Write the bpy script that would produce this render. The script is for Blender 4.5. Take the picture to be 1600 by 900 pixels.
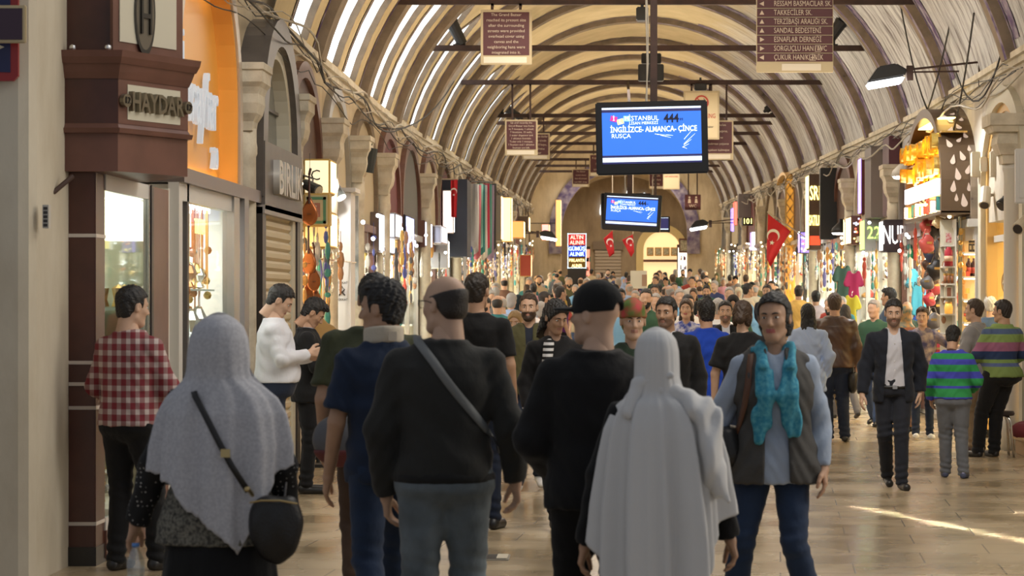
import bpy,bmesh,math,random
import numpy as np
from mathutils import Vector,Matrix

for _o in list(bpy.data.objects):
    bpy.data.objects.remove(_o)
random.seed(7)
SC = bpy.context.scene
COL = SC.collection
PI = math.pi

# ---------------------------------------------------------------- camera
FPX = 3778.0            # focal length in pixels of the 1600-wide frame (85 mm)
EYE = 1.67
cam_d = bpy.data.cameras.new('camera')
cam = bpy.data.objects.new('camera',cam_d)
COL.objects.link(cam)
cam_d.sensor_width = 36.0
cam_d.lens = 36.0*FPX/1600.0
cam_d.shift_x = -155.0/1600.0
cam_d.shift_y = 20.0/1600.0
cam_d.clip_start = 0.1
cam_d.clip_end = 400
cam.location = (0,0,EYE)
cam.rotation_euler = (PI/2,0,0)
cam_d.dof.use_dof = True
cam_d.dof.focus_distance = 25.0
cam_d.dof.aperture_fstop = 6.3
SC.camera = cam

# ---------------------------------------------------------------- exposure, world
SC.view_settings.view_transform = 'Standard'
SC.view_settings.look = 'None'
SC.view_settings.gamma = 1.0
SC.view_settings.use_curve_mapping = False
SC.view_settings.exposure = 0.25
wd = bpy.data.worlds.new('sky')
SC.world = wd
wd.use_nodes = True
_bg = wd.node_tree.nodes['Background']
_bg.inputs[0].default_value = (0.80,0.84,0.92,1)
_bg.inputs[1].default_value = 0.27

def area_light(name,loc,rot,sx,sy,power,color,spread=None):
    d = bpy.data.lights.new(name,'AREA')
    d.shape = 'RECTANGLE'
    d.size = sx
    d.size_y = sy
    d.energy = power
    d.color = color
    if spread is not None:
        d.spread = spread
    o = bpy.data.objects.new(name,d)
    o.location = loc
    o.rotation_euler = rot
    COL.objects.link(o)
    return o

def gz(y):              # the street is level, then climbs gently
    return 0.0 if y < 36 else (y - 36)*0.019

# dome daylight over the near crossing, unseen fill panels added further in
area_light('crossing_daylight',(3.0,15.0,7.0),(0,0,0),6,9,340,(1.0,0.93,0.82))
area_light('crossing_side_light',(9.0,12.0,4.6),(math.radians(0),math.radians(68),0),4,3,240,(1.0,0.9,0.76))
area_light('sign_fill',(0.5,17.0,6.4),(math.radians(72),0,0),5,1.5,160,(1.0,0.9,0.78))  # unseen front fill added to brighten the hanging signs
area_light('far_room_light',(0.55,110,7.2),(0,0,0),4,8,420,(1.0,0.84,0.62))
area_light('sunbeam',(2.5,18.0,5.0),(0,0,math.radians(107.5)),3.4,.07,5,(1.0,0.93,0.8),math.radians(2.5))
area_light('sunbeam',(3.5,18.4,5.0),(0,0,math.radians(112)),1.6,.05,2,(1.0,0.93,0.8),math.radians(2.5))
for _y in (28,34.5,42,51,62,74,86,97):
    area_light('vault_fill_up',(0.55,_y,3.75+gz(_y)),(PI,0,0),5.5,5.0,112,(1.0,0.86,0.68))  # unseen panel floating mid-street, stands in for the bar floodlights
    area_light('street_fill_down',(0.55,_y+2.5,5.5+gz(_y)),(0,0,0),4.6,2.2,105,(1.0,0.91,0.80))  # unseen panel added to light the street, no fitting there

# ================================================================ helpers
def at(px,py,Y):
    return ((px - 955)*Y/FPX,EYE - (py - 470)*Y/FPX)

MATS = {}
def mat(name,col,rough=0.6,metal=0.0,noise=0.0,nscale=8.0,bump=0.0,bscale=60.0,spec=0.5,sheen=0.0,col2=None,coat=0.0):
    if name in MATS:
        return MATS[name]
    m = bpy.data.materials.new(name)
    m.use_nodes = True
    nt = m.node_tree
    b = nt.nodes['Principled BSDF']
    b.inputs['Base Color'].default_value = (*col,1)
    b.inputs['Roughness'].default_value = rough
    b.inputs['Metallic'].default_value = metal
    b.inputs['Specular IOR Level'].default_value = spec
    if sheen:
        b.inputs['Sheen Weight'].default_value = sheen
    if coat:
        b.inputs['Coat Weight'].default_value = coat
    if noise > 0 or col2:
        tc = nt.nodes.new('ShaderNodeTexCoord')
        n = nt.nodes.new('ShaderNodeTexNoise')
        n.inputs['Scale'].default_value = nscale
        n.inputs['Detail'].default_value = 5
        r = nt.nodes.new('ShaderNodeValToRGB')
        c2 = col2 or tuple(max(0,c*(1 - noise)) for c in col)
        r.color_ramp.elements[0].color = (*c2,1)
        r.color_ramp.elements[1].color = (*col,1)
        r.color_ramp.elements[0].position = 0.35
        r.color_ramp.elements[1].position = 0.62
        nt.links.new(tc.outputs['Object'],n.inputs['Vector'])
        nt.links.new(n.outputs['Fac'],r.inputs['Fac'])
        nt.links.new(r.outputs['Color'],b.inputs['Base Color'])
    if bump:
        add_bump(m,bump,bscale)
    MATS[name] = m
    return m

def add_bump(m,strength,scale,stretch=(1,1,1),dist=0.01):
    nt = m.node_tree
    b = nt.nodes['Principled BSDF']
    tc = nt.nodes.new('ShaderNodeTexCoord')
    mp = nt.nodes.new('ShaderNodeMapping')
    mp.inputs['Scale'].default_value = stretch
    n = nt.nodes.new('ShaderNodeTexNoise')
    n.inputs['Scale'].default_value = scale
    n.inputs['Detail'].default_value = 4
    bp = nt.nodes.new('ShaderNodeBump')
    bp.inputs['Strength'].default_value = strength
    bp.inputs['Distance'].default_value = dist
    nt.links.new(tc.outputs['Object'],mp.inputs['Vector'])
    nt.links.new(mp.outputs['Vector'],n.inputs['Vector'])
    nt.links.new(n.outputs['Fac'],bp.inputs['Height'])
    nt.links.new(bp.outputs['Normal'],b.inputs['Normal'])

def emis(name,col,strength=2.0,base=None):
    if name in MATS:
        return MATS[name]
    m = bpy.data.materials.new(name)
    m.use_nodes = True
    b = m.node_tree.nodes['Principled BSDF']
    b.inputs['Base Color'].default_value = (*(base or col),1)
    b.inputs['Emission Color'].default_value = (*col,1)
    b.inputs['Emission Strength'].default_value = strength
    MATS[name] = m
    return m

def glassm(name,tint=(0.9,0.95,0.95),alpha=0.15,rough=0.03):
    if name in MATS:
        return MATS[name]
    m = bpy.data.materials.new(name)
    m.use_nodes = True
    nt = m.node_tree
    out = nt.nodes['Material Output']
    nt.nodes.remove(nt.nodes['Principled BSDF'])
    t = nt.nodes.new('ShaderNodeBsdfTransparent')
    t.inputs[0].default_value = (*tint,1)
    g = nt.nodes.new('ShaderNodeBsdfGlossy')
    g.inputs['Roughness'].default_value = rough
    mx = nt.nodes.new('ShaderNodeMixShader')
    mx.inputs[0].default_value = alpha
    nt.links.new(t.outputs[0],mx.inputs[1])
    nt.links.new(g.outputs[0],mx.inputs[2])
    nt.links.new(mx.outputs[0],out.inputs[0])
    MATS[name] = m
    return m

def math_node(nt,op,a,b=None,clamp=False):
    n = nt.nodes.new('ShaderNodeMath')
    n.operation = op
    n.use_clamp = clamp
    for i,v in enumerate((a,b)):
        if v is None:
            continue
        if isinstance(v,(int,float)):
            n.inputs[i].default_value = v
        else:
            nt.links.new(v,n.inputs[i])
    return n.outputs[0]

def stripes(name,bands,rough=0.85,axis='Z'):
    """bands: list of (z_from, colour) from low to high along the garment"""
    if name in MATS:
        return MATS[name]
    m = bpy.data.materials.new(name)
    m.use_nodes = True
    nt = m.node_tree
    b = nt.nodes['Principled BSDF']
    b.inputs['Roughness'].default_value = rough
    b.inputs['Specular IOR Level'].default_value = 0.2
    tc = nt.nodes.new('ShaderNodeTexCoord')
    sp = nt.nodes.new('ShaderNodeSeparateXYZ')
    nt.links.new(tc.outputs['Object'],sp.inputs[0])
    prev = None
    for z,c in bands:
        rgb = nt.nodes.new('ShaderNodeRGB')
        rgb.outputs[0].default_value = (*c,1)
        if prev is None:
            prev = rgb.outputs[0]
            continue
        f = math_node(nt,'GREATER_THAN',sp.outputs[axis],z)
        mx = nt.nodes.new('ShaderNodeMix')
        mx.data_type = 'RGBA'
        nt.links.new(f,mx.inputs[0])
        nt.links.new(prev,mx.inputs[6])
        nt.links.new(rgb.outputs[0],mx.inputs[7])
        prev = mx.outputs[2]
    nt.links.new(prev,b.inputs['Base Color'])
    MATS[name] = m
    return m

def checks(name,ca,cb,period,rough=0.8):
    """gingham: two crossing sets of bands"""
    m = bpy.data.materials.new(name)
    m.use_nodes = True
    nt = m.node_tree
    b = nt.nodes['Principled BSDF']
    b.inputs['Roughness'].default_value = rough
    tc = nt.nodes.new('ShaderNodeTexCoord')
    sp = nt.nodes.new('ShaderNodeSeparateXYZ')
    nt.links.new(tc.outputs['Object'],sp.inputs[0])
    xy = math_node(nt,'ADD',sp.outputs['X'],math_node(nt,'MULTIPLY',sp.outputs['Y'],0.8))
    fs = []
    for v in (xy,sp.outputs['Z']):
        s = math_node(nt,'SINE',math_node(nt,'MULTIPLY',v,2*PI/period))
        fs.append(math_node(nt,'GREATER_THAN',s,-0.15))
    f = math_node(nt,'MULTIPLY',math_node(nt,'ADD',fs[0],fs[1]),0.5)
    r = nt.nodes.new('ShaderNodeValToRGB')
    r.color_ramp.elements[0].color = (*cb,1)
    r.color_ramp.elements[1].color = (*ca,1)
    e = r.color_ramp.elements.new(0.5)
    e.color = (*[0.62*a+0.3*c for a,c in zip(ca,cb)],1)
    nt.links.new(f,r.inputs['Fac'])
    nt.links.new(r.outputs['Color'],b.inputs['Base Color'])
    MATS[name] = m
    return m

def dots(name,base,dot,scale,size=0.25,rough=0.85):
    m = bpy.data.materials.new(name)
    m.use_nodes = True
    nt = m.node_tree
    b = nt.nodes['Principled BSDF']
    b.inputs['Roughness'].default_value = rough
    tc = nt.nodes.new('ShaderNodeTexCoord')
    v = nt.nodes.new('ShaderNodeTexVoronoi')
    v.inputs['Scale'].default_value = scale
    v.inputs['Randomness'].default_value = 0.35
    nt.links.new(tc.outputs['Object'],v.inputs['Vector'])
    f = math_node(nt,'LESS_THAN',v.outputs['Distance'],size)
    mx = nt.nodes.new('ShaderNodeMix')
    mx.data_type = 'RGBA'
    mx.inputs[6].default_value = (*base,1)
    mx.inputs[7].default_value = (*dot,1)
    nt.links.new(f,mx.inputs[0])
    nt.links.new(mx.outputs[2],b.inputs['Base Color'])
    MATS[name] = m
    return m

def tag(o,label=None,cat=None,group=None,kind=None):
    if label: o['label'] = label
    if cat: o['category'] = cat
    if group: o['group'] = group
    if kind: o['kind'] = kind
    return o

def empty(name,loc,rz=0.0,parent=None):
    o = bpy.data.objects.new(name,None)
    o.empty_display_size = 0.1
    o.location = loc
    o.rotation_euler = (0,0,rz)
    COL.objects.link(o)
    if parent:
        o.parent = parent
    return o

def link_mesh(name,verts,faces,mats,parent=None,smooth=False,mi=None):
    me = bpy.data.meshes.new(name)
    me.from_pydata([tuple(v) for v in verts],[],[tuple(f) for f in faces])
    if not isinstance(mats,(list,tuple)):
        mats = [mats]
    for m in mats:
        me.materials.append(m)
    if mi is not None:
        me.polygons.foreach_set('material_index',mi)
    if smooth:
        me.polygons.foreach_set('use_smooth',[True]*len(me.polygons))
    me.update()
    o = bpy.data.objects.new(name,me)
    COL.objects.link(o)
    if parent:
        o.parent = parent
    return o

class MB:
    """collects simple solids into one mesh"""
    def __init__(s):
        s.v,s.f,s.m,s.k,s.p = [],[],[],0,[]
        s.o = Vector((0,0,0))
    def _add(s,vs,fs):
        n = len(s.v)
        s.p.append((n,len(s.f),s.k))
        s.v += [tuple(Vector(v)+s.o) for v in vs]
        s.f += [tuple(i+n for i in f) for f in fs]
        s.m += [s.k]*len(fs)
        return s
    def box(s,x0,x1,y0,y1,z0,z1):
        x0,x1 = min(x0,x1),max(x0,x1)
        y0,y1 = min(y0,y1),max(y0,y1)
        z0,z1 = min(z0,z1),max(z0,z1)
        return s._add([(x0,y0,z0),(x1,y0,z0),(x1,y1,z0),(x0,y1,z0),(x0,y0,z1),(x1,y0,z1),(x1,y1,z1),(x0,y1,z1)],
                      [(3,2,1,0),(4,5,6,7),(0,1,5,4),(1,2,6,5),(2,3,7,6),(3,0,4,7)])
    def bar(s,p0,p1,r0,r1=None,n=8,sq=False):
        r1 = r0 if r1 is None else r1
        p0,p1 = Vector(p0),Vector(p1)
        d = (p1 - p0)
        if d.length < 1e-6: return s
        d.normalize()
        u = d.cross(Vector((0,0,1)))
        if u.length < 1e-3: u = Vector((1,0,0))
        u.normalize(); w = d.cross(u)
        vs = []
        for p,r in ((p0,r0),(p1,r1)):
            for i in range(n):
                a = 2*PI*(i+0.5)/n
                vs.append(p+u*(r*math.cos(a))+w*(r*math.sin(a)))
        fs = [(i,(i+1) % n,n+(i+1) % n,n+i) for i in range(n)]
        fs += [tuple(range(n))[::-1],tuple(range(n,2*n))]
        return s._add(vs,fs)
    def tube(s,pts,r,n=6):
        pts = [Vector(p) for p in pts]
        vs,fs = [],[]
        for j,p in enumerate(pts):
            d = (pts[min(j+1,len(pts)-1)] - pts[max(j-1,0)]).normalized()
            u = d.cross(Vector((0.1,0.2,1)))
            if u.length < 1e-3: u = Vector((1,0,0))
            u.normalize(); w = d.cross(u)
            rr = r[j] if isinstance(r,(list,tuple)) else r
            for i in range(n):
                a = 2*PI*i/n
                vs.append(p+u*(rr*math.cos(a))+w*(rr*math.sin(a)))
        for j in range(len(pts) - 1):
            for i in range(n):
                fs.append((j*n+i,j*n+(i+1) % n,(j+1)*n+(i+1) % n,(j+1)*n+i))
        fs += [tuple(range(n))[::-1],tuple(range((len(pts)-1)*n,len(pts)*n))]
        return s._add(vs,fs)
    def lathe(s,prof,c,n=16,sx=1.0,sy=1.0,a0=0.0):
        vs,fs = [],[]
        for (r,z) in prof:
            for i in range(n):
                a = 2*PI*i/n+a0
                vs.append((c[0]+r*sx*math.cos(a),c[1]+r*sy*math.sin(a),c[2]+z))
        for j in range(len(prof) - 1):
            for i in range(n):
                fs.append((j*n+i,j*n+(i+1) % n,(j+1)*n+(i+1) % n,(j+1)*n+i))
        fs += [tuple(range(n))[::-1],tuple(range((len(prof)-1)*n,len(prof)*n))]
        return s._add(vs,fs)
    def ball(s,c,r,n=10,m=7):
        if isinstance(r,(int,float)): r = (r,r,r)
        vs = [(c[0],c[1],c[2] - r[2])]
        for j in range(1,m):
            t = PI*j/m - PI/2
            for i in range(n):
                a = 2*PI*i/n
                vs.append((c[0]+r[0]*math.cos(t)*math.cos(a),c[1]+r[1]*math.cos(t)*math.sin(a),c[2]+r[2]*math.sin(t)))
        vs.append((c[0],c[1],c[2]+r[2]))
        fs = [(0,1+(i+1) % n,1+i) for i in range(n)]
        for j in range(m - 2):
            for i in range(n):
                a = 1+j*n
                fs.append((a+i,a+(i+1) % n,a+n+(i+1) % n,a+n+i))
        a = 1+(m-2)*n
        fs += [(a+i,a+(i+1) % n,len(vs)-1) for i in range(n)]
        return s._add(vs,fs)
    def prism(s,poly,axis,a,b):
        """poly of (p,q) pairs; axis 'X': (p,q)=(y,z), 'Y': (x,z), 'Z': (x,y); extruded a..b"""
        def P(p,q,t):
            return {'X': (t,p,q),'Y': (p,t,q),'Z': (p,q,t)}[axis]
        n = len(poly)
        vs = [P(p,q,a) for p,q in poly]+[P(p,q,b) for p,q in poly]
        fs = [(i,(i+1) % n,n+(i+1) % n,n+i) for i in range(n)]
        fs += [tuple(range(n))[::-1],tuple(range(n,2*n))]
        return s._add(vs,fs)
    def strip(s,la,lb):
        """faces between two polylines"""
        n = len(la)
        vs = list(la)+list(lb)
        return s._add(vs,[(i,i+1,n+i+1,n+i) for i in range(n-1)])
    def quad(s,a,b,c,d):
        return s._add([a,b,c,d],[(0,1,2,3)])
    def slab(s,poly_outer,poly_inner,axis,a,b):
        """ring between two open outlines of equal length (an arch), extruded"""
        def P(p,q,t):
            return {'X': (t,p,q),'Y': (p,t,q)}[axis]
        n = len(poly_outer)
        vs = [P(*p,a) for p in poly_outer]+[P(*p,a) for p in poly_inner]+[P(*p,b) for p in poly_outer]+[P(*p,b) for p in poly_inner]
        fs = []
        for i in range(n - 1):
            fs += [(i,i+1,n+i+1,n+i),(2*n+i,3*n+i,3*n+i+1,2*n+i+1),(i,2*n+i,2*n+i+1,i+1),(n+i,n+i+1,3*n+i+1,3*n+i)]
        fs += [(0,n,3*n,2*n),(n-1,3*n-1,4*n-1,2*n-1)]
        return s._add(vs,fs)
    def each(s,name,mats,parent=None,smooth=False,bevel=0.0):
        """every solid as an object of its own"""
        P = s.p+[(len(s.v),len(s.f),0)]
        for (a,b,k),(c,d,_) in zip(P[:-1],P[1:]):
            q = MB(); q.v = s.v[a:c]; q.f = [tuple(i - a for i in f) for f in s.f[b:d]]; q.m = [k]*(d - b)
            q.build(name,mats,parent,smooth,bevel)
    def build(s,name,mats,parent=None,smooth=False,bevel=0.0):
        o = link_mesh(name,s.v,s.f,mats,parent,smooth,s.m)
        me = o.data
        bm = bmesh.new(); bm.from_mesh(me)
        bmesh.ops.recalc_face_normals(bm,faces=bm.faces)
        if bevel:
            bmesh.ops.remove_doubles(bm,verts=bm.verts,dist=1e-5)
            bmesh.ops.bevel(bm,geom=[e for e in bm.edges if len(e.link_faces) == 2 and e.calc_face_angle(0) > 0.5],offset=bevel,segments=2,affect='EDGES',clamp_overlap=True)
        bm.to_mesh(me); bm.free()
        if smooth == 'auto':
            pass
        return o

def text(body,size,mats,parent,loc,rot,extrude=0.004,name='lettering',align='CENTER',sx=1.0,bold=0.0,space=1.0):
    cu = bpy.data.curves.new(name,'FONT')
    cu.body = body
    cu.size = size
    cu.extrude = extrude
    cu.align_x = align
    cu.align_y = 'CENTER'
    cu.offset = bold
    cu.space_line = space
    cu.resolution_u = 2
    cu.materials.append(mats)
    t = bpy.data.objects.new('text_tmp',cu)
    COL.objects.link(t)
    me = bpy.data.meshes.new_from_object(t)
    me.name = name
    bpy.data.objects.remove(t)
    o = bpy.data.objects.new(name,me)
    o.location = loc
    o.rotation_euler = rot
    o.scale = (sx,1,1)
    COL.objects.link(o)
    if parent: o.parent = parent
    return o

def copy_tree(o,parent=None):
    c = o.copy()
    COL.objects.link(c)
    if parent is not None:
        c.parent = parent
    for ch in list(o.children):
        copy_tree(ch,c)
    return c

chrome = mat('chrome',(.75,.74,.72),rough=.2,metal=1)
leather = mat('leather_black',(.012,.011,.011),rough=.42,bump=.3,bscale=90)
bz = mat('brass',(.55,.42,.2),rough=.3,metal=1)

# ================================================================ people: implicit surfaces turned into meshes
def surface_nets(F,org,h):
    nx,ny,nz = F.shape
    S = F < 0
    A = S[:-1,:-1,:-1]
    cnt = np.zeros(A.shape,np.int8)
    for dx in (0,1):
        for dy in (0,1):
            for dz in (0,1):
                cnt += S[dx:nx-1+dx,dy:ny-1+dy,dz:nz-1+dz]
    act = (cnt > 0) & (cnt < 8)
    I = np.argwhere(act)
    if len(I) == 0:
        return np.zeros((0,3)),np.zeros((0,4),int)
    idx = -np.ones(act.shape,np.int64)
    idx[act] = np.arange(len(I))
    acc = np.zeros((len(I),3)); w = np.zeros(len(I))
    C = [(a,b,c) for a in (0,1) for b in (0,1) for c in (0,1)]
    for i in range(8):
        for j in range(i+1,8):
            d = [C[j][k] - C[i][k] for k in range(3)]
            if sum(abs(q) for q in d) != 1:
                continue
            p = I+C[i]; q = I+C[j]
            fp = F[p[:,0],p[:,1],p[:,2]]; fq = F[q[:,0],q[:,1],q[:,2]]
            x = (fp < 0) != (fq < 0)
            t = np.where(x,fp/np.where(np.abs(fp - fq) < 1e-12,1,fp - fq),0)
            acc[x] += (p+(q - p)*t[:,None])[x]
            w[x] += 1
    V = acc/w[:,None]*h+org
    Q = []
    for ax in range(3):
        o1,o2 = [(1,2),(2,0),(0,1)][ax]
        a = [slice(None)]*3; b = [slice(None)]*3
        a[ax] = slice(0,-1); b[ax] = slice(1,None)
        ch = S[tuple(a)] != S[tuple(b)]
        E = np.argwhere(ch)
        ok = (E[:,o1] > 0) & (E[:,o2] > 0) & (E[:,o1] < act.shape[o1]) & (E[:,o2] < act.shape[o2])
        E = E[ok]
        inside = S[E[:,0],E[:,1],E[:,2]]
        e1 = np.zeros(3,int); e1[o1] = 1
        e2 = np.zeros(3,int); e2[o2] = 1
        c0 = E - e1 - e2; c1 = E - e2; c2 = E; c3 = E - e1
        q = np.stack([idx[c[:,0],c[:,1],c[:,2]] for c in (c0,c1,c2,c3)],1)
        q[~inside] = q[~inside][:,::-1]
        Q.append(q)
    return V,np.concatenate(Q)

def sdf_mesh(fn,lo,hi,h):
    lo = np.array(lo,float); hi = np.array(hi,float)
    n = np.ceil((hi - lo)/h).astype(int)+1
    ax = [lo[i]+h*np.arange(n[i]) for i in range(3)]
    X,Y,Z = np.meshgrid(*ax,indexing='ij')
    F = fn(X,Y,Z)
    # close at the bounds
    F[0] = np.maximum(F[0],1e-3); F[-1] = np.maximum(F[-1],1e-3)
    F[:,0] = np.maximum(F[:,0],1e-3); F[:,-1] = np.maximum(F[:,-1],1e-3)
    F[:,:,0] = np.maximum(F[:,:,0],1e-3); F[:,:,-1] = np.maximum(F[:,:,-1],1e-3)
    return surface_nets(F,lo,h)

def smin(a,b,k):
    if k <= 0: return np.minimum(a,b)
    h = np.clip(0.5+0.5*(b - a)/k,0,1)
    return b*(1 - h)+a*h - k*h*(1 - h)

def smax(a,b,k):
    return -smin(-a,-b,k)

def cap(X,Y,Z,a,b,ra,rb):
    a = np.array(a,float); b = np.array(b,float)
    d = b - a; L = max(1e-9,float(d @ d))
    t = np.clip(((X-a[0])*d[0]+(Y-a[1])*d[1]+(Z-a[2])*d[2])/L,0,1)
    return np.sqrt((X-a[0]-t*d[0])**2+(Y-a[1]-t*d[1])**2+(Z-a[2]-t*d[2])**2) - (ra+(rb - ra)*t)

def ell(X,Y,Z,c,r):
    q = np.sqrt(((X-c[0])/r[0])**2+((Y-c[1])/r[1])**2+((Z-c[2])/r[2])**2)
    return (q - 1)*min(r)

BASE = dict(pel=(0,0,.95),wai=(0,.005,1.10),che=(0,0,1.30),nek=(0,-.012,1.475),hed=(0,.02,1.628),
            shR=(.168,-.012,1.385),elR=(.222,-.03,1.13),wrR=(.240,.045,.885),
            hiR=(.088,0,.92),knR=(.095,.02,.50),anR=(.10,-.02,.085))
for _k in list(BASE):
    if _k.endswith('R'):
        v = BASE[_k]; BASE[_k[:-1]+'L'] = (-v[0],v[1],v[2])

def skeleton(pose,sh=1.0):
    J = {k: np.array(v,float) for k,v in BASE.items()}
    if sh != 1.0:
        for s in 'RL':
            for j in ('sh','el','wr'):
                J[j+s][0] += (sh - 1)*0.185*(1 if s == 'R' else -1)
    lean = pose.get('lean')
    if lean:
        for k in ('wai','che','nek','hed','shR','shL','elR','elL','wrR','wrL'):
            t = (J[k][2] - .95)/.7
            if k[:2] in ('el','wr'): t = .65
            J[k][0] += lean[0]*t; J[k][1] += lean[1]*max(t,0)
    for k,v in pose.items():
        if k in J: J[k] = np.array(v,float)
    return J

WM = [(.80,.165,.120),(.90,.172,.125),(1.0,.160,.118),(1.1,.148,.108),(1.2,.160,.112),(1.3,.172,.116),(1.37,.165,.108),(1.42,.125,.086),(1.46,.078,.066),(1.51,.060,.060)]
WF = [(.80,.175,.125),(.90,.180,.128),(1.0,.162,.115),(1.1,.135,.098),(1.2,.145,.112),(1.28,.152,.122),(1.36,.142,.102),(1.42,.112,.080),(1.47,.072,.062),(1.51,.052,.055)]

def torso_f(J,P,bw,belly):
    prof = WF if P == 'f' else WM
    zs = np.array([p[0] for p in prof]); w = np.array([p[1] for p in prof])*bw; d = np.array([p[2] for p in prof])*bw
    d = d+belly*np.exp(-((zs - 1.05)/.13) ** 2)
    ks = ['pel','wai','che','nek']
    kz = [J[k][2] for k in ks]; kx = [J[k][0] for k in ks]; ky = [J[k][1] for k in ks]
    def f(X,Y,Z,off=0.,z0=.8,z1=1.5,rnd=.02):
        W = np.interp(Z,zs,w)+off; D = np.interp(Z,zs,d)+off
        cx = np.interp(Z,kz,kx); cy = np.interp(Z,kz,ky)+belly*.5*np.exp(-((Z - 1.05)/.13) ** 2)
        q = (np.abs((X - cx)/W) ** 2.3+np.abs((Y - cy)/D) ** 2.3) ** (1/2.3)
        F = (q - 1)*np.minimum(W,D)
        return smax(smax(F,z0 - Z,rnd),Z - z1,rnd)
    return f

def folds(X,Y,Z,amp,seed=0.0):
    return amp*(np.sin(34*Z+5*np.sin(8*X+seed)+4*np.sin(7*Y+2*seed))*.5
                  +np.sin(21*X+17*Y+26*Z+seed+2*np.sin(11*Z))*.5+.5*np.sin(60*Z+9*np.sin(13*X+seed)))

def bbox(J,keys,pad):
    A = np.array([J[k] for k in keys])
    return A.min(0) - pad,A.max(0)+pad

HS = dict(near=(.011,.0055,.0045),mid=(.016,.008,.0065),far=(.028,.014,.016))

def rotm(yaw,pitch,roll=0):
    return np.array(Matrix.Rotation(yaw,3,'Z') @ Matrix.Rotation(-pitch,3,'X') @ Matrix.Rotation(roll,3,'Y'))

def head_mesh(h,beardless=True,female=False,bald=False):
    def f(X,Y,Z):
        Xa = np.abs(X)
        F = ell(X,Y,Z,(0,-.012,.034),(.076,.097,.086))
        F = smin(F,ell(X,Y,Z,(0,.022,-.030),(.060 if not female else .056,.068,.083)),.03)
        F = smin(F,cap(X,Y,Z,(0,.070,-.092),(0,.060,-.096),.022,.024),.025)
        F = smin(F,cap(Xa,Y,Z,(.050,.0,-.062),(.018,.062,-.094),.014,.016),.02)
        F = smin(F,cap(Xa,Y,Z,(.048,.052,-.016),(.036,.066,-.022),.014,.014),.02)
        F = smin(F,cap(Xa,Y,Z,(.008,.083,.028),(.040,.072,.030),.009,.008),.014)
        F = smax(F,-(np.sqrt((Xa-.031)**2+(Y-.104)**2+(Z-.010)**2) - .022),.014)
        F = smin(F,cap(X,Y,Z,(0,.084,.018),(0,.106,-.022),.0085,.0125),.009)
        F = smin(F,cap(Xa,Y,Z,(.004,.098,-.027),(.013,.090,-.028),.008,.007),.006)
        F = smin(F,cap(Xa,Y,Z,(.0,.0885,-.053),(.020,.079,-.054),.0075,.004),.006)
        F = smin(F,cap(Xa,Y,Z,(.0,.087,-.063),(.017,.078,-.062),.0080,.004),.006)
        ear = ell(Xa,Y,Z,(.079,-.008,.000),(.011,.020,.032))
        ear = smax(ear,-ell(Xa,Y,Z,(.090,-.002,.003),(.008,.011,.019)),.006)
        F = smin(F,ear,.006)
        F = smin(F,cap(X,Y,Z,(0,-.022,-.03),(0,-.035,-.17),.055 if not female else .047,.058 if not female else .05),.03)
        return F
    return sdf_mesh(f,(-.105,-.125,-.17),(.105,.135,.135),h)

HEADS = {}
def get_head(h,female):
    k = (h,female)
    if k not in HEADS: HEADS[k] = head_mesh(h,female=female)
    return HEADS[k]

def hand_mesh(h,side,curl):
    """wrist at origin, fingers along -z, thumb towards +y, palm towards -x*side (the thigh)"""
    sg = side
    def f(X,Y,Z):
        X = X*sg
        F = None
        roots = [(.002,.030),(.0,.010),(.0,-.010),(.002,-.028)]
        lens = [.072,.080,.074,.058]
        for (rx,ry),L in zip(roots,lens):
            kz = -.088 if ry > -.02 else -.080
            s = cap(X,Y,Z,(0,ry*.55,-.015),(rx,ry,kz),.0145,.0115)
            F = s if F is None else smin(F,s,.016)
        F = smin(F,cap(X,Y,Z,(0,0,.03),(0,0,-.01),.026,.024),.02)
        G = F
        for i,((rx,ry),L) in enumerate(zip(roots,lens)):
            kz = -.088 if ry > -.02 else -.080
            a = curl*(.55+.08*i); p = np.array([rx,ry,kz]); r = .0098 - .0007*(i == 3)
            spread = (ry)*.35
            for j,l in enumerate((.44,.31,.25)):
                d = np.array([-math.sin(a),spread,-math.cos(a)]); d /= np.linalg.norm(d)
                q = p+d*L*l
                G = smin(G,cap(X,Y,Z,p,q,r,r*.9),.004)
                p = q; r *= .9; a += curl*(.65 if j == 0 else .45)
        # thumb leaves the side of the palm near its base
        p = np.array([-.004,.022,-.028]); q = np.array([-.018,.052,-.062]); t = np.array([-.022 - .012*curl,.060,-.090]); u = np.array([-.026 - .02*curl,.058,-.112])
        G = smin(G,cap(X,Y,Z,p,q,.015,.0125),.012)
        G = smin(G,cap(X,Y,Z,q,t,.012,.0108),.004)
        G = smin(G,cap(X,Y,Z,t,u,.0108,.009),.003)
        return G
    return sdf_mesh(f,(-.11,-.06,-.2),(.11,.095,.05),h)

HANDS = {}
def get_hand(h,side,curl):
    k = (h,side,round(curl,2))
    if k not in HANDS: HANDS[k] = hand_mesh(h,side,curl)
    return HANDS[k]

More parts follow.
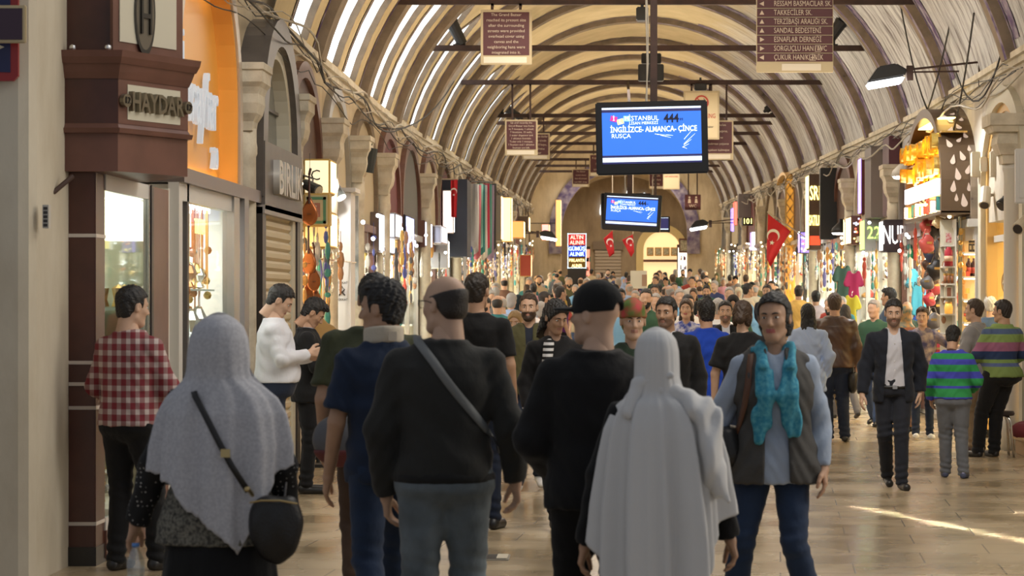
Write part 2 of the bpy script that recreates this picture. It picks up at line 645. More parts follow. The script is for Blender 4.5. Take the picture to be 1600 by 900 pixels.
def hair_mesh(kind,h):
    def shell(X,Y,Z,t,lift=0):
        F = ell(X,Y,Z,(0,-.014,.036+lift),(.077+t*.55,.098+t*.8,.087+t))
        return F
    def nz(X,Y,Z,a=.002):
        return a*(np.sin(190*X+30*np.sin(40*Z))+np.sin(150*Y+90*Z+3*np.sin(60*X)))
    def f(X,Y,Z):
        Xa = np.abs(X)
        n1 = np.array([.145,-.12]); n1 /= np.linalg.norm(n1)
        cut = (Y - .082)*n1[0]+(Z - .092)*n1[1] - .10*np.maximum(.05 - Xa,0)+.004*np.sin(60*X)
        hl = smax(smin(.082 - .35*np.maximum(Xa - .02,0) - Z+.002*np.sin(90*X),Y - .034,.02),np.minimum(-.018 - Z,Y+.022),.01)
        earcut = -ell(Xa,Y,Z,(.085,.002,-.006),(.03,.024,.034))
        if kind in ('short','fade'):
            F = shell(X,Y,Z,.009 if kind == 'fade' else .014,.004)
            F = smin(F,ell(X,Y,Z,(0,-.05,-.03),(.066,.052,.06)),.02)
            F = smax(F+nz(X,Y,Z),hl,.008)
            F = smax(F,-.078 - Z,.01)
            F = smax(F,earcut,.006)
        elif kind == 'quiff':
            F = shell(X,Y,Z,.016,.010)
            F = smin(F,ell(X,Y,Z,(0,.045,.105),(.062,.048,.028)),.02)
            F = smin(F,ell(X,Y,Z,(0,-.05,-.03),(.068,.054,.06)),.02)
            F = smax(F+nz(X,Y,Z,.003),hl,.008)
            F = smax(F,-.075 - Z,.01)
            F = smax(F,earcut,.006)
        elif kind == 'fringe':       # bald on top, hair round the back and sides
            F = shell(X,Y,Z,.006)
            F = smin(F,ell(X,Y,Z,(0,-.05,-.02),(.069,.054,.055)),.02)
            F = smax(F,np.maximum(cut+.01,np.minimum(-.018 - Z,Y+.022)),.006)
            F = smax(F,Z+.25*Y - .040,.006)
            F = smax(F,-.062 - Z,.006)
            F = smax(F,earcut,.006)
        elif kind in ('long','wavy'):
            a = .004 if kind == 'wavy' else .002
            F = shell(X,Y,Z,.018,.006)
            F = smin(F,ell(Xa,Y,Z,(.035,-.060,-.13),(.062,.052,.20)),.03)
            F = smax(F+nz(X,Y,Z,a),(Y - .088)*n1[0]*1.1+(Z - .088)*n1[1]*.8,.01)
            face = ell(X,Y,Z,(0,.11,-.03),(.070,.085,.108))
            F = smax(F,-face,.01)
        elif kind == 'bob':
            F = shell(X,Y,Z,.020,.008)
            F = smin(F,ell(X,Y,Z,(0,-.055,-.045),(.088,.068,.088)),.03)
            F = smax(F+nz(X,Y,Z,.003),(Y - .086)*n1[0]+(Z - .085)*n1[1],.01)
            face = ell(X,Y,Z,(0,.11,-.03),(.066,.085,.108))
            F = smax(F,-face,.01)
        elif kind == 'bun':
            F = shell(X,Y,Z,.014,.004)
            F = smin(F,ell(X,Y,Z,(0,-.11,-.02),(.05,.04,.05)),.02)
            F = smin(F,ell(Xa,Y,Z,(.054,-.035,-.025),(.034,.045,.072)),.02)
            F = smax(F+nz(X,Y,Z),smin(.086 - .30*np.maximum(Xa - .015,0) - Z,Y - .030,.025),.008)
            F = smax(F,-.095 - Z,.01)
        elif kind in ('beard','stubble'):
            e_ = .0 if kind == 'beard' else -.0022
            F = ell(X,Y,Z,(0,.024,-.034),(.0625+e_,.0735+e_,.087+e_))
            F = smin(F,cap(X,Y,Z,(0,.074,-.092),(0,.062,-.100),.0245+e_,.026+e_),.02)
            F = smin(F,cap(Xa,Y,Z,(.051,.0,-.060),(.018,.064,-.094),.017+e_,.019+e_),.02)
            top = Z+.030+np.where(Xa > .03,-(Xa - .03)*.9,0)
            F = smax(F,top,.008)
            F = smax(F,-ell(X,Y,Z,(0,.100,-.058),(.021,.030,.012)),.004)
            F = smax(F,-ell(X,Y,Z,(0,.10,-.02),(.026,.04,.020)),.004)
            F = smax(F,-(Y+.002+0*X),.01)
            F = smax(F,-.125 - Z,.01)
        elif kind == 'cap':
            F = shell(X,Y,Z,.020,.008)
            F = smax(F,-.000+(.012 - Z) - .12*Y,.006)
            F = smax(F,-ell(X,Y,Z,(0,-.125,.035),(.032,.045,.026)),.004)
            vis = ell(X,Y,Z+.30*(Y - .09)*0,(0,.115,.022),(.076,.082,.011))
            vis = smax(vis,.05 - Y,.01)
            F = smin(F,vis,.008)
            F = smin(F,ell(X,Y,Z,(0,-.01,.133),(.008,.008,.006)),.003)
        elif kind == 'hijab':
            F = shell(X,Y,Z,.022,.002)
            F = smin(F,ell(X,Y,Z,(0,.015,-.045),(.080,.090,.098)),.03)
            F = smin(F,cap(X,Y,Z,(0,-.02,-.05),(0,-.02,-.16),.085,.098),.04)
            F = smin(F,ell(X,Y,Z,(0,.0,-.19),(.155,.115,.075)),.05)
            F = F+.003*np.sin(40*Z+22*Xa+8*Y)
            F = smax(F,-ell(X,Y,Z,(0,.13,-.015),(.058,.085,.088)),.012)
        elif kind == 'turban':
            F = shell(X,Y,Z,.024,.012)
            F = F+.003*np.sin(70*Z+45*X)
            F = smax(F,.02 - Z+.15*Y,.012)
            F = smin(F,ell(X,Y,Z,(0,-.075,-.03),(.07,.06,.06)),.03)
            F = smax(F,-.08 - Z,.01)
        return F
    if kind == 'hijab': lo,hi = (-.18,-.16,-.28),(.18,.15,.17)
    elif kind in ('long','wavy'): lo,hi = (-.14,-.16,-.36),(.14,.14,.16)
    elif kind == 'cap': lo,hi = (-.12,-.14,-.02),(.12,.21,.16)
    else: lo,hi = (-.13,-.17,-.16),(.13,.14,.17)
    return sdf_mesh(f,lo,hi,h)

root_fns = []
HAIRS = {}
def get_hair(kind,h):
    k = (kind,h)
    if k not in HAIRS: HAIRS[k] = hair_mesh(kind,h)
    return HAIRS[k]

def np_mesh(name,V,Q,mats,parent,mi=None):
    me = bpy.data.meshes.new(name)
    me.from_pydata(V.tolist(),[],Q.tolist())
    for m in (mats if isinstance(mats,(list,tuple)) else [mats]):
        me.materials.append(m)
    me.polygons.foreach_set('use_smooth',np.ones(len(Q),bool))
    if mi is not None:
        me.polygons.foreach_set('material_index',mi.astype(np.int32))
    me.update()
    o = bpy.data.objects.new(name,me)
    COL.objects.link(o)
    if parent: o.parent = parent
    return o

def skin(col):
    k = 'skin_%02x%02x%02x' % tuple(int(c*255) for c in col)
    if k in MATS: return MATS[k]
    m = mat(k,col,rough=0.5,noise=0.12,nscale=14,spec=0.35)
    b = m.node_tree.nodes['Principled BSDF']
    b.inputs['Subsurface Weight'].default_value = 0.0
    return m
SK1 = (.52,.31,.20); SK2 = (.62,.40,.28); SK3 = (.42,.24,.15)
hairm = {c: mat('hair_' +c,v,rough=.45,bump=.5,bscale=140) for c,v in dict(
    black=(.012,.010,.009),brown=(.05,.028,.016),dark=(.022,.015,.011),grey=(.34,.32,.30),white=(.62,.60,.56),blond=(.42,.27,.12),stubble=(.20,.115,.08)).items()}
eye_w = mat('eye_white',(.75,.72,.68),rough=.25)
eye_i = mat('eye_iris',(.03,.018,.01),rough=.15)
lipm = mat('lips',(.42,.20,.15),rough=.45)
lipr = mat('lips_red',(.42,.12,.11),rough=.4)
CLOTH = {}
def cloth(name,col,rough=.85,noise=.12,weave=.25):
    if name in CLOTH: return CLOTH[name]
    m = mat('cloth_' +name,col,rough=rough,noise=noise,nscale=5,spec=.25,sheen=.1)
    add_bump(m,.35,18,(1,1,.6),.02)
    CLOTH[name] = m
    return m

def person(label,H,X,Y,yaw,lod='mid',sex='m',pose=None,bw=1.0,belly=0.0,sh=1.0,skin_c=SK1,hair=('short','black'),
           head=(0,0,0),garments=(),beard=None,hands=(0.5,0.5),hand_rot=None,extra_group=None,lips=None,legs='trousers',leg_mat=None,leg_off=.012,
           shoe_mat=None,shoes=True,leg_flare=.0,z=None,name='person',bare_legs=False,eyes=True,skirt=None):
    """yaw in degrees: 0 walks away from the camera, 180 towards it. local +x is the person's right-hand side when seen from behind"""
    pose = pose or {}
    hc,hh,hd = HS[lod]
    J = skeleton(pose,sh)
    s = H/1.75
    root = empty(name,(X,Y,gz(Y) if z is None else z),math.radians(-yaw))
    root.scale = (s,s,s)
    tag(root,label,'person',extra_group)
    tf = torso_f(J,sex,bw,belly)
    sleeves = 'long'
    for g in garments:
        if g.get('kind','top') == 'top' and g.get('sleeve','long') != 'none': sleeves = g.get('sleeve','long')
    # ---- body: head, neck, torso core, arms and hands in one mesh
    Vs,Qs,Ms = [],[],[]
    def push(V,Q,m=None):
        n = sum(len(v) for v in Vs)
        Vs.append(V); Qs.append(Q+n); Ms.append(np.zeros(len(Q),int) if m is None else m)
    R = rotm(-math.radians(head[0]),math.radians(head[1]),math.radians(head[2]))
    V,Q = get_head(hh,sex == 'f')
    c = V[Q].mean(1)
    lipmask = (np.abs(c[:,0]) < .023) & (c[:,1] > .080) & (c[:,2] < -.0475) & (c[:,2] > -.0705)
    if lod == 'far': lipmask[:] = False
    push(V @ R.T+J['hed'],Q,lipmask.astype(int))
    def core(X_,Y_,Z_):
        F = tf(X_,Y_,Z_,-.018,.86,1.49)
        F = smin(F,cap(X_,Y_,Z_,J['nek'] - [0,0,.03],J['hed']+R @ np.array([0,-.02,-.06]),.058 if sex == 'm' else .049,.05 if sex == 'm' else .044),.03)
        for sd in 'RL':
            a = 1.0 if sleeves in ('short','none','elbow') else .72
            F = smin(F,cap(X_,Y_,Z_,J['sh'+sd],J['el'+sd],.046*a,.040*a),.03)
            F = smin(F,cap(X_,Y_,Z_,J['el'+sd],J['wr'+sd],.041*a,.027),.012)
        return F
    lo,hi = bbox(J,['pel','nek','shR','shL','elR','elL','wrR','wrL'],.24 if bw > 1.1 else .2)
    lo[2] = max(lo[2],J['pel'][2] - .12) if min(J['wrR'][2],J['wrL'][2]) > .9 else lo[2]+.1
    V,Q = sdf_mesh(core,lo,[hi[0],hi[1],J['nek'][2]+.10],hc*1.3)
    push(V,Q)
    for k,sd in enumerate('RL'):
        sg = 1 if sd == 'R' else -1
        V,Q = get_hand(hd,sg,hands[k])
        d = J['wr'+sd] - J['el'+sd]; d /= np.linalg.norm(d)
        if hand_rot and hand_rot.get('d'+sd) is not None:
            d = np.array(hand_rot['d'+sd],float); d /= np.linalg.norm(d)
        fw = np.array(hand_rot['f'+sd] if hand_rot and ('f'+sd) in hand_rot else (0.15*-sg,1,.1),float)
        zz = -d; yy = fw - zz*(fw @ zz); yy /= np.linalg.norm(yy); xx = np.cross(yy,zz)
        M = np.stack([xx,yy,zz],1)
        push(V @ M.T+J['wr'+sd],Q)
    if bare_legs:
        def lg(X_,Y_,Z_):
            F = None
            for sd in 'RL':
                a = cap(X_,Y_,Z_,J['kn'+sd],J['an'+sd],.052,.036)
                F = a if F is None else np.minimum(F,a)
            return F
        lo,hi = bbox(J,['knR','knL','anR','anL'],.08)
        V,Q = sdf_mesh(lg,lo,hi,hc); push(V,Q)
    body = np_mesh('body',np.concatenate(Vs),np.concatenate(Qs),[skin(skin_c),lips or lipm],root,np.concatenate(Ms))
    # ---- eyes and brows
    if eyes and lod != 'far':
        for sg in (1,-1):
            mb = MB(); mb.ball((sg*.031,.0735,.0095),(.0130,.0118,.0062),12,8); mb.k = 1
            mb.ball((sg*.031,.0810,.0095),(.0062,.0050,.0060),10,6)
            e = mb.build('eye',[eye_w,eye_i],root,True)
            e.data.transform(Matrix.Translation(Vector(J['hed'])) @ Matrix(R.tolist()).to_4x4())
            mb = MB(); mb.tube([(sg*.013,.0905,.0275),(sg*.030,.0880,.0325),(sg*.048,.0735,.0285)],[.0036,.0040,.0022],6)
            e = mb.build('eyebrow',hairm[hair[1]] if hair and hair[1] in hairm and hair[1] not in ('white','grey') else hairm['dark'],root,True)
            e.data.transform(Matrix.Translation(Vector(J['hed'])) @ Matrix(R.tolist()).to_4x4())
    def on_head(kind,m,nm):
        V,Q = get_hair(kind,hh)
        return np_mesh(nm,V @ R.T+J['hed'],Q,m,root)
    if hair:
        hm = hairm[hair[1]] if isinstance(hair[1],str) else hair[1]
        nm = {'cap': 'cap','hijab': 'headscarf','turban': 'headscarf'}.get(hair[0],'hair')
        on_head(hair[0],hm,nm)
        if len(hair) > 2: on_head(hair[2],hairm[hair[3]],'hair')
    if beard: on_head('stubble' if beard == 'stubble' else 'beard',hairm[beard],'beard')
    # ---- garments
    root_fns.clear()
    for gi,g in enumerate(garments):
        off = g.get('off',.014); sl = g.get('sleeve','long'); hem = g.get('hem',.88); op = g.get('open'); amp = g.get('fold',.0035)
        seed = hash_seed(label)+gi
        sk_w = g.get('width',1.0)
        xs = .018 if sl == 'none' else 0
        def gf(X_,Y_,Z_):
            F = tf(X_,Y_,Z_,off,hem,g.get('top',1.485),.012)
            if g.get('flare'):
                F = F - np.clip((1.05 - Z_),0,1)*g['flare']
                F = smax(F,hem - Z_,.01)
            F = smin(F,cap(X_,Y_,Z_,J['nek']+[.03,0,-.045],J['shR']+[-.005 - xs,0,xs*.25],.036+off*.6,.047+off*.6 - xs*.3),.045)
            F = smin(F,cap(X_,Y_,Z_,J['nek']+[-.03,0,-.045],J['shL']+[.005+xs,0,xs*.25],.036+off*.6,.047+off*.6 - xs*.3),.045)
            if sl != 'none':
                for sd in 'RL':
                    S_,E_,W_ = J['sh'+sd],J['el'+sd],J['wr'+sd]
                    if sl == 'short':
                        m_ = S_+(E_ - S_)*.72
                        A = cap(X_,Y_,Z_,S_,m_,.047+off*.6,.046*sk_w+off)
                        dd = (E_ - S_)/np.linalg.norm(E_ - S_)
                        A = smax(A,(X_-m_[0])*dd[0]+(Y_-m_[1])*dd[1]+(Z_-m_[2])*dd[2] - .02,.008)
                    else:
                        A = cap(X_,Y_,Z_,S_,E_,.047+off*.6,.038*sk_w+off)
                        e2 = E_+(W_ - E_)*(.5 if sl == 'elbow' else .97)
                        B = cap(X_,Y_,Z_,E_,e2,.038*sk_w+off,.029*sk_w+off*.7)
                        dd = (W_ - E_)/np.linalg.norm(W_ - E_)
                        B = smax(B,(X_-e2[0])*dd[0]+(Y_-e2[1])*dd[1]+(Z_-e2[2])*dd[2] - .006,.006)
                        A = smin(A,B,.02)
                    F = smin(F,A,.028)
            if g.get('collar'):
                nk = J['nek']
                r = np.sqrt((X_ - nk[0])**2+(Y_ - nk[1] - .004)**2)
                zc = nk[2]+.012+(-.35)*(Y_ - nk[1])
                ring = np.sqrt((r - .068)**2/1.0+((Z_ - zc)/g['collar'])**2) - .010
                F = smin(F,ring,.012)
            F = F+folds(X_,Y_,Z_,amp,seed)
            if not g.get('high'):
                nk = J['nek']
                vd = g.get('vneck',.03)
                F = smax(F,-ell(X_,Y_,Z_,(nk[0],nk[1]+.075,nk[2]+.03),(.052,.06,.03+vd)),.006)
            if op:
                t = np.clip((1.46 - Z_)/(1.46 - max(hem,.8)),0,1)
                wv = op[0]+(op[1] - op[0])*t
                if len(op) > 2: wv = np.where(t < op[2],op[0]*(1 - t/op[2])+.006,op[1]*(t - op[2])/(1 - op[2])+.004)
                cx = np.interp(Z_,[J['pel'][2],J['nek'][2]],[J['pel'][0],J['nek'][0]])
                F = smax(F,-np.maximum(np.maximum(np.abs(X_ - cx) - wv,.0 - Y_+np.interp(Z_,[J['pel'][2],J['nek'][2]],[J['pel'][1],J['nek'][1]])),-10),.006)
            return F
        root_fns.append(gf)
        lo,hi = bbox(J,['pel','nek','shR','shL','elR','elL']+(['wrR','wrL'] if sl in ('long','elbow') else []),.26+(belly*.8)+off)
        hz = min(hem - .05,(min(J['wrR'][2],J['wrL'][2],J['elR'][2],J['elL'][2]) - .06) if sl != 'none' else 9)
        V,Q = sdf_mesh(gf,[lo[0],lo[1],hz],[hi[0],hi[1],max(J['nek'][2]+.09,hi[2] if max(J['wrR'][2],J['wrL'][2]) > 1.5 else 0)],hc*g.get('res',1))
        np_mesh(g.get('name','shirt'),V,Q,g['mat'],root)
    # ---- legs
    if legs == 'trousers' and leg_mat:
        def pf(X_,Y_,Z_):
            F = tf(X_,Y_,Z_,leg_off*.6,.86,1.03,.03)
            for sd in 'RL':
                F = smin(F,cap(X_,Y_,Z_,J['hi'+sd]+[0,-.01,-.02],J['kn'+sd],.080*bw+leg_off,.052+leg_off),.035)
                F = smin(F,cap(X_,Y_,Z_,J['kn'+sd],J['an'+sd]+[0,0,-.01],.052+leg_off,.040+leg_off+leg_flare),.02)
            F = smin(F,ell(X_,Y_,Z_,(J['pel'][0],J['pel'][1] - .05,.89),(.15*bw,.085*bw,.09)),.03)
            bump = np.zeros_like(Z_)
            for sd in 'RL':
                for jn,a in (('kn',.006),('an',.009)):
                    k = J[jn+sd]
                    d2 = (X_-k[0])**2+(Y_-k[1])**2+(Z_-k[2]-.02)**2
                    bump = bump+a*np.exp(-d2/.012)*np.sin(95*Z_+20*X_)
            return F+folds(X_,Y_,Z_,.0025,3.1)+bump
        lo,hi = bbox(J,['pel','hiR','hiL','knR','knL','anR','anL'],.21)
        V,Q = sdf_mesh(pf,[lo[0],lo[1],max(.02,min(J['anR'][2],J['anL'][2]) - .05)],[hi[0],hi[1],1.07],hc*1.1)
        np_mesh('trousers',V,Q,leg_mat,root)
    if skirt:
        zt,zb,wb,db,nf = skirt[:5]
        def sf(X_,Y_,Z_):
            t = np.clip((zt - Z_)/(zt - zb),0,1)
            W = .17*bw+(wb - .17*bw)*t ** .7; D = .13*bw+(db - .13*bw)*t ** .7
            cx = np.interp(Z_,[0,J['pel'][2]],[.5*(J['anR'][0]+J['anL'][0]),J['pel'][0]])
            cy = np.interp(Z_,[0,J['pel'][2]],[.5*(J['anR'][1]+J['anL'][1]),J['pel'][1]])
            th = np.arctan2((Y_ - cy)/D,(X_ - cx)/W)
            q = np.sqrt(((X_ - cx)/W) ** 2+((Y_ - cy)/D) ** 2) - .05*t*np.sin(nf*th) - .025*t*np.sin((nf*2+1)*th+1)
            F = (q - 1)*np.minimum(W,D)
            return smax(smax(F,zb - Z_,.01),Z_ - zt,.03)
        V,Q = sdf_mesh(sf,(-.45,-.45,zb - .03),(.45,.45,zt+.03),hc*1.2)
        np_mesh('skirt',V,Q,skirt[5],root)
    # ---- shoes
    if shoes:
        sm = shoe_mat or mat('shoe_black',(.015,.014,.014),rough=.35)
        for sd in 'RL':
            a = J['an'+sd]
            if 'ft'+sd in pose: toe = np.array(pose['ft'+sd],float)
            else: toe = a+np.array([.03 if sd == 'R' else -.03,.165,-a[2]+.030])
            heel = a+(np.array([0,-.035,-a[2]+.036]) if 'ft'+sd not in pose else np.array([0,-.03,-.055]))
            def shf(X_,Y_,Z_):
                F = cap(X_,Y_,Z_,heel,toe,.036,.037)
                F = smin(F,cap(X_,Y_,Z_,heel+[0,.02,.02],a+[0,0,.01],.036,.040),.03)
                up = np.cross(toe - heel,[1,0,0]); up = up/np.linalg.norm(up)
                if up[2] < 0: up = -up
                dz = (X_-heel[0])*up[0]+(Y_-heel[1])*up[1]+(Z_-heel[2])*up[2]
                return smax(F,-(dz+.034),.006)
            lo = np.minimum(np.minimum(a,toe),heel) - .07; hi = np.maximum(np.maximum(a,toe),heel)+.07
            V,Q = sdf_mesh(shf,lo,hi,hd*1.6)
            np_mesh('shoe',V,Q,sm,root)
    root['_j'] = 0
    del root['_j']
    return root,J,R,s

def hash_seed(t):
    return (sum(ord(c)*(i+3) for i,c in enumerate(t)) % 628)/100.0

def snap(pts,sgn=-1,lift=.006,fns=None):
    """push points (x, z) on to the outermost garment surface, from behind (sgn -1) or in front (+1)"""
    fns = fns or list(root_fns)
    P,N = [],[]
    ys = np.linspace(sgn*.5,-sgn*.02,260)
    def Fd(x,y,z):
        return min(float(f(np.array([x]),np.array([y]),np.array([z]))[0]) for f in fns)
    for x,z in pts:
        F = np.min([f(np.full_like(ys,x),ys,np.full_like(ys,z)) for f in fns],axis=0)
        k = int(np.argmax(F < 0)) if (F < 0).any() else len(ys) - 1
        y = ys[k]
        e = .01
        g = Vector((Fd(x+e,y,z) - Fd(x-e,y,z),Fd(x,y+e,z) - Fd(x,y-e,z),Fd(x,y,z+e) - Fd(x,y,z-e)))
        g.normalize()
        P.append(Vector((x,y,z))+g*lift); N.append(g)
    return P,N

# ================================================================ the street: floor, vault, walls
XL,XR = -3.40,4.60      # shop fronts, left and right
CX,RV,ZC = 0.60,4.12,3.40
Y0V,Y1V = 24.0,101.0
RIB0,PITCH = 27.5,5.0

def structure(o):
    o['kind'] = 'structure'; return o

# ---- floor: worn, polished limestone slabs
fm = bpy.data.materials.new('stone_floor'); fm.use_nodes = True
nt = fm.node_tree; b = nt.nodes['Principled BSDF']
tc = nt.nodes.new('ShaderNodeTexCoord')
mp = nt.nodes.new('ShaderNodeMapping'); mp.inputs['Rotation'].default_value = (0,0,math.radians(4))
nt.links.new(tc.outputs['Object'],mp.inputs['Vector'])
br = nt.nodes.new('ShaderNodeTexBrick')
br.inputs['Scale'].default_value = 1.0; br.inputs['Brick Width'].default_value = .92; br.inputs['Row Height'].default_value = .62
br.inputs['Mortar Size'].default_value = .006; br.inputs['Mortar Smooth'].default_value = .3; br.inputs['Bias'].default_value = -.2
br.inputs['Color1'].default_value = (.52,.415,.27,1); br.inputs['Color2'].default_value = (.42,.33,.215,1); br.inputs['Mortar'].default_value = (.20,.165,.12,1)
nt.links.new(mp.outputs[0],br.inputs['Vector'])
n1 = nt.nodes.new('ShaderNodeTexNoise'); n1.inputs['Scale'].default_value = .9; n1.inputs['Detail'].default_value = 7
nt.links.new(tc.outputs['Object'],n1.inputs['Vector'])
rp = nt.nodes.new('ShaderNodeValToRGB'); rp.color_ramp.elements[0].position = .32; rp.color_ramp.elements[1].position = .68
rp.color_ramp.elements[0].color = (.60,.56,.50,1); rp.color_ramp.elements[1].color = (1,1,1,1)
nt.links.new(n1.outputs['Fac'],rp.inputs['Fac'])
mx = nt.nodes.new('ShaderNodeMix'); mx.data_type = 'RGBA'; mx.blend_type = 'MULTIPLY'; mx.inputs[0].default_value = 1
nt.links.new(br.outputs['Color'],mx.inputs[6]); nt.links.new(rp.outputs['Color'],mx.inputs[7])
nt.links.new(mx.outputs[2],b.inputs['Base Color'])
rr = nt.nodes.new('ShaderNodeMapRange'); rr.inputs[1].default_value = .3; rr.inputs[2].default_value = .7; rr.inputs[3].default_value = .16; rr.inputs[4].default_value = .34
nt.links.new(n1.outputs['Fac'],rr.inputs[0]); nt.links.new(rr.outputs[0],b.inputs['Roughness'])
n2 = nt.nodes.new('ShaderNodeTexNoise'); n2.inputs['Scale'].default_value = 3.5; nt.links.new(tc.outputs['Object'],n2.inputs['Vector'])
ad = math_node(nt,'ADD',math_node(nt,'MULTIPLY',br.outputs['Fac'],-.25),math_node(nt,'MULTIPLY',n2.outputs['Fac'],.10))
bp = nt.nodes.new('ShaderNodeBump'); bp.inputs['Strength'].default_value = .25; bp.inputs['Distance'].default_value = .02
nt.links.new(ad,bp.inputs['Height']); nt.links.new(bp.outputs[0],b.inputs['Normal'])
ys = [2,36]+[36+6*k for k in range(1,16)]
mb = MB()
V = []
for y in ys: V += [(-7,y,gz(y)),(9,y,gz(y))]
mb._add(V,[(2*i,2*i+1,2*i+3,2*i+2) for i in range(len(ys) - 1)])
structure(mb.build('floor',fm))

# ---- plaster
def plaster(name,c1,c2,c3=None,bump=.5,sc=1.2,vert=.35):
    m = bpy.data.materials.new(name); m.use_nodes = True
    nt = m.node_tree; b = nt.nodes['Principled BSDF']; b.inputs['Roughness'].default_value = .9; b.inputs['Specular IOR Level'].default_value = .2
    tc = nt.nodes.new('ShaderNodeTexCoord'); mp = nt.nodes.new('ShaderNodeMapping'); mp.inputs['Scale'].default_value = (1,1,vert)
    nt.links.new(tc.outputs['Object'],mp.inputs[0])
    n = nt.nodes.new('ShaderNodeTexNoise'); n.inputs['Scale'].default_value = sc; n.inputs['Detail'].default_value = 8; n.inputs['Roughness'].default_value = .62
    nt.links.new(mp.outputs[0],n.inputs['Vector'])
    r = nt.nodes.new('ShaderNodeValToRGB'); r.color_ramp.elements[0].position = .34; r.color_ramp.elements[1].position = .60
    r.color_ramp.elements[0].color = (*c2,1); r.color_ramp.elements[1].color = (*c1,1)
    if c3:
        e = r.color_ramp.elements.new(.27); e.color = (*c3,1)
    nt.links.new(n.outputs['Fac'],r.inputs['Fac']); nt.links.new(r.outputs['Color'],b.inputs['Base Color'])
    bp = nt.nodes.new('ShaderNodeBump'); bp.inputs['Strength'].default_value = bump; bp.inputs['Distance'].default_value = .015
    nt.links.new(n.outputs['Fac'],bp.inputs['Height']); nt.links.new(bp.outputs[0],b.inputs['Normal'])
    MATS[name] = m
    return m
pl_pier = plaster('plaster_pier',(.60,.545,.44),(.50,.44,.34),(.38,.33,.26),sc=1.6,vert=.5)
pl_wall = plaster('plaster_wall',(.62,.52,.36),(.46,.37,.25),(.25,.20,.15),sc=2.5)
pl_wall_r = plaster('plaster_wall_right',(.62,.56,.46),(.44,.39,.32),(.20,.17,.15),sc=2.5)
stone_t = plaster('stone_trim',(.66,.60,.48),(.50,.44,.34),sc=5,vert=1)
# vault: lamplight painted into the cream side and crown, daylight into the flaking whitewash
vm = bpy.data.materials.new('vault_plaster'); vm.use_nodes = True
nt = vm.node_tree; b = nt.nodes['Principled BSDF']; b.inputs['Roughness'].default_value = .92; b.inputs['Specular IOR Level'].default_value = .15
uv = nt.nodes.new('ShaderNodeUVMap'); uv.uv_map = 'arc'
sp = nt.nodes.new('ShaderNodeSeparateXYZ'); nt.links.new(uv.outputs[0],sp.inputs[0])
def vnoise(sx,sy,scale,det=7,rough=.6):
    m_ = nt.nodes.new('ShaderNodeMapping'); m_.inputs['Scale'].default_value = (sx,sy,1); nt.links.new(uv.outputs[0],m_.inputs[0])
    n_ = nt.nodes.new('ShaderNodeTexNoise'); n_.inputs['Scale'].default_value = scale; n_.inputs['Detail'].default_value = det; n_.inputs['Roughness'].default_value = rough
    nt.links.new(m_.outputs[0],n_.inputs['Vector']); return n_.outputs['Fac']
def ramp(fac,pts):
    r_ = nt.nodes.new('ShaderNodeValToRGB')
    while len(r_.color_ramp.elements) < len(pts): r_.color_ramp.elements.new(.5)
    for e,(p_,c_) in zip(r_.color_ramp.elements,pts): e.position = p_; e.color = (*c_,1)
    nt.links.new(fac,r_.inputs['Fac']); return r_.outputs['Color']
def mixc(f,a,c,blend='MIX'):
    m_ = nt.nodes.new('ShaderNodeMix'); m_.data_type = 'RGBA'; m_.blend_type = blend
    if isinstance(f,(int,float)): m_.inputs[0].default_value = f
    else: nt.links.new(f,m_.inputs[0])
    nt.links.new(a,m_.inputs[6]); nt.links.new(c,m_.inputs[7]); return m_.outputs[2]
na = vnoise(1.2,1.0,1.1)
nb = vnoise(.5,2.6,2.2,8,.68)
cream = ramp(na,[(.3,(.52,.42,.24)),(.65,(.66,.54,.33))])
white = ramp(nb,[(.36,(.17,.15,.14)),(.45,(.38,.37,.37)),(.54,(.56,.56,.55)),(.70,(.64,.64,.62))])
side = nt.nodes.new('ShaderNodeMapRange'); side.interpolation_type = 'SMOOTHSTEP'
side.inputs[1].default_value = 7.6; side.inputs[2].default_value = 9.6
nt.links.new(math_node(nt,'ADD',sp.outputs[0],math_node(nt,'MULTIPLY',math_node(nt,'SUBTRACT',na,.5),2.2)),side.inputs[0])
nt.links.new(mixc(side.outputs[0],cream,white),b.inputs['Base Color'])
bp = nt.nodes.new('ShaderNodeBump'); bp.inputs['Strength'].default_value = .6; bp.inputs['Distance'].default_value = .02
nt.links.new(nb,bp.inputs['Height']); nt.links.new(bp.outputs[0],b.inputs['Normal'])

rib_m = plaster('rib_stone',(.27,.21,.15),(.19,.15,.11),(.10,.08,.065),sc=4,vert=1)
band_m = mat('painted_band_purple',(.085,.045,.13),rough=.85,col2=(.34,.29,.33),nscale=6)
bord_m = mat('painted_border',(.16,.11,.12),rough=.85,col2=(.40,.33,.26),nscale=14)
pane_m = emis('daylit_pane',(.86,.93,1.0),1.15)
tilep = mat('tile_panel',(.20,.16,.17),rough=.6,col2=(.42,.37,.32),nscale=24)

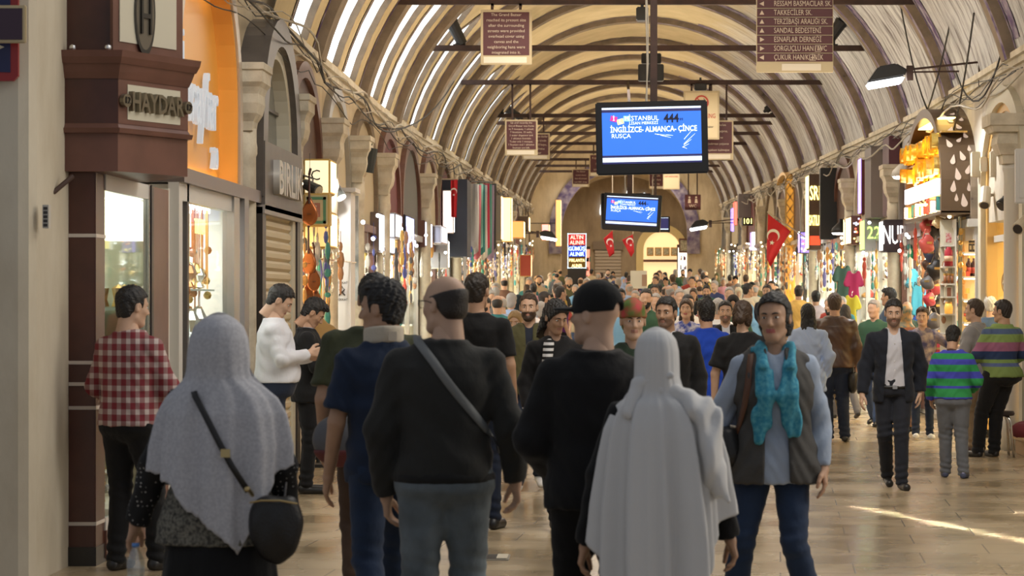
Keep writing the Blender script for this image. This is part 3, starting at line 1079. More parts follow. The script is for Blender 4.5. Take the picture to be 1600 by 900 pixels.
def VP(phi,y,R=RV):
    return (CX - R*math.cos(phi),y,ZC+gz(y)+R*math.sin(phi))
D = math.radians
PH0 = D(14.5)
WB,WT,WP = D(16),D(41),D(47)          # window slots: bottom, shoulder, point
phis = [PH0,WB,D(20),D(25),D(30),D(35),WT,WP]+[D(a) for a in range(52,166,6)]+[D(165.5)]
def wins(k):                               # two slots between each pair of ribs
    y = RIB0+PITCH*k
    return [(y+.78,y+2.05),(y+2.75,y+4.02)]
ylines = set([Y0V,Y1V])
W = []
for k in range(-1,15):
    ylines.add(round(RIB0+PITCH*k,3))
    for a,c in wins(k):
        if a > Y0V and c < Y1V:
            W.append((a,c)); ylines.update([round(a,3),round((a+c)/2,3),round(c,3)])
yl = sorted(y for y in ylines if Y0V <= y <= Y1V)
V,F,U = [],[],[]
def vid(phi,y):
    V.append(VP(phi,y)); U.append((phi/PI*RV*PI,y)); return len(V) - 1
def inwin(y0,y1):
    for a,c in W:
        if y0 >= a - 1e-3 and y1 <= c+1e-3: return (a,c)
    return None
for i in range(len(phis) - 1):
    p0,p1 = phis[i],phis[i+1]
    for j in range(len(yl) - 1):
        y0,y1 = yl[j],yl[j+1]
        w = inwin(y0,y1)
        if w and p0 >= WB - 1e-4 and p1 <= WT+1e-4: continue
        if w and abs(p0 - WT) < 1e-4:
            mid = (w[0]+w[1])/2
            if y1 <= mid+1e-3: F.append((vid(p0,y0),vid(p1,y1),vid(p1,y0)))
            else: F.append((vid(p0,y1),vid(p1,y1),vid(p1,y0)))
            continue
        F.append((vid(p0,y0),vid(p0,y1),vid(p1,y1),vid(p1,y0)))
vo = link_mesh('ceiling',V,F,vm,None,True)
ul = vo.data.uv_layers.new(name='arc')
for lp in vo.data.loops: ul.data[lp.index].uv = U[lp.vertex_index]
bm_ = bmesh.new(); bm_.from_mesh(vo.data); bmesh.ops.remove_doubles(bm_,verts=bm_.verts,dist=1e-4); bm_.to_mesh(vo.data); bm_.free()
structure(vo)

# windows: a bright pane just behind the vault skin, each with its painted border
nwin = 0
for a,c in W:
    nwin += 1
    m_ = (a+c)/2
    ph = [WB,D(20),D(25),D(30),D(35),WT]
    mb = MB(); R2 = RV+.06
    mb.strip([VP(p,a,R2) for p in ph] ,[VP(p,m_,R2) for p in ph]); mb.strip([VP(p,m_,R2) for p in ph],[VP(p,c,R2) for p in ph])
    mb._add([VP(WT,a,R2),VP(WT,m_,R2),VP(WP,m_,R2)],[(0,1,2)]); mb._add([VP(WT,m_,R2),VP(WT,c,R2),VP(WP,m_,R2)],[(0,1,2)])
    out = [(p,a) for p in ph]+[(WP,m_)]+[(p,c) for p in ph[::-1]]
    root = mb.build('window_%d' % nwin,pane_m); structure(root)
    mb = MB()   # reveal and thin frame
    mb.strip([VP(p,y,RV+.07) for p,y in out],[VP(p,y,RV - .02) for p,y in out])
    mb.build('frame',rib_m,root)
    mb = MB()
    def grow(p,y,d):
        if abs(y - m_) < 1e-6: return (p+d/RV*1.6,y)
        return (p,y+(d if y > m_ else -d))
    o2 = [grow(p,y,.10) for p,y in out]
    mb.strip([VP(p,y,RV - .012) for p,y in out],[VP(p,y,RV - .012) for p,y in o2])
    mb.build('painted_border',bord_m,root)
    mb = MB(); a_,c_ = a - .05,c+.05
    mb.strip([VP(p,a_,RV - .02) for p in (D(14.6),D(15.8))],[VP(p,c_,RV - .02) for p in (D(14.6),D(15.8))])
    mb.build('sill',stone_t,root)

# ribs with painted bands
ntr = 0
def arc(R,y,n=40,a0=14.5,a1=165.5):
    return [VP(D(a0+(a1 - a0)*k/n),y,R) for k in range(n+1)]
for k in range(0,15):
    y = RIB0+PITCH*k
    if y > Y1V: break
    ntr += 1
    w,d = .21,.12
    mb = MB()
    mb.strip(arc(RV - d,y - w),arc(RV - d,y+w)); mb.strip(arc(RV+.02,y - w),arc(RV - d,y - w)); mb.strip(arc(RV - d,y+w),arc(RV+.02,y+w))
    rb = structure(mb.build('trim_%d' % ntr,rib_m,None,True)); rb.data.polygons.foreach_set('use_smooth',[False]*len(rb.data.polygons))
    mb = MB()
    for s_ in (-1,1):
        mb.strip(arc(RV - .012,y+s_*(w+.02)),arc(RV - .012,y+s_*(w+.10)))
    mb.strip(arc(RV - .014,y - w - .16,30,108,163),arc(RV - .014,y - w - .48,30,108,163))
    mb.strip(arc(RV - d - .004,y - w+.02,30,95,165.5),arc(RV - d - .004,y - w+.16,30,95,165.5))
    mb.build('painted_band',band_m,rb)

# upper walls under the vault, both sides, with a cornice
def upwall(name,x,m,y0,y1,z0,z1,out):
    ysw = [y for y in ([y0]+[36+6*k for k in range(0,20)]+[y1]) if y0 <= y <= y1]
    mb = MB()
    for a,c in zip(ysw[:-1],ysw[1:]):
        vs = []
        for y in (a,c):
            for z in (z0,z1):
                vs += [(x,y,z+gz(y)),(x - out*.35,y,z+gz(y))]
        mb._add(vs,[(0,4,6,2),(1,3,7,5),(2,6,7,3),(0,1,5,4),(0,2,3,1),(4,5,7,6)])
    return structure(mb.build(name,m))
upwall('wall_left',XL,pl_wall,21.2,101,2.62,4.46,1)
upwall('wall_left_near',XL,pl_wall,15.9,17.9,2.62,4.76,1)
upwall('wall_right',XR,pl_wall_r,14,101,2.62,4.46,-1)
structure(MB().box(XR,XR+.3,14,26.5,0,2.62).build('wall_right_near',pl_wall_r))
upwall('wall_left_high',XL - .05,pl_wall,21.2,26.6,4.46,7.6,1)
upwall('wall_left_high_near',XL,pl_wall,15.9,21.2,4.76,7.6,1)
upwall('wall_right_high',XR+.05,pl_wall_r,14,26.6,4.46,7.6,-1)
for nm,x,s_ in (('trim_cornice_left',XL,1),('trim_cornice_right',XR,-1)):
    mb = MB()
    for a,c in zip([24.2]+[36+6*k for k in range(11)],[36+6*k for k in range(11)]+[101]):
        for u,z,h in ((.10,4.40,.07),(.05,4.33,.07)):
            vs = []
            for y in (a,c):
                vs += [(x - s_*.1,y,z+gz(y)),(x+s_*u,y,z+gz(y)),(x+s_*u,y,z+h+gz(y)),(x - s_*.1,y,z+h+gz(y))]
            mb._add(vs,[(0,1,5,4),(1,2,6,5),(2,3,7,6),(0,3,2,1),(4,5,6,7)])
    structure(mb.build(nm,stone_t))

# painted end arch and the room beyond
def archpts(cx,hw,zs,r,n=28,z0=0):
    pts = [(cx - hw,z0)]+[(cx - hw*math.cos(PI*k/n),zs+r*math.sin(PI*k/n)) for k in range(n+1)]+[(cx+hw,z0)]
    return pts
G1 = gz(101)
mb = MB()
inner = archpts(.55,2.65,3.3+G1,2.65,z0=G1 - .1); outer = archpts(.55,5.2,3.3+G1,5.4,z0=G1 - .1)
mb.slab(outer,inner,'Y',101,102.2)
structure(mb.build('wall_end_arch',pl_wall))
mb = MB()
i2 = archpts(.55,2.62,3.3+G1,2.62,z0=G1+2.4); o2 = archpts(.55,3.15,3.3+G1,3.15,z0=G1+2.4)
mb.slab(o2,i2,'Y',100.9,101.05)
purple = mat('painted_arch_purple',(.08,.055,.13),rough=.8,col2=(.33,.28,.30),nscale=3.2)
structure(mb.build('trim_painted_arch',purple))
# beyond: a lower vault, side walls, end wall
mb = MB()
G2 = gz(112)
ptsb = archpts(.55,3.3,3.4+G2,2.9,z0=G2 - 1)
mb.strip([(p,102.2,q) for p,q in ptsb],[(p,118,q) for p,q in ptsb])
structure(mb.build('ceiling_far',pl_wall))
mb = MB(); mb.box(-3,4.1,118,118.3,G2 - .5,8.5+G2 - 1)
structure(mb.build('wall_end',plaster('plaster_end',(.40,.33,.25),(.28,.23,.18),sc=2)))
for i,(x,z) in enumerate([(-.4,4.9),(.75,5.2),(1.5,5.0)]):
    mb = MB(); mb.prism([(x+.12*math.cos(a)+.12*math.sin(a),G2+z+.5*math.sin(a)) for a in [2*PI*k/14 for k in range(14)]],'Y',117.85,117.95)
    o = structure(mb.build('window_%d' % (100+i),pane_m))

# ---- near left pier of white-washed plaster, rounded at the street edge
mb = MB()
prof = [(-7.0,14.35),(-3.52,14.35),(-3.462,14.37),(-3.435,14.45),(-3.42,14.8),(-3.415,15.4),(-3.45,15.9),(-7.0,15.9)]
mb.prism(prof,'Z',0,7.6)
structure(mb.build('wall_left_pier',pl_pier,None))
mb = MB(); mb.box(9.2,9.5,2,14.2,0,.2); 

# near left side wall behind the shops closes the view
mb = MB(); mb.box(-6.9,-6.6,15.9,102,0,4.4); structure(mb.build('wall_back_left',pl_wall))
mb = MB(); mb.box(7.8,8.1,14,102,0,4.4); structure(mb.build('wall_back_right',pl_wall_r))

# ---- tie bars across the vault
rust = mat('iron_rust',(.055,.026,.018),rough=.7,noise=.4,nscale=6)
blackm = mat('black_metal',(.012,.012,.013),rough=.45)
BARS = [27.0,32.3,38.8,46.5,57.6,60.8,66,72,78,84,90,96]
def bar_z(y): return 5.67+gz(y)
for i,y in enumerate(BARS):
    z = bar_z(y); hx = math.sqrt(max(.1,RV**2 - (z - gz(y) - ZC)**2))+.05
    o = MB().box(CX - hx,CX+hx,y - .045,y+.045,z - .045,z+.045).build('tie_bar',rust,None,bevel=.008)
    tag(o,'rust-brown iron tie bar across the vault, %s from the near end' % ['first','second','third','fourth','fifth','sixth','seventh','eighth','ninth','tenth','eleventh','twelfth'][i],'tie bar','iron tie bars across the vault')

def floodlight(x,y,z,dx,dz,label,L=.42,dy=-.25):
    r = empty('floodlight',(x,y,z))
    tag(r,label,'spotlight','black floodlights on the tie bars')
    d = Vector((dx,dy,dz)).normalized()
    c = Vector((0,0,.20))
    mb = MB(); mb.bar(c - d*L*.45,c+d*L*.42,.085,.10,12); mb.bar(c+d*L*.42,c+d*L*.55,.11,.11,12); mb.build('housing',blackm,r)
    mb = MB(); mb.bar(c - d*L*.62,c - d*L*.45,.03,.06,8); mb.build('cable_gland',blackm,r)
    mb = MB(); mb.tube([(0,0,.0),(0,0,.08),(.0,0,.20)],.022,6); mb.box(-.06,.06,-.03,.03,-.005,.02); mb.build('bracket',blackm,r)
for px,yb,dx,dz,w in [(714,38.8,-.45,.9,'leaning left on the third tie bar'),(1303,38.8,.55,.8,'leaning right on the third tie bar, beside the street directory'),(776,57.6,-.6,.8,'on the fifth tie bar, above the small maroon notice'),(803,60.8,-.8,.5,'low on the sixth tie bar, above the small maroon notice'),
                          (1207,57.6,.8,.6,'paired on the fifth tie bar at the right'),(1221,60.8,.7,.8,'paired on the sixth tie bar at the right')]:
    floodlight((px - 955)*yb/FPX,yb,bar_z(yb)+.045,dx,dz,'black cylindrical floodlight ' +w)
def speaker_box(px0,px1,py0,py1,Y,label):
    x0,z1 = at(px0,py0,Y); x1,z0 = at(px1,py1,Y)
    r = empty('loudspeaker',((x0+x1)/2,Y,z0)); tag(r,label,'speaker')
    w = (x1 - x0)/2; h = z1 - z0
    mb = MB(); mb.box(-w,w,-.12,.12,0,h); mb.build('cabinet',blackm,r,bevel=.015)
    mb = MB(); mb.box(-w*.85,w*.85,-.13,-.12,h*.06,h*.94); mb.build('grille',mat('grille',(.03,.03,.03),rough=.8),r)
    mb = MB(); mb.box(-.02,.02,-.02,.02,h,h+.12); mb.build('bracket',blackm,r)
speaker_box(994,1013,12,33,32.3,'small black loudspeaker hanging under the second tie bar')
speaker_box(997,1037,101,127,46.2,'black loudspeaker box hanging at the fourth tie bar')
speaker_box(1002,1033,84,100,46.8,'short black box above the larger loudspeaker at the fourth bar')
speaker_box(1085,1104,131,142,46.5,'flat black box under the fourth tie bar, above the no smoking sign')

# ---- cables draped along both walls
cab = mat('cable_dark',(.03,.028,.026),rough=.6); cabw = mat('cable_pale',(.42,.38,.31),rough=.6)
rng = random.Random(5)
k = 0
for side,x in (('left',XL),('right',XR)):
    s_ = 1 if side == 'left' else -1
    for j in range(7):
        pts = []; y = 19 if side == 'left' else 26.5
        z0 = 4.12+rng.uniform(-.16,.16); u = .10+rng.uniform(0,.22)
        if side == 'left' and j < 4: y = 16.5
        while y < 98:
            sag = .09*math.sin(y*(.9+.13*j)+j) - .05*abs(math.sin(y*.7))
            pts.append((x+s_*(u+.04*math.sin(y*1.3+j)),y,z0+sag+gz(y)+(.15 if y < 26 else 0))); y += .55 if y < 50 else 1.2
        o = MB().tube(pts,rng.choice([.006,.009,.013]),5).build('cable',cabw if j % 2 else cab)
        tag(o,'%s cable looping along the %s wall under the vault' % ('pale' if j % 2 else 'dark',side),'cable','%s cables along the %s wall' % ('pale' if j % 2 else 'dark',side))
for j,(xa,ya,za,xb,yb,zb) in enumerate([(-2.6,40,5.3,-3.3,33,4.1),(4.3,30,5.6,4.45,36,4.0),(4.2,28,5.0,4.5,33,3.6),(3.9,33,6.0,4.5,33.4,4.1),(4.48,27.6,4.6,4.35,30.5,4.55)]):
    pts = []
    for k_ in range(9):
        t = k_/8; pts.append((xa+(xb - xa)*t,ya+(yb - ya)*t,za+(zb - za)*t - (.35 if j != 4 else .5)*4*t*(1 - t)))
    o = MB().tube(pts,.012,5).build('cable',cab)
    tag(o,['thin dark cable slung from the vault to the left wall','dark cable dropping from the vault by the lamp bracket','dark cable hanging near the gold sign','steep dark cable crossing the whitewashed vault','grey cable loop hanging at the top right corner'][j],'cable')

# ================================================================ shops
alu = mat('aluminium',(.42,.41,.39),rough=.35,metal=.8)
alu_w = mat('frame_white',(.60,.58,.54),rough=.4)
dark_f = mat('frame_dark',(.035,.028,.025),rough=.4)
wood_d = mat('mahogany',(.085,.026,.016),rough=.32,noise=.3,nscale=4,spec=.6)
wood_m = mat('mahogany_mid',(.17,.075,.055),rough=.4,noise=.2,nscale=4)
cream_p = mat('cream_panel',(.62,.58,.46),rough=.6)
shop_w = mat('shop_wall',(.70,.66,.58),rough=.7)
lampw = emis('shop_lamp_white',(1.0,.97,.92),12)
lampy = emis('shop_lamp_warm',(1.0,.78,.46),12)
glass = glassm('shop_glass',(.93,.97,.96),.10,.02)
goldm = mat('gold',(.85,.55,.18),rough=.28,metal=1)
silverm = mat('silver',(.8,.8,.8),rough=.25,metal=1)
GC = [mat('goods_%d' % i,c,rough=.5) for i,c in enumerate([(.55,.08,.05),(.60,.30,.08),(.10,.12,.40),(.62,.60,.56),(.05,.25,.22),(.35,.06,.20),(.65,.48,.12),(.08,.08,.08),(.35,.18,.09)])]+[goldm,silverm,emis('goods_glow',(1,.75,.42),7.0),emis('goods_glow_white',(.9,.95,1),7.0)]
ORD = ['first','second','third','fourth','fifth','sixth','seventh','eighth','ninth','tenth','eleventh','twelfth','thirteenth','fourteenth','fifteenth','sixteenth','seventeenth','eighteenth','nineteenth','twentieth','twenty-first']

def side_x(side,u):     # u metres out from the wall into the street
    return XL+u if side == 'left' else XR - u

def clutter(mb,rng,side,y0,y1,u0,u1,z0,z1,n,smin_=.03,smax_=.10):
    for _ in range(n):
        a,b_,c = [rng.uniform(smin_,smax_) for _ in range(3)]
        u = rng.uniform(u0,u1); y = rng.uniform(y0,y1); z = rng.uniform(z0,z1)
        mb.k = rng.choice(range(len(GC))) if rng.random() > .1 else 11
        x = side_x(side,u)
        if rng.random() < .5: mb.box(x - a/2,x+a/2,y - b_/2,y+b_/2,z,z+c)
        else: mb.lathe([(0,0),(a*.5,.1*c),(a*.55,.5*c),(a*.25,.8*c),(0,c)],(x,y,z),6)

def pilaster(side,y,n):
    g = gz(y)
    X = side_x(side,0.125); s_ = 1 if side == 'left' else -1
    r = empty('stone_pilaster',(X,y,g)); tag(r,'cream stone column with flared capital, %s side, %s from the near end' % (side,ORD[n]),'column','stone columns on the %s side' % side)
    mb = MB()
    mb.lathe([(.125,0),(.125,.35),(.122,.40),(.115,.46),(.11,2.95),(.122,2.98),(.122,3.04),(.115,3.08),(.115,3.2)],(0,0,0),12)
    mb.build('shaft',stone_t,r,True)
    mb = MB()
    def ring(h,z): return [(-.12,-h,z),(h*.75,-h,z),(h*.75,h,z),(-.12,h,z)]
    lv = [(.125,3.18),(.14,3.26),(.19,3.33),(.215,3.42),(.21,3.50),(.235,3.56),(.27,3.60),(.27,3.70),(.29,3.71),(.29,3.77)]
    vs = []; fs = []
    for h,z in lv: vs += [(s_*x,y_,z_) for x,y_,z_ in ring(h,z)]
    for j in range(len(lv) - 1):
        for i in range(4): fs.append((4*j+i,4*j+(i+1) % 4,4*j+4+(i+1) % 4,4*j+4+i))
    fs += [(3,2,1,0),tuple(range(4*len(lv)-4,4*len(lv)))]
    mb._add(vs,fs); mb.build('capital',stone_t,r)
    return r

def pointed(y0,y1,zs,zt,n=10,k=.62):
    """outline of a pointed arch from (y0, zs) over the top to (y1, zs)"""
    m = (y0+y1)/2
    L = [(y0+(m - y0)*(1 - math.cos(i/n*PI/2)),zs+(zt - zs)*math.sin(i/n*PI/2)) for i in range(n+1)]
    return L+[(2*m - y,z) for y,z in L[-2::-1]]

def shop(side,y0,y1,n,front='glass',lamp='w',tymp=None,back=None,frame=None,goods=60,floor_=True,arch_m=None,label=None):
    """one shop cell with lit interior, framed front, arch above"""
    g = gz((y0+y1)/2); s_ = 1 if side == 'left' else -1
    rng = random.Random(n*7+(3 if side == 'left' else 11))
    r = empty('shop_front',(0,0,g)); 
    tag(r,label or '%s shop unit down the %s side, %s' % (ORD[n],side,dict(glass='lit behind framed glass',open='open-fronted and full of goods',shutter='closed with a rolled metal shutter')[front]),'shop front','shop units on the %s side' % side)
    fm_ = frame or rng.choice([alu,alu_w,dark_f,wood_m])
    ya,yb = y0+.16,y1 - .16
    D_ = 1.9
    # cell
    mb = MB()
    xb,xf = side_x(side,-D_),side_x(side,-.02)
    mb.box(xb,side_x(side,-D_ - .1),ya - .1,yb+.1,0,2.62)
    mb.box(xb,xf,ya - .12,ya,0,2.62); mb.box(xb,xf,yb,yb+.12,0,2.62)
    mb.box(xb,xf,ya,yb,2.56,2.62); mb.box(xb,xf,ya,yb,0,.12)
    mb.build('interior',back or shop_w,r)
    mb = MB(); 
    mb.box(side_x(side,-.35),side_x(side,-1.5),ya+.2,yb - .2,2.52,2.555)
    mb.each('ceiling_lamp',lampw if lamp == 'w' else lampy,r)
    # frame
    mb = MB()
    for yy in (ya,(ya+yb)/2,yb):
        mb.box(side_x(side,-.05),side_x(side,.03),yy - .035,yy+.035,.1,2.5)
    mb.box(side_x(side,-.05),side_x(side,.04),ya,yb,2.44,2.6); mb.box(side_x(side,-.05),side_x(side,.04),ya,yb,.08,.32)
    mb.build('frame',fm_,r)
    if front == 'glass':
        mb = MB(); mb.box(side_x(side,-.015),side_x(side,-.008),ya,yb,.3,2.46); mb.build('glass_pane',glass,r)
    if front == 'shutter':
        mb = MB()
        for k in range(24): mb.bar((side_x(side,-.02),ya,.15+k*.1),(side_x(side,-.02),yb,.15+k*.1),.055,n=8)
        mb.build('roller_shutter',mat('shutter_cream',(.62,.52,.34),rough=.5),r)
    else:
        mb = MB()
        for z in (.75,1.15,1.55,1.95):     # shelves against the far end and the back
            mb.box(side_x(side,-.05),side_x(side,-D_+.02),yb - .32,yb - .01,z,z+.025)
            mb.box(side_x(side,-D_+.3),side_x(side,-D_),ya,yb,z,z+.025)
        mb.box(side_x(side,-.10),side_x(side,-.45),ya+.1,yb - .1,.12,.70)
        mb.build('shelves',shop_w,r)
        mb = MB()
        for z in (.775,1.175,1.575,1.975):
            clutter(mb,rng,side,yb - .30,yb - .06,-1.2,-.10,z,z+.02,goods // 5,.05,.22)
            clutter(mb,rng,side,ya+.2,yb - .4,-D_+.05,-D_+.28,z,z,goods // 8,.06,.25)
        clutter(mb,rng,side,ya+.15,yb - .2,-.42,-.12,.70,.72,goods // 2,.04,.25)
        for _ in range(goods // 3):     # strings of small things hanging in the front
            yy = rng.uniform(ya+.1,yb - .1); uu = rng.uniform(-.3,-.06); zz = rng.uniform(1.9,2.3); mb.k = rng.choice([0,1,2,3,6,9,10,11,12])
            mb.bar((side_x(side,uu),yy,2.45),(side_x(side,uu),yy,zz),.006,n=4); mb.ball((side_x(side,uu),yy,zz),rng.uniform(.03,.07),6,4)
        gg = mb.build('goods',GC,r); gg['kind'] = 'stuff'
        mb = MB()       # strings of wares hung outside under the sign, with small bulbs between
        for _ in range(20 if front == 'open' else 4):
            yy = rng.uniform(ya,yb); uu = rng.uniform(.06,.42 if front == 'open' else .2); zt = rng.uniform(2.2,2.7); L_ = rng.uniform(.3,1.0)
            mb.k = rng.choice([0,1,2,3,3,4,7,7,8,8,9,10,10]); mb.bar((side_x(side,uu),yy,zt+.1),(side_x(side,uu),yy,zt - L_),.004,n=4)
            for q in range(4): mb.ball((side_x(side,uu),yy,zt - L_*(q+.5)/4),(rng.uniform(.015,.045),.03,rng.uniform(.03,.12)),6,4)
        for _ in range(3): mb.k = 12 if lamp == 'w' else 11; mb.ball((side_x(side,rng.uniform(.1,.35)),rng.uniform(ya,yb),rng.uniform(2.35,2.9)),.028,6,4)
        gg = mb.build('hanging_wares',GC,r); gg['kind'] = 'stuff'
    # blind arch over the shop
    am = arch_m or rng.choice([stone_t,rib_m,alu,wood_m])
    tm_ = tymp or rng.choice([mat('tymp_grey',(.16,.155,.15),rough=.7),mat('tymp_brown',(.10,.05,.035),rough=.5),mat('tymp_cream',(.50,.42,.28),rough=.7),mat('tymp_maroon',(.15,.03,.035),rough=.6)])
    o_ = pointed(ya - .02,yb+.02,3.1,4.28); i_ = pointed(ya+.12,yb - .12,3.1,4.10)
    o_ = [(ya - .02,2.62)]+o_+[(yb+.02,2.62)]; i_ = [(ya+.12,2.62)]+i_+[(yb - .12,2.62)]
    mb = MB(); mb.slab(o_,i_,'X',side_x(side,.0),side_x(side,.085)); mb.build('arch_moulding',am,r)
    mb = MB(); mb.prism(i_,'X',side_x(side,.0),side_x(side,.03)); mb.build('tympanum',tm_,r)
    mb = MB(); mb.box(side_x(side,0),side_x(side,.12),ya - .05,yb+.05,2.60,2.70); mb.build('lintel',fm_,r)
    return r

def signboard(label,px0,px1,py0,py1,Y,depth,face,rim=None,texts=(),lit=None,side=None,name='sign_board',group=None):
    """box whose camera-facing end fills the given part of the picture; lit = material of its street-side face"""
    x0,z1 = at(px0,py0,Y); x1,z0 = at(px1,py1,Y)
    r = empty(name,((x0+x1)/2,Y,z0)); tag(r,label,'sign',group)
    w = (x1 - x0)/2; h = z1 - z0
    mb = MB(); mb.box(-w,w,0,depth,0,h); mb.build('box',rim or face,r,bevel=min(.012,w*.2))
    mb = MB(); e = min(.02,w*.15); mb.box(-w+e,w - e,-.008,.0,e,h - e); mb.build('panel',face,r)
    s_ = 1 if (x0+x1) < .5 else -1; g_ = (XL if s_ > 0 else XR) - (x0+x1)/2
    if abs(g_) > w: MB().bar((-s_*w*.9,depth*.5,h*.5),(g_,depth*.5,h*.5),.02,n=4).build('bracket',dark_f,r)
    if lit:
        mb = MB(); mb.box(s_*w,s_*(w+.012),.03,depth - .03,.03,h - .03); mb.build('lit_face',lit,r)
    for t in texts:
        body,size,m_,tx,tz = t[:5]
        text(body,size,m_,r,(tx*w,-.014,h*tz),(PI/2,0,0),.004,sx=t[5] if len(t) > 5 else 1)
    return r

# ---------------------------------------------------------------- left: the jeweller's booth at the corner
white_l = emis('letter_white_lit',(1,.98,.92),1.6)
bronze = mat('bronze_letters',(.22,.19,.14),rough=.35,metal=.7)
r = empty('jeweller_booth',(0,0,0)); tag(r,'mahogany jeweller shop front with carved cornice and bright window, at the white pier','shop front')
mb = MB(); mb.box(-3.42,-3.245,15.22,15.5,0,2.48); mb.build('corner_post',wood_d,r,bevel=.006)
mb = MB()
for z in (.255,.985,1.135,1.27,2.07): mb.box(-3.425,-3.240,15.214,15.5,z,z+.022)
mb.each('inlay_band',mat('inlay_pale',(.62,.56,.50),rough=.4),r)
mb = MB(); mb.box(-3.425,-3.24,15.21,15.5,0,.12); mb.build('plinth',mat('plinth_black',(.02,.018,.016),rough=.3),r)
# angled head of the booth: plan points
A = Vector((-3.42,15.12)); B = Vector((-3.085,15.12)); C_ = Vector((-2.765,15.78)); E = Vector((-3.16,16.5)); Fp = Vector((-3.42,16.6))
def booth(zs_off,m_,nm,r=r):
    mb = MB()
    for z0,z1,o0,o1 in zs_off:
        def ex(o):
            return [(A.x,A.y - o),(B.x+.02*0+o*.5,B.y - o),(C_.x+o,C_.y - .3*o),(E.x+o,E.y),(Fp.x,Fp.y)]
        p,q = ex(o0),ex(o1)
        vs = [(x,y,z0) for x,y in p]+[(x,y,z1) for x,y in q]
        mb._add(vs,[(i,(i+1) % 5,5+(i+1) % 5,5+i) for i in range(5)]+[(4,3,2,1,0),(5,6,7,8,9)])
    return mb.build(nm,m_,r)
booth([(2.48,2.72,0,0)],wood_m,'fascia')
booth([(2.72,2.75,.03,.04),(2.75,2.78,.02,.0)],wood_m,'lower_moulding')
booth([(2.78,3.06,0,0)],wood_d,'frieze')
booth([(3.06,3.10,.01,.03),(3.10,3.15,.03,.05),(3.15,3.19,.06,.085),(3.19,3.23,.085,.095)],wood_m,'cornice')
booth([(3.23,4.9,-.055,-.055)],wood_d,'upper_case')
dirv = (C_ - B); Ls = dirv.length; dirv.normalize(); nrm = Vector((dirv.y,-dirv.x)); ang = math.atan2(dirv.y,dirv.x)
def on_face(t,o=0): p = B+dirv*t+nrm*o; return p
def face_panel(t0,t1,z0,z1,o,th,m_,nm):
    mb = MB(); a = on_face(t0,o); b_ = on_face(t1,o); c = on_face(t1,o+th); d = on_face(t0,o+th)
    mb.prism([(a.x,a.y),(b_.x,b_.y),(c.x,c.y),(d.x,d.y)],'Z',z0,z1); return mb.build(nm,m_,r)
face_panel(0,Ls,2.78,3.06,-.03,.034,wood_m,'name_frame')
face_panel(.09,Ls - .09,2.81,3.03,.004,.004,cream_p,'name_panel')
face_panel(.0,Ls,3.23,4.9,-.06,.022,wood_m,'arch_frame')
# cream arched panel with the oval emblem
pts = [(0.06,3.30),(Ls - .08,3.30)]
tt = [(Ls - .08,3.8),(Ls - .11,4.2),(Ls - .2,4.55),(Ls*.5,4.8),(.2,4.55),(.11,4.2),(.06,3.8)]
poly = pts+tt
mb = MB(); vs = []
for o in (-.037,-.030):
    for t,z in poly: p = on_face(t,o); vs.append((p.x,p.y,z))
n = len(poly); mb._add(vs,[(i,(i+1) % n,n+(i+1) % n,n+i) for i in range(n)]+[tuple(range(n)),tuple(range(n,2*n))])
mb.build('arched_panel',cream_p,r)
p = on_face(Ls*.42,-.01)
mb = MB(); pts = [(math.cos(2*PI*k/28),math.sin(2*PI*k/28)) for k in range(29)]
vs_o = []; 
for rr_,o in ((1,.0),(.86,.0)):
    vs_o.append([(p.x+dirv.x*.105*rr_*c - nrm.x*.008,p.y+dirv.y*.105*rr_*c - nrm.y*.008,3.50+.27*rr_*s2) for c,s2 in pts])
mb.strip(vs_o[0],vs_o[1]); mb.build('emblem_ring',mat('emblem_dark',(.03,.026,.022),rough=.4),r)
mb = MB(); vs = vs_o[1][:-1]; mb._add(vs,[tuple(range(len(vs)))]); mb.build('emblem_disc',mat('emblem_bronze',(.17,.15,.12),rough=.4,metal=.5),r)
text('H',.34,mat('emblem_dark',(.03,.026,.022)),r,(p.x+nrm.x*.0,p.y+nrm.y*.0,3.47),(PI/2,0,ang),.006,sx=.55,name='emblem_letter')
p = on_face(Ls/2,.012)
text('HAYDAR',.17,bronze,r,(p.x,p.y,2.918),(PI/2,0,ang),.028,sx=.80,bold=.004,name='lettering')
for t in (.045,Ls - .04):
    p = on_face(t,.01); mb = MB(); mb.bar((p.x,p.y,2.925),(p.x+nrm.x*.03,p.y+nrm.y*.03,2.925),.042,.042,12); mb.build('number_disc',bronze,r)
    q = p+nrm*.034; text('12',.06,dark_f,r,(q.x,q.y,2.925),(PI/2,0,ang),.003,name='number')
mb = MB()
for x in (-3.36,-3.14): mb.ball((x,15.09,3.25),.022)
mb.each('stud',silverm,r)
# bright window and door
mb = MB(); mb.box(-3.252,-3.246,15.5,16.9,.28,2.42); mb.build('window_glass',glass,r)
mb = MB(); mb.box(-3.26,-3.235,15.48,16.95,.2,.28); mb.box(-3.26,-3.235,15.48,16.95,2.38,2.48); mb.each('sill_rail',alu_w,r)
mb = MB(); mb.box(-3.27,-3.23,15.48,18.0,.02,.2); mb.build('base_board',wood_m,r)
mb = MB(); mb.box(-3.28,-3.22,16.95,17.02,0,2.48); mb.build('door_post',dark_f,r)
mb = MB(); mb.box(-3.27,-3.23,16.90,16.945,0,2.48); mb.box(-3.27,-3.23,17.03,17.06,0,2.48); mb.each('door_edge',silverm,r)
mb = MB(); mb.box(-3.30,-3.25,17.06,17.75,0,2.48); mb.build('door_leaf',wood_m,r)
mb = MB(); mb.box(-5.2,-3.27,17.75,17.85,0,2.48); mb.box(-5.3,-5.2,15.5,17.8,0,2.48); mb.build('inner_wall',mat('inner_pale',(.50,.52,.38),rough=.6),r)
mb = MB(); mb.box(-5.2,-3.3,15.9,17.8,2.44,2.48); mb.build('inner_ceiling',shop_w,r)
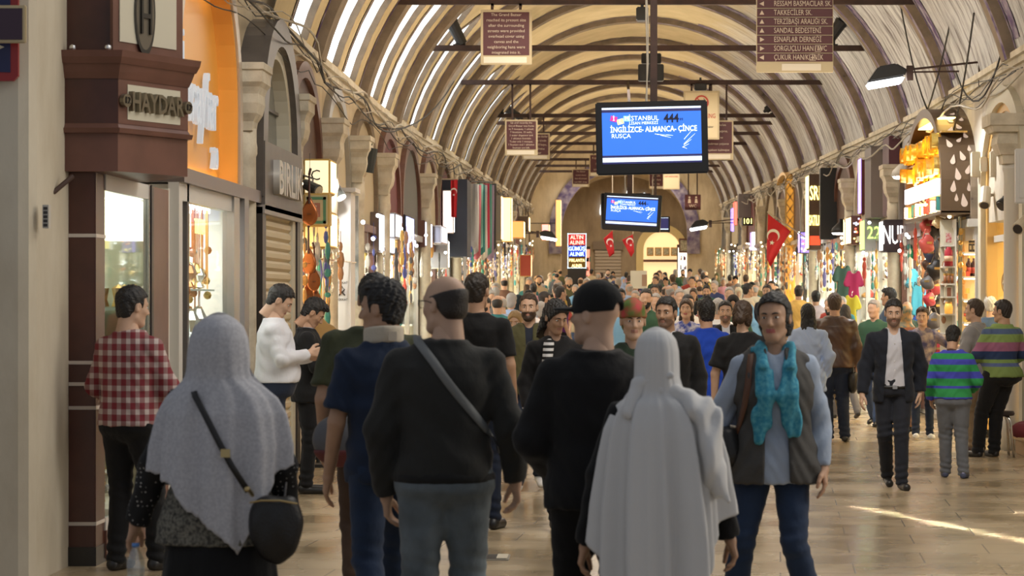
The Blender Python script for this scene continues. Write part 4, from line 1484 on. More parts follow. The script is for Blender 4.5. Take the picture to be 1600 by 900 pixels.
mb = MB(); mb.box(-5.2,-3.28,15.9,17.8,.02,.30); mb.build('display_plinth',shop_w,r)
mb = MB(); mb.box(-3.62,-3.34,17.15,17.5,2.10,2.38); mb.build('lightbox',emis('lightbox',(1,.99,.88),1.3),r)
mb = MB(); mb.box(-5.0,-3.4,15.95,17.6,2.40,2.435); mb.each('ceiling_lamp',emis('booth_lamp',(1,.97,.84),1.1),r)
mb = MB()
for z in (.8,1.2,1.6): mb.box(-5.0,-3.5,17.35,17.72,z,z+.02)
mb.each('glass_shelf',mat('shelf_glass',(.6,.7,.65),rough=.1),r)
rng = random.Random(3)
mb = MB()
for z in (.32,.82,1.22,1.62):
    for k in range(16):
        mb.k = rng.choice([0,0,1,2]); x = rng.uniform(-4.2,-3.32); y = rng.uniform(17.2,17.6) if z > .5 else rng.uniform(16,17.5)
        mb.lathe([(.0,0),(.05,.01),(.035,.06),(.05,.14),(.0,.17)],(x,y,z),7)
o = mb.build('jewellery',[goldm,mat('pearl',(.7,.66,.58),rough=.3),silverm],r); o['kind'] = 'stuff'
# little door holder on the pier and the number plate
o = MB().tube([(-3.50,14.75,2.30),(-3.42,14.85,2.34),(-3.33,14.95,2.44)],.016,8).build('door_hook',rust); tag(o,'short iron hook sticking out of the white pier below the booth','hook')
x,z = at(84,340,14.6)
r2 = empty('number_plate',(-3.395,14.9,z)); r2.location = (x - .005,14.42,z); tag(r2,'narrow vertical plate with small dark squares on the white pier','plate')
mb = MB(); mb.box(-.018,.018,-.012,.05,-.07,.07); mb.build('plate',mat('plate_pale',(.5,.47,.42),rough=.5),r2)
mb = MB()
for k in range(5): mb.box(-.012,.012,-.016,-.011,-.060+k*.025,-.043+k*.025)
mb.each('plate_marks',dark_f,r2)

# purple sign and red-blue shield on the pier
def frame_sign(label,px0,px1,py0,py1,Y,face,rimm,lines,size,txt,strip=True,col=None,z_off=0,th=.04,icon=None,hang=None,left_align=False,name='notice_board',cat='sign',blank=.17):
    x0,z1 = at(px0,py0,Y); x1,z0 = at(px1,py1,Y)
    r = empty(name,((x0+x1)/2,Y,z0)); tag(r,label,cat)
    w = (x1 - x0)/2; h = z1 - z0
    mb = MB(); mb.box(-w,w,0,th,0,h); mb.build('frame',rimm,r,bevel=.006)
    e = .05*2*w
    zb = h*blank if strip else e
    mb = MB(); mb.box(-w+e,w - e,-.006,0,zb,h - e); pnl = mb.build('panel',face,r)
    if strip:
        mb = MB(); mb.box(-w*.88,w*.80,-.006,0,h*.03,h*(blank - .03)); mb.build('blank_strip',mat('strip_cream',(.74,.66,.52),rough=.5),r)
    if lines:
        ph = (h - e - zb)/(len(lines))
        for i,ln in enumerate(lines):
            text(ln,size,txt,pnl,(-w*.62 if left_align else 0,-.010,h - e - ph*(i+.5)),(PI/2,0,0),.002,align='LEFT' if left_align else 'CENTER')
    if hang:
        yb_ = min(BARS,key=lambda q: abs(q - Y)); hang = bar_z(yb_) - .045 - z1
        mb = MB()
        for sx in (-.55,.55): mb.box(w*sx - .018,w*sx+.018,min(0,yb_ - Y),max(.03,yb_ - Y),h+hang - .03,h+hang); mb.box(w*sx - .018,w*sx+.018,.0,.03,h,h+hang)
        mb.each('hanger',rust,r)
    return r,w,h,e,zb
maroon = mat('sign_maroon',(.085,.018,.020),rough=.5)
maroon_t = mat('sign_text',(.62,.50,.38),rough=.6)
beige_r = mat('sign_rim',(.52,.42,.25),rough=.5)
frame_sign('purple name board with double cream border at the top of the white pier',-60,40,8,67,14.2,mat('sign_purple',(.045,.022,.040),rough=.45),beige_r,(),.1,maroon_t,strip=False,th=.03,name='name_board')
x0,z1 = at(-60,20,14.28); x1,z0 = at(27,126,14.28)
r = empty('tile_shield',((x0+x1)/2,14.30,z0)); tag(r,'red and blue enamel shield behind the purple board on the pier','panel')
w = (x1 - x0)/2; h = z1 - z0+.25
mb = MB(); mb.prism([(-w,.03),(-w+.03,0),(w - .03,0),(w,.03),(w,h),(-w,h)],'Y',0,.03); mb.build('shield_rim',mat('enamel_red',(.28,.02,.02),rough=.35),r)
mb = MB(); mb.prism([(-w+.05,.06),(w - .045,.05),(w - .045,h),(-w+.05,h)],'Y',-.004,0); mb.build('shield_field',mat('enamel_blue',(.015,.018,.075),rough=.35),r)
mb = MB(); mb.prism([(w - .30,.10),(w - .08,.20),(w - .22,.26),(w - .32,.24)],'Y',-.008,-.004); mb.prism([(w - .2,.32),(w - .06,.40),(w - .05,.38),(w - .18,.29)],'Y',-.008,-.004); mb.build('shield_pattern',cream_p,r)

# ---------------------------------------------------------------- left: shop with the orange arch
r = empty('orange_arch_shop',(0,0,0)); tag(r,'shop with an orange lit arch and chrome letters above a silver-filled window','shop front')
ya,yb = 17.95,21.15
orange = mat('orange_lacquer',(.80,.38,.07),rough=.35)
i_ = [(ya+.12,2.66)]+pointed(ya+.12,yb - .14,3.3,4.55)+[(yb - .14,2.66)]; o_ = [(ya,2.66)]+pointed(ya,yb,3.3,4.72)+[(yb,2.66)]
mb = MB(); mb.prism(i_,'X',-3.44,-3.40); mb.build('tympanum',orange,r)
mb = MB(); mb.slab(o_,i_,'X',-3.60,-3.22); mb.build('arch_rim',mat('arch_alu',(.50,.42,.34),rough=.35,metal=.4),r)
ii = [(y_+(.05 if y_ < 19.5 else -.05),z_) for y_,z_ in i_]
mb = MB(); mb.slab(i_,ii,'X',-3.58,-3.24); mb.build('arch_soffit',orange,r)
mb = MB(); mb.box(-3.30,-3.275,ya+.8,yb - .8,4.30,4.33) ; mb.box(-3.39,-3.36,ya+.2,yb - .3,2.68,2.70); mb.each('arch_lamp',emis('arch_lamp',(1,.66,.30),7),r)
mb = MB(); mb.box(-3.62,-3.16,ya - .05,yb+.85,2.55,2.66); mb.build('lintel',mat('lintel_bronze',(.20,.17,.16),rough=.3,metal=.5),r)
chr_l = emis('letter_chrome_lit',(.85,.93,1.0),.35,(.25,.25,.25))
for body,yy,zz,sz in (('trayfar',19.75,3.30,.66),('ai',18.75,3.62,.5),('20',20.4,2.86,.26)):
    text(body,sz,chr_l,r,(-3.35,yy,zz),(PI/2,0,PI/2),.022,name='lettering',sx=.86)
for x0_,x1_,y0_,y1_,m_,nm in ((-3.28,-3.20,17.9,18.05,alu_w,'post'),(-3.28,-3.20,18.25,18.33,dark_f,'post'),(-3.28,-3.18,20.4,20.7,alu,'post'),(-3.28,-3.16,20.85,21.1,mat('post_bronze',(.25,.23,.22),rough=.35,metal=.5),'post')):
    mb = MB(); mb.box(x0_,x1_,y0_,y1_,0,2.55); mb.build(nm,m_,r)
mb = MB(); mb.box(-3.27,-3.2,18.05,20.5,2.42,2.55); mb.box(-3.27,-3.2,18.05,20.5,.02,.4); mb.each('rail',alu_w,r)
mb = MB(); mb.box(-3.245,-3.238,18.3,20.45,.4,2.44); mb.build('window_glass',glass,r)
mb = MB(); mb.box(-5.4,-5.3,18,21.1,0,2.5); mb.box(-5.3,-3.27,21.0,21.1,0,2.5); mb.box(-5.3,-3.27,17.86,17.95,0,2.5); mb.box(-5.3,-3.29,18,21,2.46,2.54); mb.box(-5.3,-3.29,18,21,0.02,.42); mb.build('interior',shop_w,r)
mb = MB(); mb.box(-5.1,-3.45,18.2,20.8,2.42,2.455); mb.each('ceiling_lamp',emis('silver_lamp',(.96,.98,1.0),5.5),r)
mb = MB()
for z in (.95,1.35,1.75): mb.box(-3.9,-3.33,19.1,20.3,z,z+.015)
mb.each('glass_shelf',mat('shelf_glass',(.6,.7,.65),rough=.1),r)
mb = MB(); mb.box(-3.50,-3.46,18.9,20.0,2.05,2.11); mb.build('red_band',mat('red_band',(.5,.03,.03),rough=.5),r)
rng = random.Random(8); mb = MB()
for k in range(150):
    mb.k = rng.choice([0,0,0,1,2]); y = rng.uniform(18.4,20.35); x = rng.uniform(-3.75,-3.30); z = rng.choice([.45,.45,.97,.97,1.37,1.77])
    s2 = rng.uniform(.6,1.5)
    mb.lathe([(.0,0),(.045*s2,.01),(.02*s2,.05),(.06*s2,.12*s2),(.03*s2,.18*s2),(0,.2*s2)],(x,y,z),8)
for k in range(60):
    y = rng.uniform(18.4,20.3); x = rng.uniform(-3.6,-3.32); z = rng.uniform(1.5,2.1); mb.k = rng.choice([0,1,3,3])
    mb.bar((x,y,2.42),(x,y,z),.007,n=4); mb.ball((x,y,z),.035,6,4)
o = mb.build('silverware',[silverm,goldm,mat('copper',(.75,.33,.15),rough=.3,metal=1),mat('amber',(.55,.2,.05),rough=.25)],r); o['kind'] = 'stuff'
text('TAVUS',.17,emis('letter_gold_lit',(1,.80,.25),1.6),r,(-3.31,19.45,2.26),(PI/2,0,PI/2),.01,sx=.8)
pilaster('left',21.55,0)

# ---------------------------------------------------------------- left: slate arch and cream shutter
r = empty('slate_arch_shop',(0,0,0)); tag(r,'closed shop with slate-grey arch, white metal letters and a cream roller shutter','shop front')
slate = mat('slate',(.11,.095,.085),rough=.35,noise=.2,nscale=5)
ya,yb = 21.85,24.5
o_ = [(ya,2.62)]+pointed(ya,yb,3.15,4.36)+[(yb,2.62)]; i_ = [(ya+.28,2.62)]+pointed(ya+.28,yb - .28,3.15,4.10)+[(yb - .28,2.62)]
mb = MB(); mb.slab(o_,i_,'X',-3.45,-3.14); mb.build('arch',slate,r)
j_ = [(ya+.42,2.62)]+pointed(ya+.42,yb - .42,3.15,3.98)+[(yb - .42,2.62)]
mb = MB(); mb.slab(i_,j_,'X',-3.40,-3.20); mb.build('arch_lining',cream_p,r)
mb = MB(); mb.prism(j_,'X',-3.36,-3.33); mb.build('arch_window',mat('window_dusty',(.22,.23,.21),rough=.2,noise=.4,nscale=2.2),r)
mb = MB()
for z in (3.05,3.5): mb.box(-3.33,-3.30,ya+.4,yb - .4,z,z+.03)
mb.box(-3.33,-3.30,23.15,23.20,2.6,3.95); mb.each('glazing_bar',slate,r)
mb = MB(); mb.box(-3.20,-3.13,ya+.02,yb - .02,2.50,3.12); mb.build('name_board',slate,r)
text('BIRLIK',.44,mat('letter_zinc',(.62,.60,.56),rough=.35,metal=.3),r,(-3.10,23.2,2.80),(PI/2,0,PI/2),.03,sx=1.35,bold=.008)
mb = MB(); mb.box(-3.4,-3.15,ya,ya+.22,0,2.52); mb.box(-3.4,-3.15,yb - .22,yb,0,2.52); mb.each('jamb',dark_f,r)
mb = MB(); mb.box(-3.3,-3.17,ya+.22,ya+.32,0,2.5); mb.box(-3.3,-3.17,yb - .42,yb - .22,0,2.5); mb.each('shutter_guide',cream_p,r)
mb = MB()
for k in range(26): mb.bar((-3.24,ya+.3,.06+k*.097),(-3.24,yb - .4,.06+k*.097),.056,n=8)
mb.build('roller_shutter',mat('shutter_cream',(.62,.52,.34),rough=.5),r)
mb = MB(); mb.box(-3.26,-3.13,ya,yb,2.46,2.54); mb.build('shutter_box',mat('slate_light',(.30,.27,.25),rough=.4),r)

# ---------------------------------------------------------------- rows of ordinary shops
LB = [24.8,28.0,31.0,34.6,38.4,42.4,46.6,51.0,55.4,60,64.6,69.2,73.8,78.6,83.4,88.4,93.6,99]
LF = ['open','glass','glass','open','glass','glass','glass','open','open','open','glass','open','glass','open','glass','open','glass']
LLm = 'ywwwwwwwyyywywywy'
for i in range(len(LB) - 1):
    shop('left',LB[i],LB[i+1],i,LF[i],LLm[i],goods=90 if LB[i] < 60 else 45)
    if i < 3 or i % 2: pilaster('left',LB[i],i+1)
RB = [30.2,34.9,38.2,41.6,45.2,49.4,53.4,57.6,62,66.6,71.2,76,81,86,92,99]
RF = ['open','glass','glass','glass','open','glass','glass','open','glass','open','glass','open','glass','glass','open']
RLm = 'ywwwywwywywyywy'
for i in range(len(RB) - 1):
    shop('right',RB[i],RB[i+1],i+1,RF[i],RLm[i],goods=90 if RB[i] < 60 else 45)
    if i and i % 2 == 0: pilaster('right',RB[i],i+1)

# ================================================================ signs, screens, flags, lamps and goods
def quad_at(Y,*pp):
    return [at(px,py,Y) for px,py in pp]

# ---- notices hanging from the tie bars
frame_sign('maroon notice in English on the growth of the bazaar, hanging from the second tie bar',751,831,15,101,32.15,maroon,beige_r,
           ['The Grand Bazaar','reached its present size','after the surrounding','streets were provided','overhead cover using','canvas and the','neighboring hans were','integrated into it.'],.055,maroon_t,hang=.1)
up = ['Up until recently the','Grand Bazaar was home','to 7 mosques, 1 school,','7 fountains, 10 wells,','1 water dispenser and','1 ablution fountain.','Today only 1 mosque,','1 fountain and 1 ablution','fountain are left.']
frame_sign('maroon notice in English about mosques and fountains, fourth bar, smaller and further in',789,840,187,243,46.4,maroon,beige_r,up,.050,maroon_t,hang=.25)
frame_sign('maroon Turkish notice half hidden behind the mosques and fountains notice',816,859,208,249,57.4,maroon,beige_r,['Yakın zamana kadar','Kapalıçarşı içinde','7 çeşme, 10 kuyu,','bugün yalnızca','kalmıştır'],.07,maroon_t,hang=.5)
frame_sign('small maroon notice far down the vault left of the big screen',894,921,264,292,84.0,maroon,beige_r,['The Bazaar','covers more','than 60 streets','and 4000 shops'],.07,maroon_t,hang=1.0)
frame_sign('maroon notice peeping out beside the left edge of the big screen',921,950,241,275,72.0,maroon,beige_r,['Kapalıçarşı','tarihi','sokaklar'],.09,maroon_t,hang=.6)
frame_sign('maroon Turkish notice behind the no smoking sign, right of the big screen',1098,1146,188,250,46.6,maroon,beige_r,['ayakta kalan','cami, 1 çeşme,','kuyu ve','şadırvan yaşama','geçidven kalmıştır.'],.062,maroon_t,hang=.25)
frame_sign('small maroon notice below the big screen on the right',1014,1038,270,295,84.0,maroon,beige_r,['Sokak','isimleri','tarihi'],.10,maroon_t,hang=1.0)
r_,w,h,e,zb = frame_sign('cream no smoking notice with a red circle, partly hidden by the big screen',1068,1124,142,218,46.3,mat('sign_cream',(.66,.54,.33),rough=.6),beige_r,(),.1,maroon_t,strip=False,th=.03,hang=1)
red_t = mat('sign_red',(.48,.05,.03),rough=.5)
text('NO SMOKING',.125,red_t,r_,(0,-.012,h*.48),(PI/2,0,0),.002,sx=.68)
text('sigara içmek yasaktır',.055,mat('sign_ink',(.10,.07,.05),rough=.6),r_,(0,-.012,h*.26),(PI/2,0,0),.002)
mb = MB(); cpt = [(math.cos(2*PI*k/24),math.sin(2*PI*k/24)) for k in range(25)]
mb.strip([(.14*c,-.012,h*.76+.14*s_) for c,s_ in cpt],[(.11*c,-.012,h*.76+.11*s_) for c,s_ in cpt]); mb.bar((-.08,-.012,h*.76+.08),(.08,-.012,h*.76-.08),.012,n=4); mb.build('red_circle',red_t,r_)
mb = MB(); mb.box(-.07,.05,-.012,-.008,h*.75,h*.78); mb.tube([(.05,-.010,h*.79),(.06,-.010,h*.82),(.04,-.010,h*.84)],.008,4); mb.build('cigarette',dark_f,r_)
r_,w,h,e,zb = frame_sign('small cream no smoking notice with red heading, hanging far down the vault',1036,1062,271,296,78.0,mat('sign_cream',(.66,.54,.33),rough=.6),beige_r,(),.1,maroon_t,strip=False,th=.03,hang=1.0)
text('NO SMOKING',.085,red_t,r_,(0,-.012,h*.8),(PI/2,0,0),.002,sx=.8)
r_,w,h,e,zb = frame_sign('purple WC sign with two small figures, far down on the right',1070,1095,304,328,72.0,maroon,maroon,(),.1,maroon_t,strip=False,th=.05,hang=.4)
text('WC',.13,maroon_t,r_,(0,-.012,h*.25),(PI/2,0,0),.002)
mb = MB()
for x in (-.1,.1):
    mb.ball((x,-.012,h*.82),(.03,.005,.03),8,5); mb.prism([(x - .045,h*.45),(x+.045,h*.45),(x+.03,h*.72),(x - .03,h*.72)],'Y',-.012,-.008)
mb.each('figure',maroon_t,r_)

# ---- street directory (first bar)
Yd = 27.0
x0,zt = at(1182,-14,Yd); x1,zb_ = at(1302,113,Yd)
r = empty('street_directory',((x0+x1)/2,Yd,zb_)); tag(r,'tall maroon street directory with arrows and seven street names, hanging at the top right','sign')
w = (x1 - x0)/2; H_ = zt - zb_
mb = MB(); mb.box(-w,w,0,.05,0,H_); mb.build('backing',beige_r,r,bevel=.006)
mb = MB(); mb.box(-w*.34,w*.68,-.006,0,.02,.095); mb.build('blank_strip',mat('strip_cream',(.74,.66,.52),rough=.5),r)
rows = ['RESSAM BASMACILAR SK.','TAKKECİLER SK.','TERZİBAŞI ARALIĞI SK.','SANDAL BEDESTENİ','ESNAFLAR DERNEĞİ','SORGUÇLU HAN / WC','ÇUKUR HAN/KLİNİK']
arr = 'LUUURRL'
for i,(t,a_) in enumerate(zip(rows,arr)):
    pz = EYE - ((6+14*i) - 470)*Yd/FPX - zb_
    mb = MB(); mb.box(-w+.008,w - .008,-.008,0,pz - .045,pz+.045); pn = mb.build('name_strip',maroon,r,bevel=.002)
    text(t,.085,maroon_t,r,(-w*.55,-.012,pz),(PI/2,0,0),.002,align='LEFT',sx=.68)
    c = (-w*.86,pz); d_ = {'L': (-1,0),'U': (0,1),'R': (1,0)}[a_]
    p3 = [(c[0]+d_[0]*.028,c[1]+d_[1]*.028),(c[0] - d_[0]*.022+d_[1]*.026,c[1] - d_[1]*.022+d_[0]*.026),(c[0] - d_[0]*.022 - d_[1]*.026,c[1] - d_[1]*.022 - d_[0]*.026)]
    mb = MB(); mb.prism(p3,'Y',-.013,-.008); mb.build('arrow',maroon_t,r)
    if i >= 5:
        mb = MB(); bx = w*(.60 if i == 5 else .46)
        for (q0,q1,q2,q3) in ((-.035,.035,.030,.035),(-.035,.035,-.035,-.030),(-.035,-.030,-.035,.035),(.030,.035,-.035,.035)): mb.box(bx+q0,bx+q1,-.012,-.008,pz+q2,pz+q3)
        if i == 6: mb.box(bx - .02,bx+.02,-.012,-.008,pz - .006,pz+.006); mb.box(bx - .006,bx+.006,-.012,-.008,pz - .02,pz+.02)
        else: mb.ball((bx,-.01,pz+.017),(.007,.003,.007),6,4); mb.bar((bx,-.01,pz+.008),(bx - .005,-.01,pz - .022),.005,n=4); mb.bar((bx,-.01,pz - .004),(bx+.010,-.01,pz - .022),.004,n=4)
        mb.build('pictogram',maroon_t,r)
mb = MB()
for sx in (-.6,.6): mb.box(w*sx - .02,w*sx+.02,.0,.03,H_,bar_z(Yd) - zb_)
mb.each('hanger',rust,r)

# ---- hanging screens
scr_blue = emis('screen_blue',(.020,.115,.56),1.15); scr_white = emis('screen_white',(.55,.68,.85),1.0); scr_navy = emis('screen_navy',(.02,.02,.10),.6)
t_white = emis('screen_text',(.82,.92,1.0),1.1); t_black = mat('screen_text_dark',(.003,.006,.03),rough=.6)
tv_blk = mat('tv_black',(.008,.008,.009),rough=.3)
def television(label,px0,px1,py0,py1,Y,yaw,roll,pole_top,pole_dx=.0,full=True,scale=1):
    x0,z1 = at(px0,py0,Y); x1,z0 = at(px1,py1,Y)
    w = (x1 - x0)/2/math.cos(yaw); h = (z1 - z0)/2
    r = empty('television',((x0+x1)/2,Y,(z0+z1)/2)); r.rotation_euler = (0,roll,yaw); tag(r,label,'television')
    mb = MB(); mb.box(-w,w,0,.07,-h,h); mb.build('casing',tv_blk,r,bevel=.012)
    mb = MB(); mb.box(-w*.7,w*.7,.07,.12,-h*.7,h*.7); mb.build('back_cover',blackm,r,bevel=.02)
    sw,st,sb_ = w*.885,h*.84,-h*.70
    sh_ = st - sb_
    MB().box(-.12,.12,.07,.16 if Y < 30 else .46,-.08,.08).build('mount',blackm,r)
    mb = MB(); mb.box(-sw,sw,-.004,0,sb_,st); scn = mb.build('screen',scr_blue,r)
    mb = MB(); mb.box(-sw,sw,-.006,-.004,st - .035*sh_,st); mb.box(-sw,sw,-.006,-.004,sb_+.03*sh_,sb_+.11*sh_); mb.build('screen_bars',scr_white,scn)
    mb = MB(); mb.box(-sw,sw,-.006,-.004,st - .085*sh_,st - .035*sh_); mb.box(-sw,sw,-.006,-.004,sb_,sb_+.03*sh_); mb.box(-sw,sw,-.006,-.004,sb_+.11*sh_,sb_+.15*sh_); mb.build('screen_edges',scr_navy,scn)
    if full:
        k = w/.5
        P_ = lambda fx,fz: (-sw+2*sw*fx,-.009,st - sh_*fz)
        text('İSTANBUL',.058*k,t_white,scn,P_(.42,.20),(PI/2,0,0),.001,name='screen_text')
        text('LİSAN MERKEZİ',.036*k,t_white,scn,P_(.42,.285),(PI/2,0,0),.001,name='screen_text')
        text('444',.105*k,t_black,scn,P_(.70,.215),(PI/2,0,0),.001,bold=.003,name='screen_text',sx=.85)
        text('99',.035*k,t_black,scn,P_(.80,.235),(PI/2,0,0),.001,name='screen_text')
        text('İNGİLİZCE- ALMANCA- ÇİNCE',.068*k,t_white,scn,P_(.52,.40),(PI/2,0,0),.001,bold=.0012,sx=.80,name='screen_text')
        text('RUSÇA',.055*k,t_white,scn,P_(.19,.51),(PI/2,0,0),.001,sx=1.0,name='screen_text')
        for i,(c,tx_,an) in enumerate([((.45,.03,.25),'İ',.25),((.72,.66,.30),'L',-.25),((.25,.62,.80),'M',.05)]):
            p = P_(.12+.066*i,.20+(.05 if i == 1 else 0)); q = empty('logo_tile',p,0,r); q.rotation_euler = (0,an,0)
            s2 = .030*k
            mb = MB(); mb.box(-s2,s2,-.001,.001,-s2*.8,s2*.8); o = mb.build('tile',emis('logo_%d' % i,c,1.0),q,bevel=.0005)
            o.parent = r; o.location = p; o.rotation_euler = (0,an,0); o.name = 'logo_tile'
            bpy.data.objects.remove(q)
            text(tx_,.05*k,t_white,r,(p[0],p[1] - .003,p[2]),(PI/2,an*0,0),.001,name='screen_text')
        mb = MB()
        for (fx,fz,ln,sl) in [(.88,.58,.10,-.9),(.86,.64,.07,-.7),(.84,.70,.06,-.5),(.83,.74,.04,.4),(.60,.50,.08,.1),(.64,.53,.09,.25),(.68,.51,.06,.1),(.56,.49,.05,.15),(.87,.50,.08,-1.1)]:
            a_ = P_(fx,fz); mb.bar((a_[0] - ln*k/2,-.008,a_[2]+sl*ln*k/2),(a_[0]+ln*k/2,-.008,a_[2] - sl*ln*k/2),.0035*k,.0015*k,n=4)
        mb.build('screen_scribble',t_white,scn)
    return r,w,h
def pxp(px,Y): return (px - 955)*Y/FPX
def pole(px,Y,z0,z1,wpx,label):
    x = (px - 955)*Y/FPX; w = wpx*Y/FPX/2
    r = empty('hanging_pole',(x,Y,z0)); tag(r,label,'pole')
    mb = MB(); mb.box(-w,w,-w,w,0,z1 - z0); mb.build('shaft',rust,r,bevel=.004)
    mb = MB()
    for k in range(3): mb.tube([(-w - .02 - .01*k,-w,(z1 - z0)*t/8) if (t+k) % 3 else (-w - .045+.01*k,-w,(z1 - z0)*t/8) for t in range(9)],.006,4)
    mb.build('cable',cabw,r)
    mb = MB(); mb.box(-.12,.12,-.05,.05,-.02,.02); mb.box(-.12,.12,-.05,.05,z1 - z0 - .05,z1 - z0+.0); mb.build('bracket',rust,r)
tv,w_,h_ = television('large black television showing a blue language school advert, hanging in mid street',931,1106,158,272,21.6,math.radians(-2),math.radians(-1.2),6)
pole(1021.5,21.75,3.40,6.6,11,'brown square pole holding the large television')
tv2,w_,h_ = television('smaller television with the same blue advert, further in and tilted',942,1032,303,361,41.5,math.radians(-14),math.radians(3.5),6)
television('television seen askew behind the smaller lit one',941,1018,302,357,42.02,math.radians(24),math.radians(-1),6,full=False)[0]
tv3 = television('dim dark television low at the right of the smaller lit one',1000,1047,338,363,57.2,math.radians(6),0,6,full=False)[0]
for ch in tv3.children:
    if ch.name.startswith('screen'): ch.data.materials[0] = scr_navy
pole(984,41.9,3.12,5.0,8,'brown square pole holding the two smaller televisions')
pole(1024,57.6,at(0,345,57.6)[1],bar_z(57.6) - .04,4,'thin pole holding the dim far television')
o = MB().bar((pxp(984,41.9),41.9,4.97),(pxp(984,41.9),46.5,bar_z(46.5)),.035,n=4).build('brace_bar',rust); tag(o,'brown slanting brace tying the pole of the two smaller televisions to a bar','bar')

# ---- red flags with crescent and star
flag_r = mat('flag_red',(.50,.012,.020),rough=.75,bump=.2,bscale=8); flag_w = mat('flag_white',(.75,.72,.70),rough=.75)
def flag(label,root_loc,corners,depth_fn,crescent_c,cr,ang,pole_pts=None,group=None):
    """corners: four (x, z) of the cloth (hoist top, hoist bottom, fly bottom, fly top) relative to root"""
    r = empty('flag',root_loc); tag(r,label,'flag',group)
    n = 14; V = []; F = []
    a,b_,c,d = [Vector(q) for q in corners]
    for i in range(n+1):
        for j in range(n+1):
            u,v = i/n,j/n
            p = (a*(1 - v)+b_*v)*(1 - u)+(d*(1 - v)+c*v)*u
            V.append((p.x,depth_fn(u,v),p.y))
    for i in range(n):
        for j in range(n): F.append((i*(n+1)+j,(i+1)*(n+1)+j,(i+1)*(n+1)+j+1,i*(n+1)+j+1))
    o = link_mesh('cloth',V,F,flag_r,r,True); md = o.modifiers.new('t','SOLIDIFY'); md.thickness = .004
    cx_,cz_ = crescent_c
    dy = min(v[1] for v in V) - .006
    mb = MB(); out_,in_ = [],[]
    for k in range(25):
        t = math.radians(38)+(2*PI - math.radians(76))*k/24
        out_.append((cx_+cr*math.cos(t+ang),dy,cz_+cr*math.sin(t+ang)))
        ix,iz = .25*cr,0; t2 = math.radians(50)+(2*PI - math.radians(100))*k/24
        px_,pz_ = ix+.80*cr*math.cos(t2),iz+.80*cr*math.sin(t2)
        if k in (0,24): in_.append(out_[-1])
        else: in_.append((cx_+px_*math.cos(ang) - pz_*math.sin(ang),dy,cz_+px_*math.sin(ang)+pz_*math.cos(ang)))
    mb.strip(out_,in_); mb.build('crescent',flag_w,r)
    sx_,sz_ = cx_+1.15*cr*math.cos(ang),cz_+1.15*cr*math.sin(ang)
    mb = MB(); st_ = []
    for k in range(10):
        rr_ = cr*(.42 if k % 2 == 0 else .17); t = ang+PI+k*PI/5; st_.append((sx_+rr_*math.cos(t),sz_+rr_*math.sin(t)))
    mb.prism(st_,'Y',dy - .002,dy); mb.build('star',flag_w,r)
    if pole_pts:
        mb = MB(); mb.bar(*pole_pts,.015,n=8); mb.build('flagpole',mat('pole_cream',(.5,.42,.32),rough=.5),r)
    return r
Yf = 52.0; k_ = Yf/FPX
x_,z_ = at(1198,332,Yf)
def rel(px,py): return ((px - 1198)*k_,-(py - 332)*k_)
flag('red flag with white crescent and star on a slanting pole, right side of the street',(x_,Yf,z_),[rel(1200,334),rel(1198,405),rel(1204,417),rel(1235,361)],lambda u,v: .04*math.sin(7*u+3*v),rel(1208,368),10*k_,math.radians(-100),
     ((rel(1199,331)[0],.03,rel(1199,331)[1]),(XR - x_,.6,rel(1262,388)[1])))
for (pa,pb,pc,pd,cc,nm) in [((957,360),(943,373),(952,402),(960,396),(953,378),'left'),((989,366),(972,375),(986,402),(991,394),(984,377),'right')]:
    Yf2 = 78.0; k2 = Yf2/FPX; x_,z_ = at(pa[0],pa[1],Yf2)
    rl = lambda p: ((p[0] - pa[0])*k2,-(p[1] - pa[1])*k2)
    flag('small red flag hanging far down the street, %s one of the close pair' % nm,(x_,Yf2,z_),[rl(pa),rl(pb),rl(pc),rl(pd)],lambda u,v: .03*math.sin(6*u),rl(cc),5.5*k2,math.radians(-75),
         ((0,.04,.0),(0,.0,bar_z(78) - z_)))
Yf3 = 47.6; k3 = Yf3/FPX; x_,z_ = at(706,282,Yf3)
rl = lambda p: ((p[0] - 706)*k3,-(p[1] - 282)*k3)
flag('long red flag hanging straight down beside the white light panel on the left',(x_,Yf3 - .35,z_),[rl((706,283)),rl((707,340)),rl((715,341)),rl((717,282))],lambda u,v: .02*math.sin(9*u),rl((711,300)),5*k3,math.radians(-90),((.15,.03,.01),(XL - x_,.03,.01)))

# ---- neon board
Yn = 68.0; x0,z1 = at(887,365,Yn); x1,z0 = at(916,419,Yn)
r = empty('neon_sign',((x0+x1)/2,Yn,z0)); tag(r,'neon board offering to buy gold, silver and diamonds, over the heads of the far crowd','sign')
w = (x1 - x0)/2; h = z1 - z0
mb = MB(); mb.box(-w,w,0,.12,-.9,h); mb.build('box',blackm,r)
for i,(tl,c,bg) in enumerate([(('ALTIN','ALINIR'),(1,.16,.05),(.30,.01,.01)),(('GÜMÜŞ','ALINIR'),(.25,.55,1),(.01,.03,.35)),(('PIRLANTA','ALINIR'),(1,.62,.05),(.06,.03,.0))]):
    zt_ = h - .02 - i*h/3
    mb = MB(); mb.box(-w+.02,w - .02,-.008,0,zt_ - h/3+.02,zt_); mb.build('neon_panel',emis('neon_bg_%d' % i,bg,1.2),r)
    for j,t in enumerate(tl): text(t,.155 if i < 2 else .12,emis('neon_txt_%d' % i,tuple(.3+.7*q for q in c),2.2),r,(0,-.015,zt_ - h/3*(.27+.46*j)),(PI/2,0,0),.004,sx=.85 if i < 2 else .8,bold=.002)
mb = MB(); 
for (a_,b2,c_,d_) in ((-w,w,h - .015,h),(-w,w,-.0,.015),(-w,-w+.015,0,h),(w - .015,w,0,h)): mb.box(a_,b2,-.012,-.004,c_,d_)
mb.build('neon_edge',emis('neon_edge',(.7,.9,1),2.0),r)

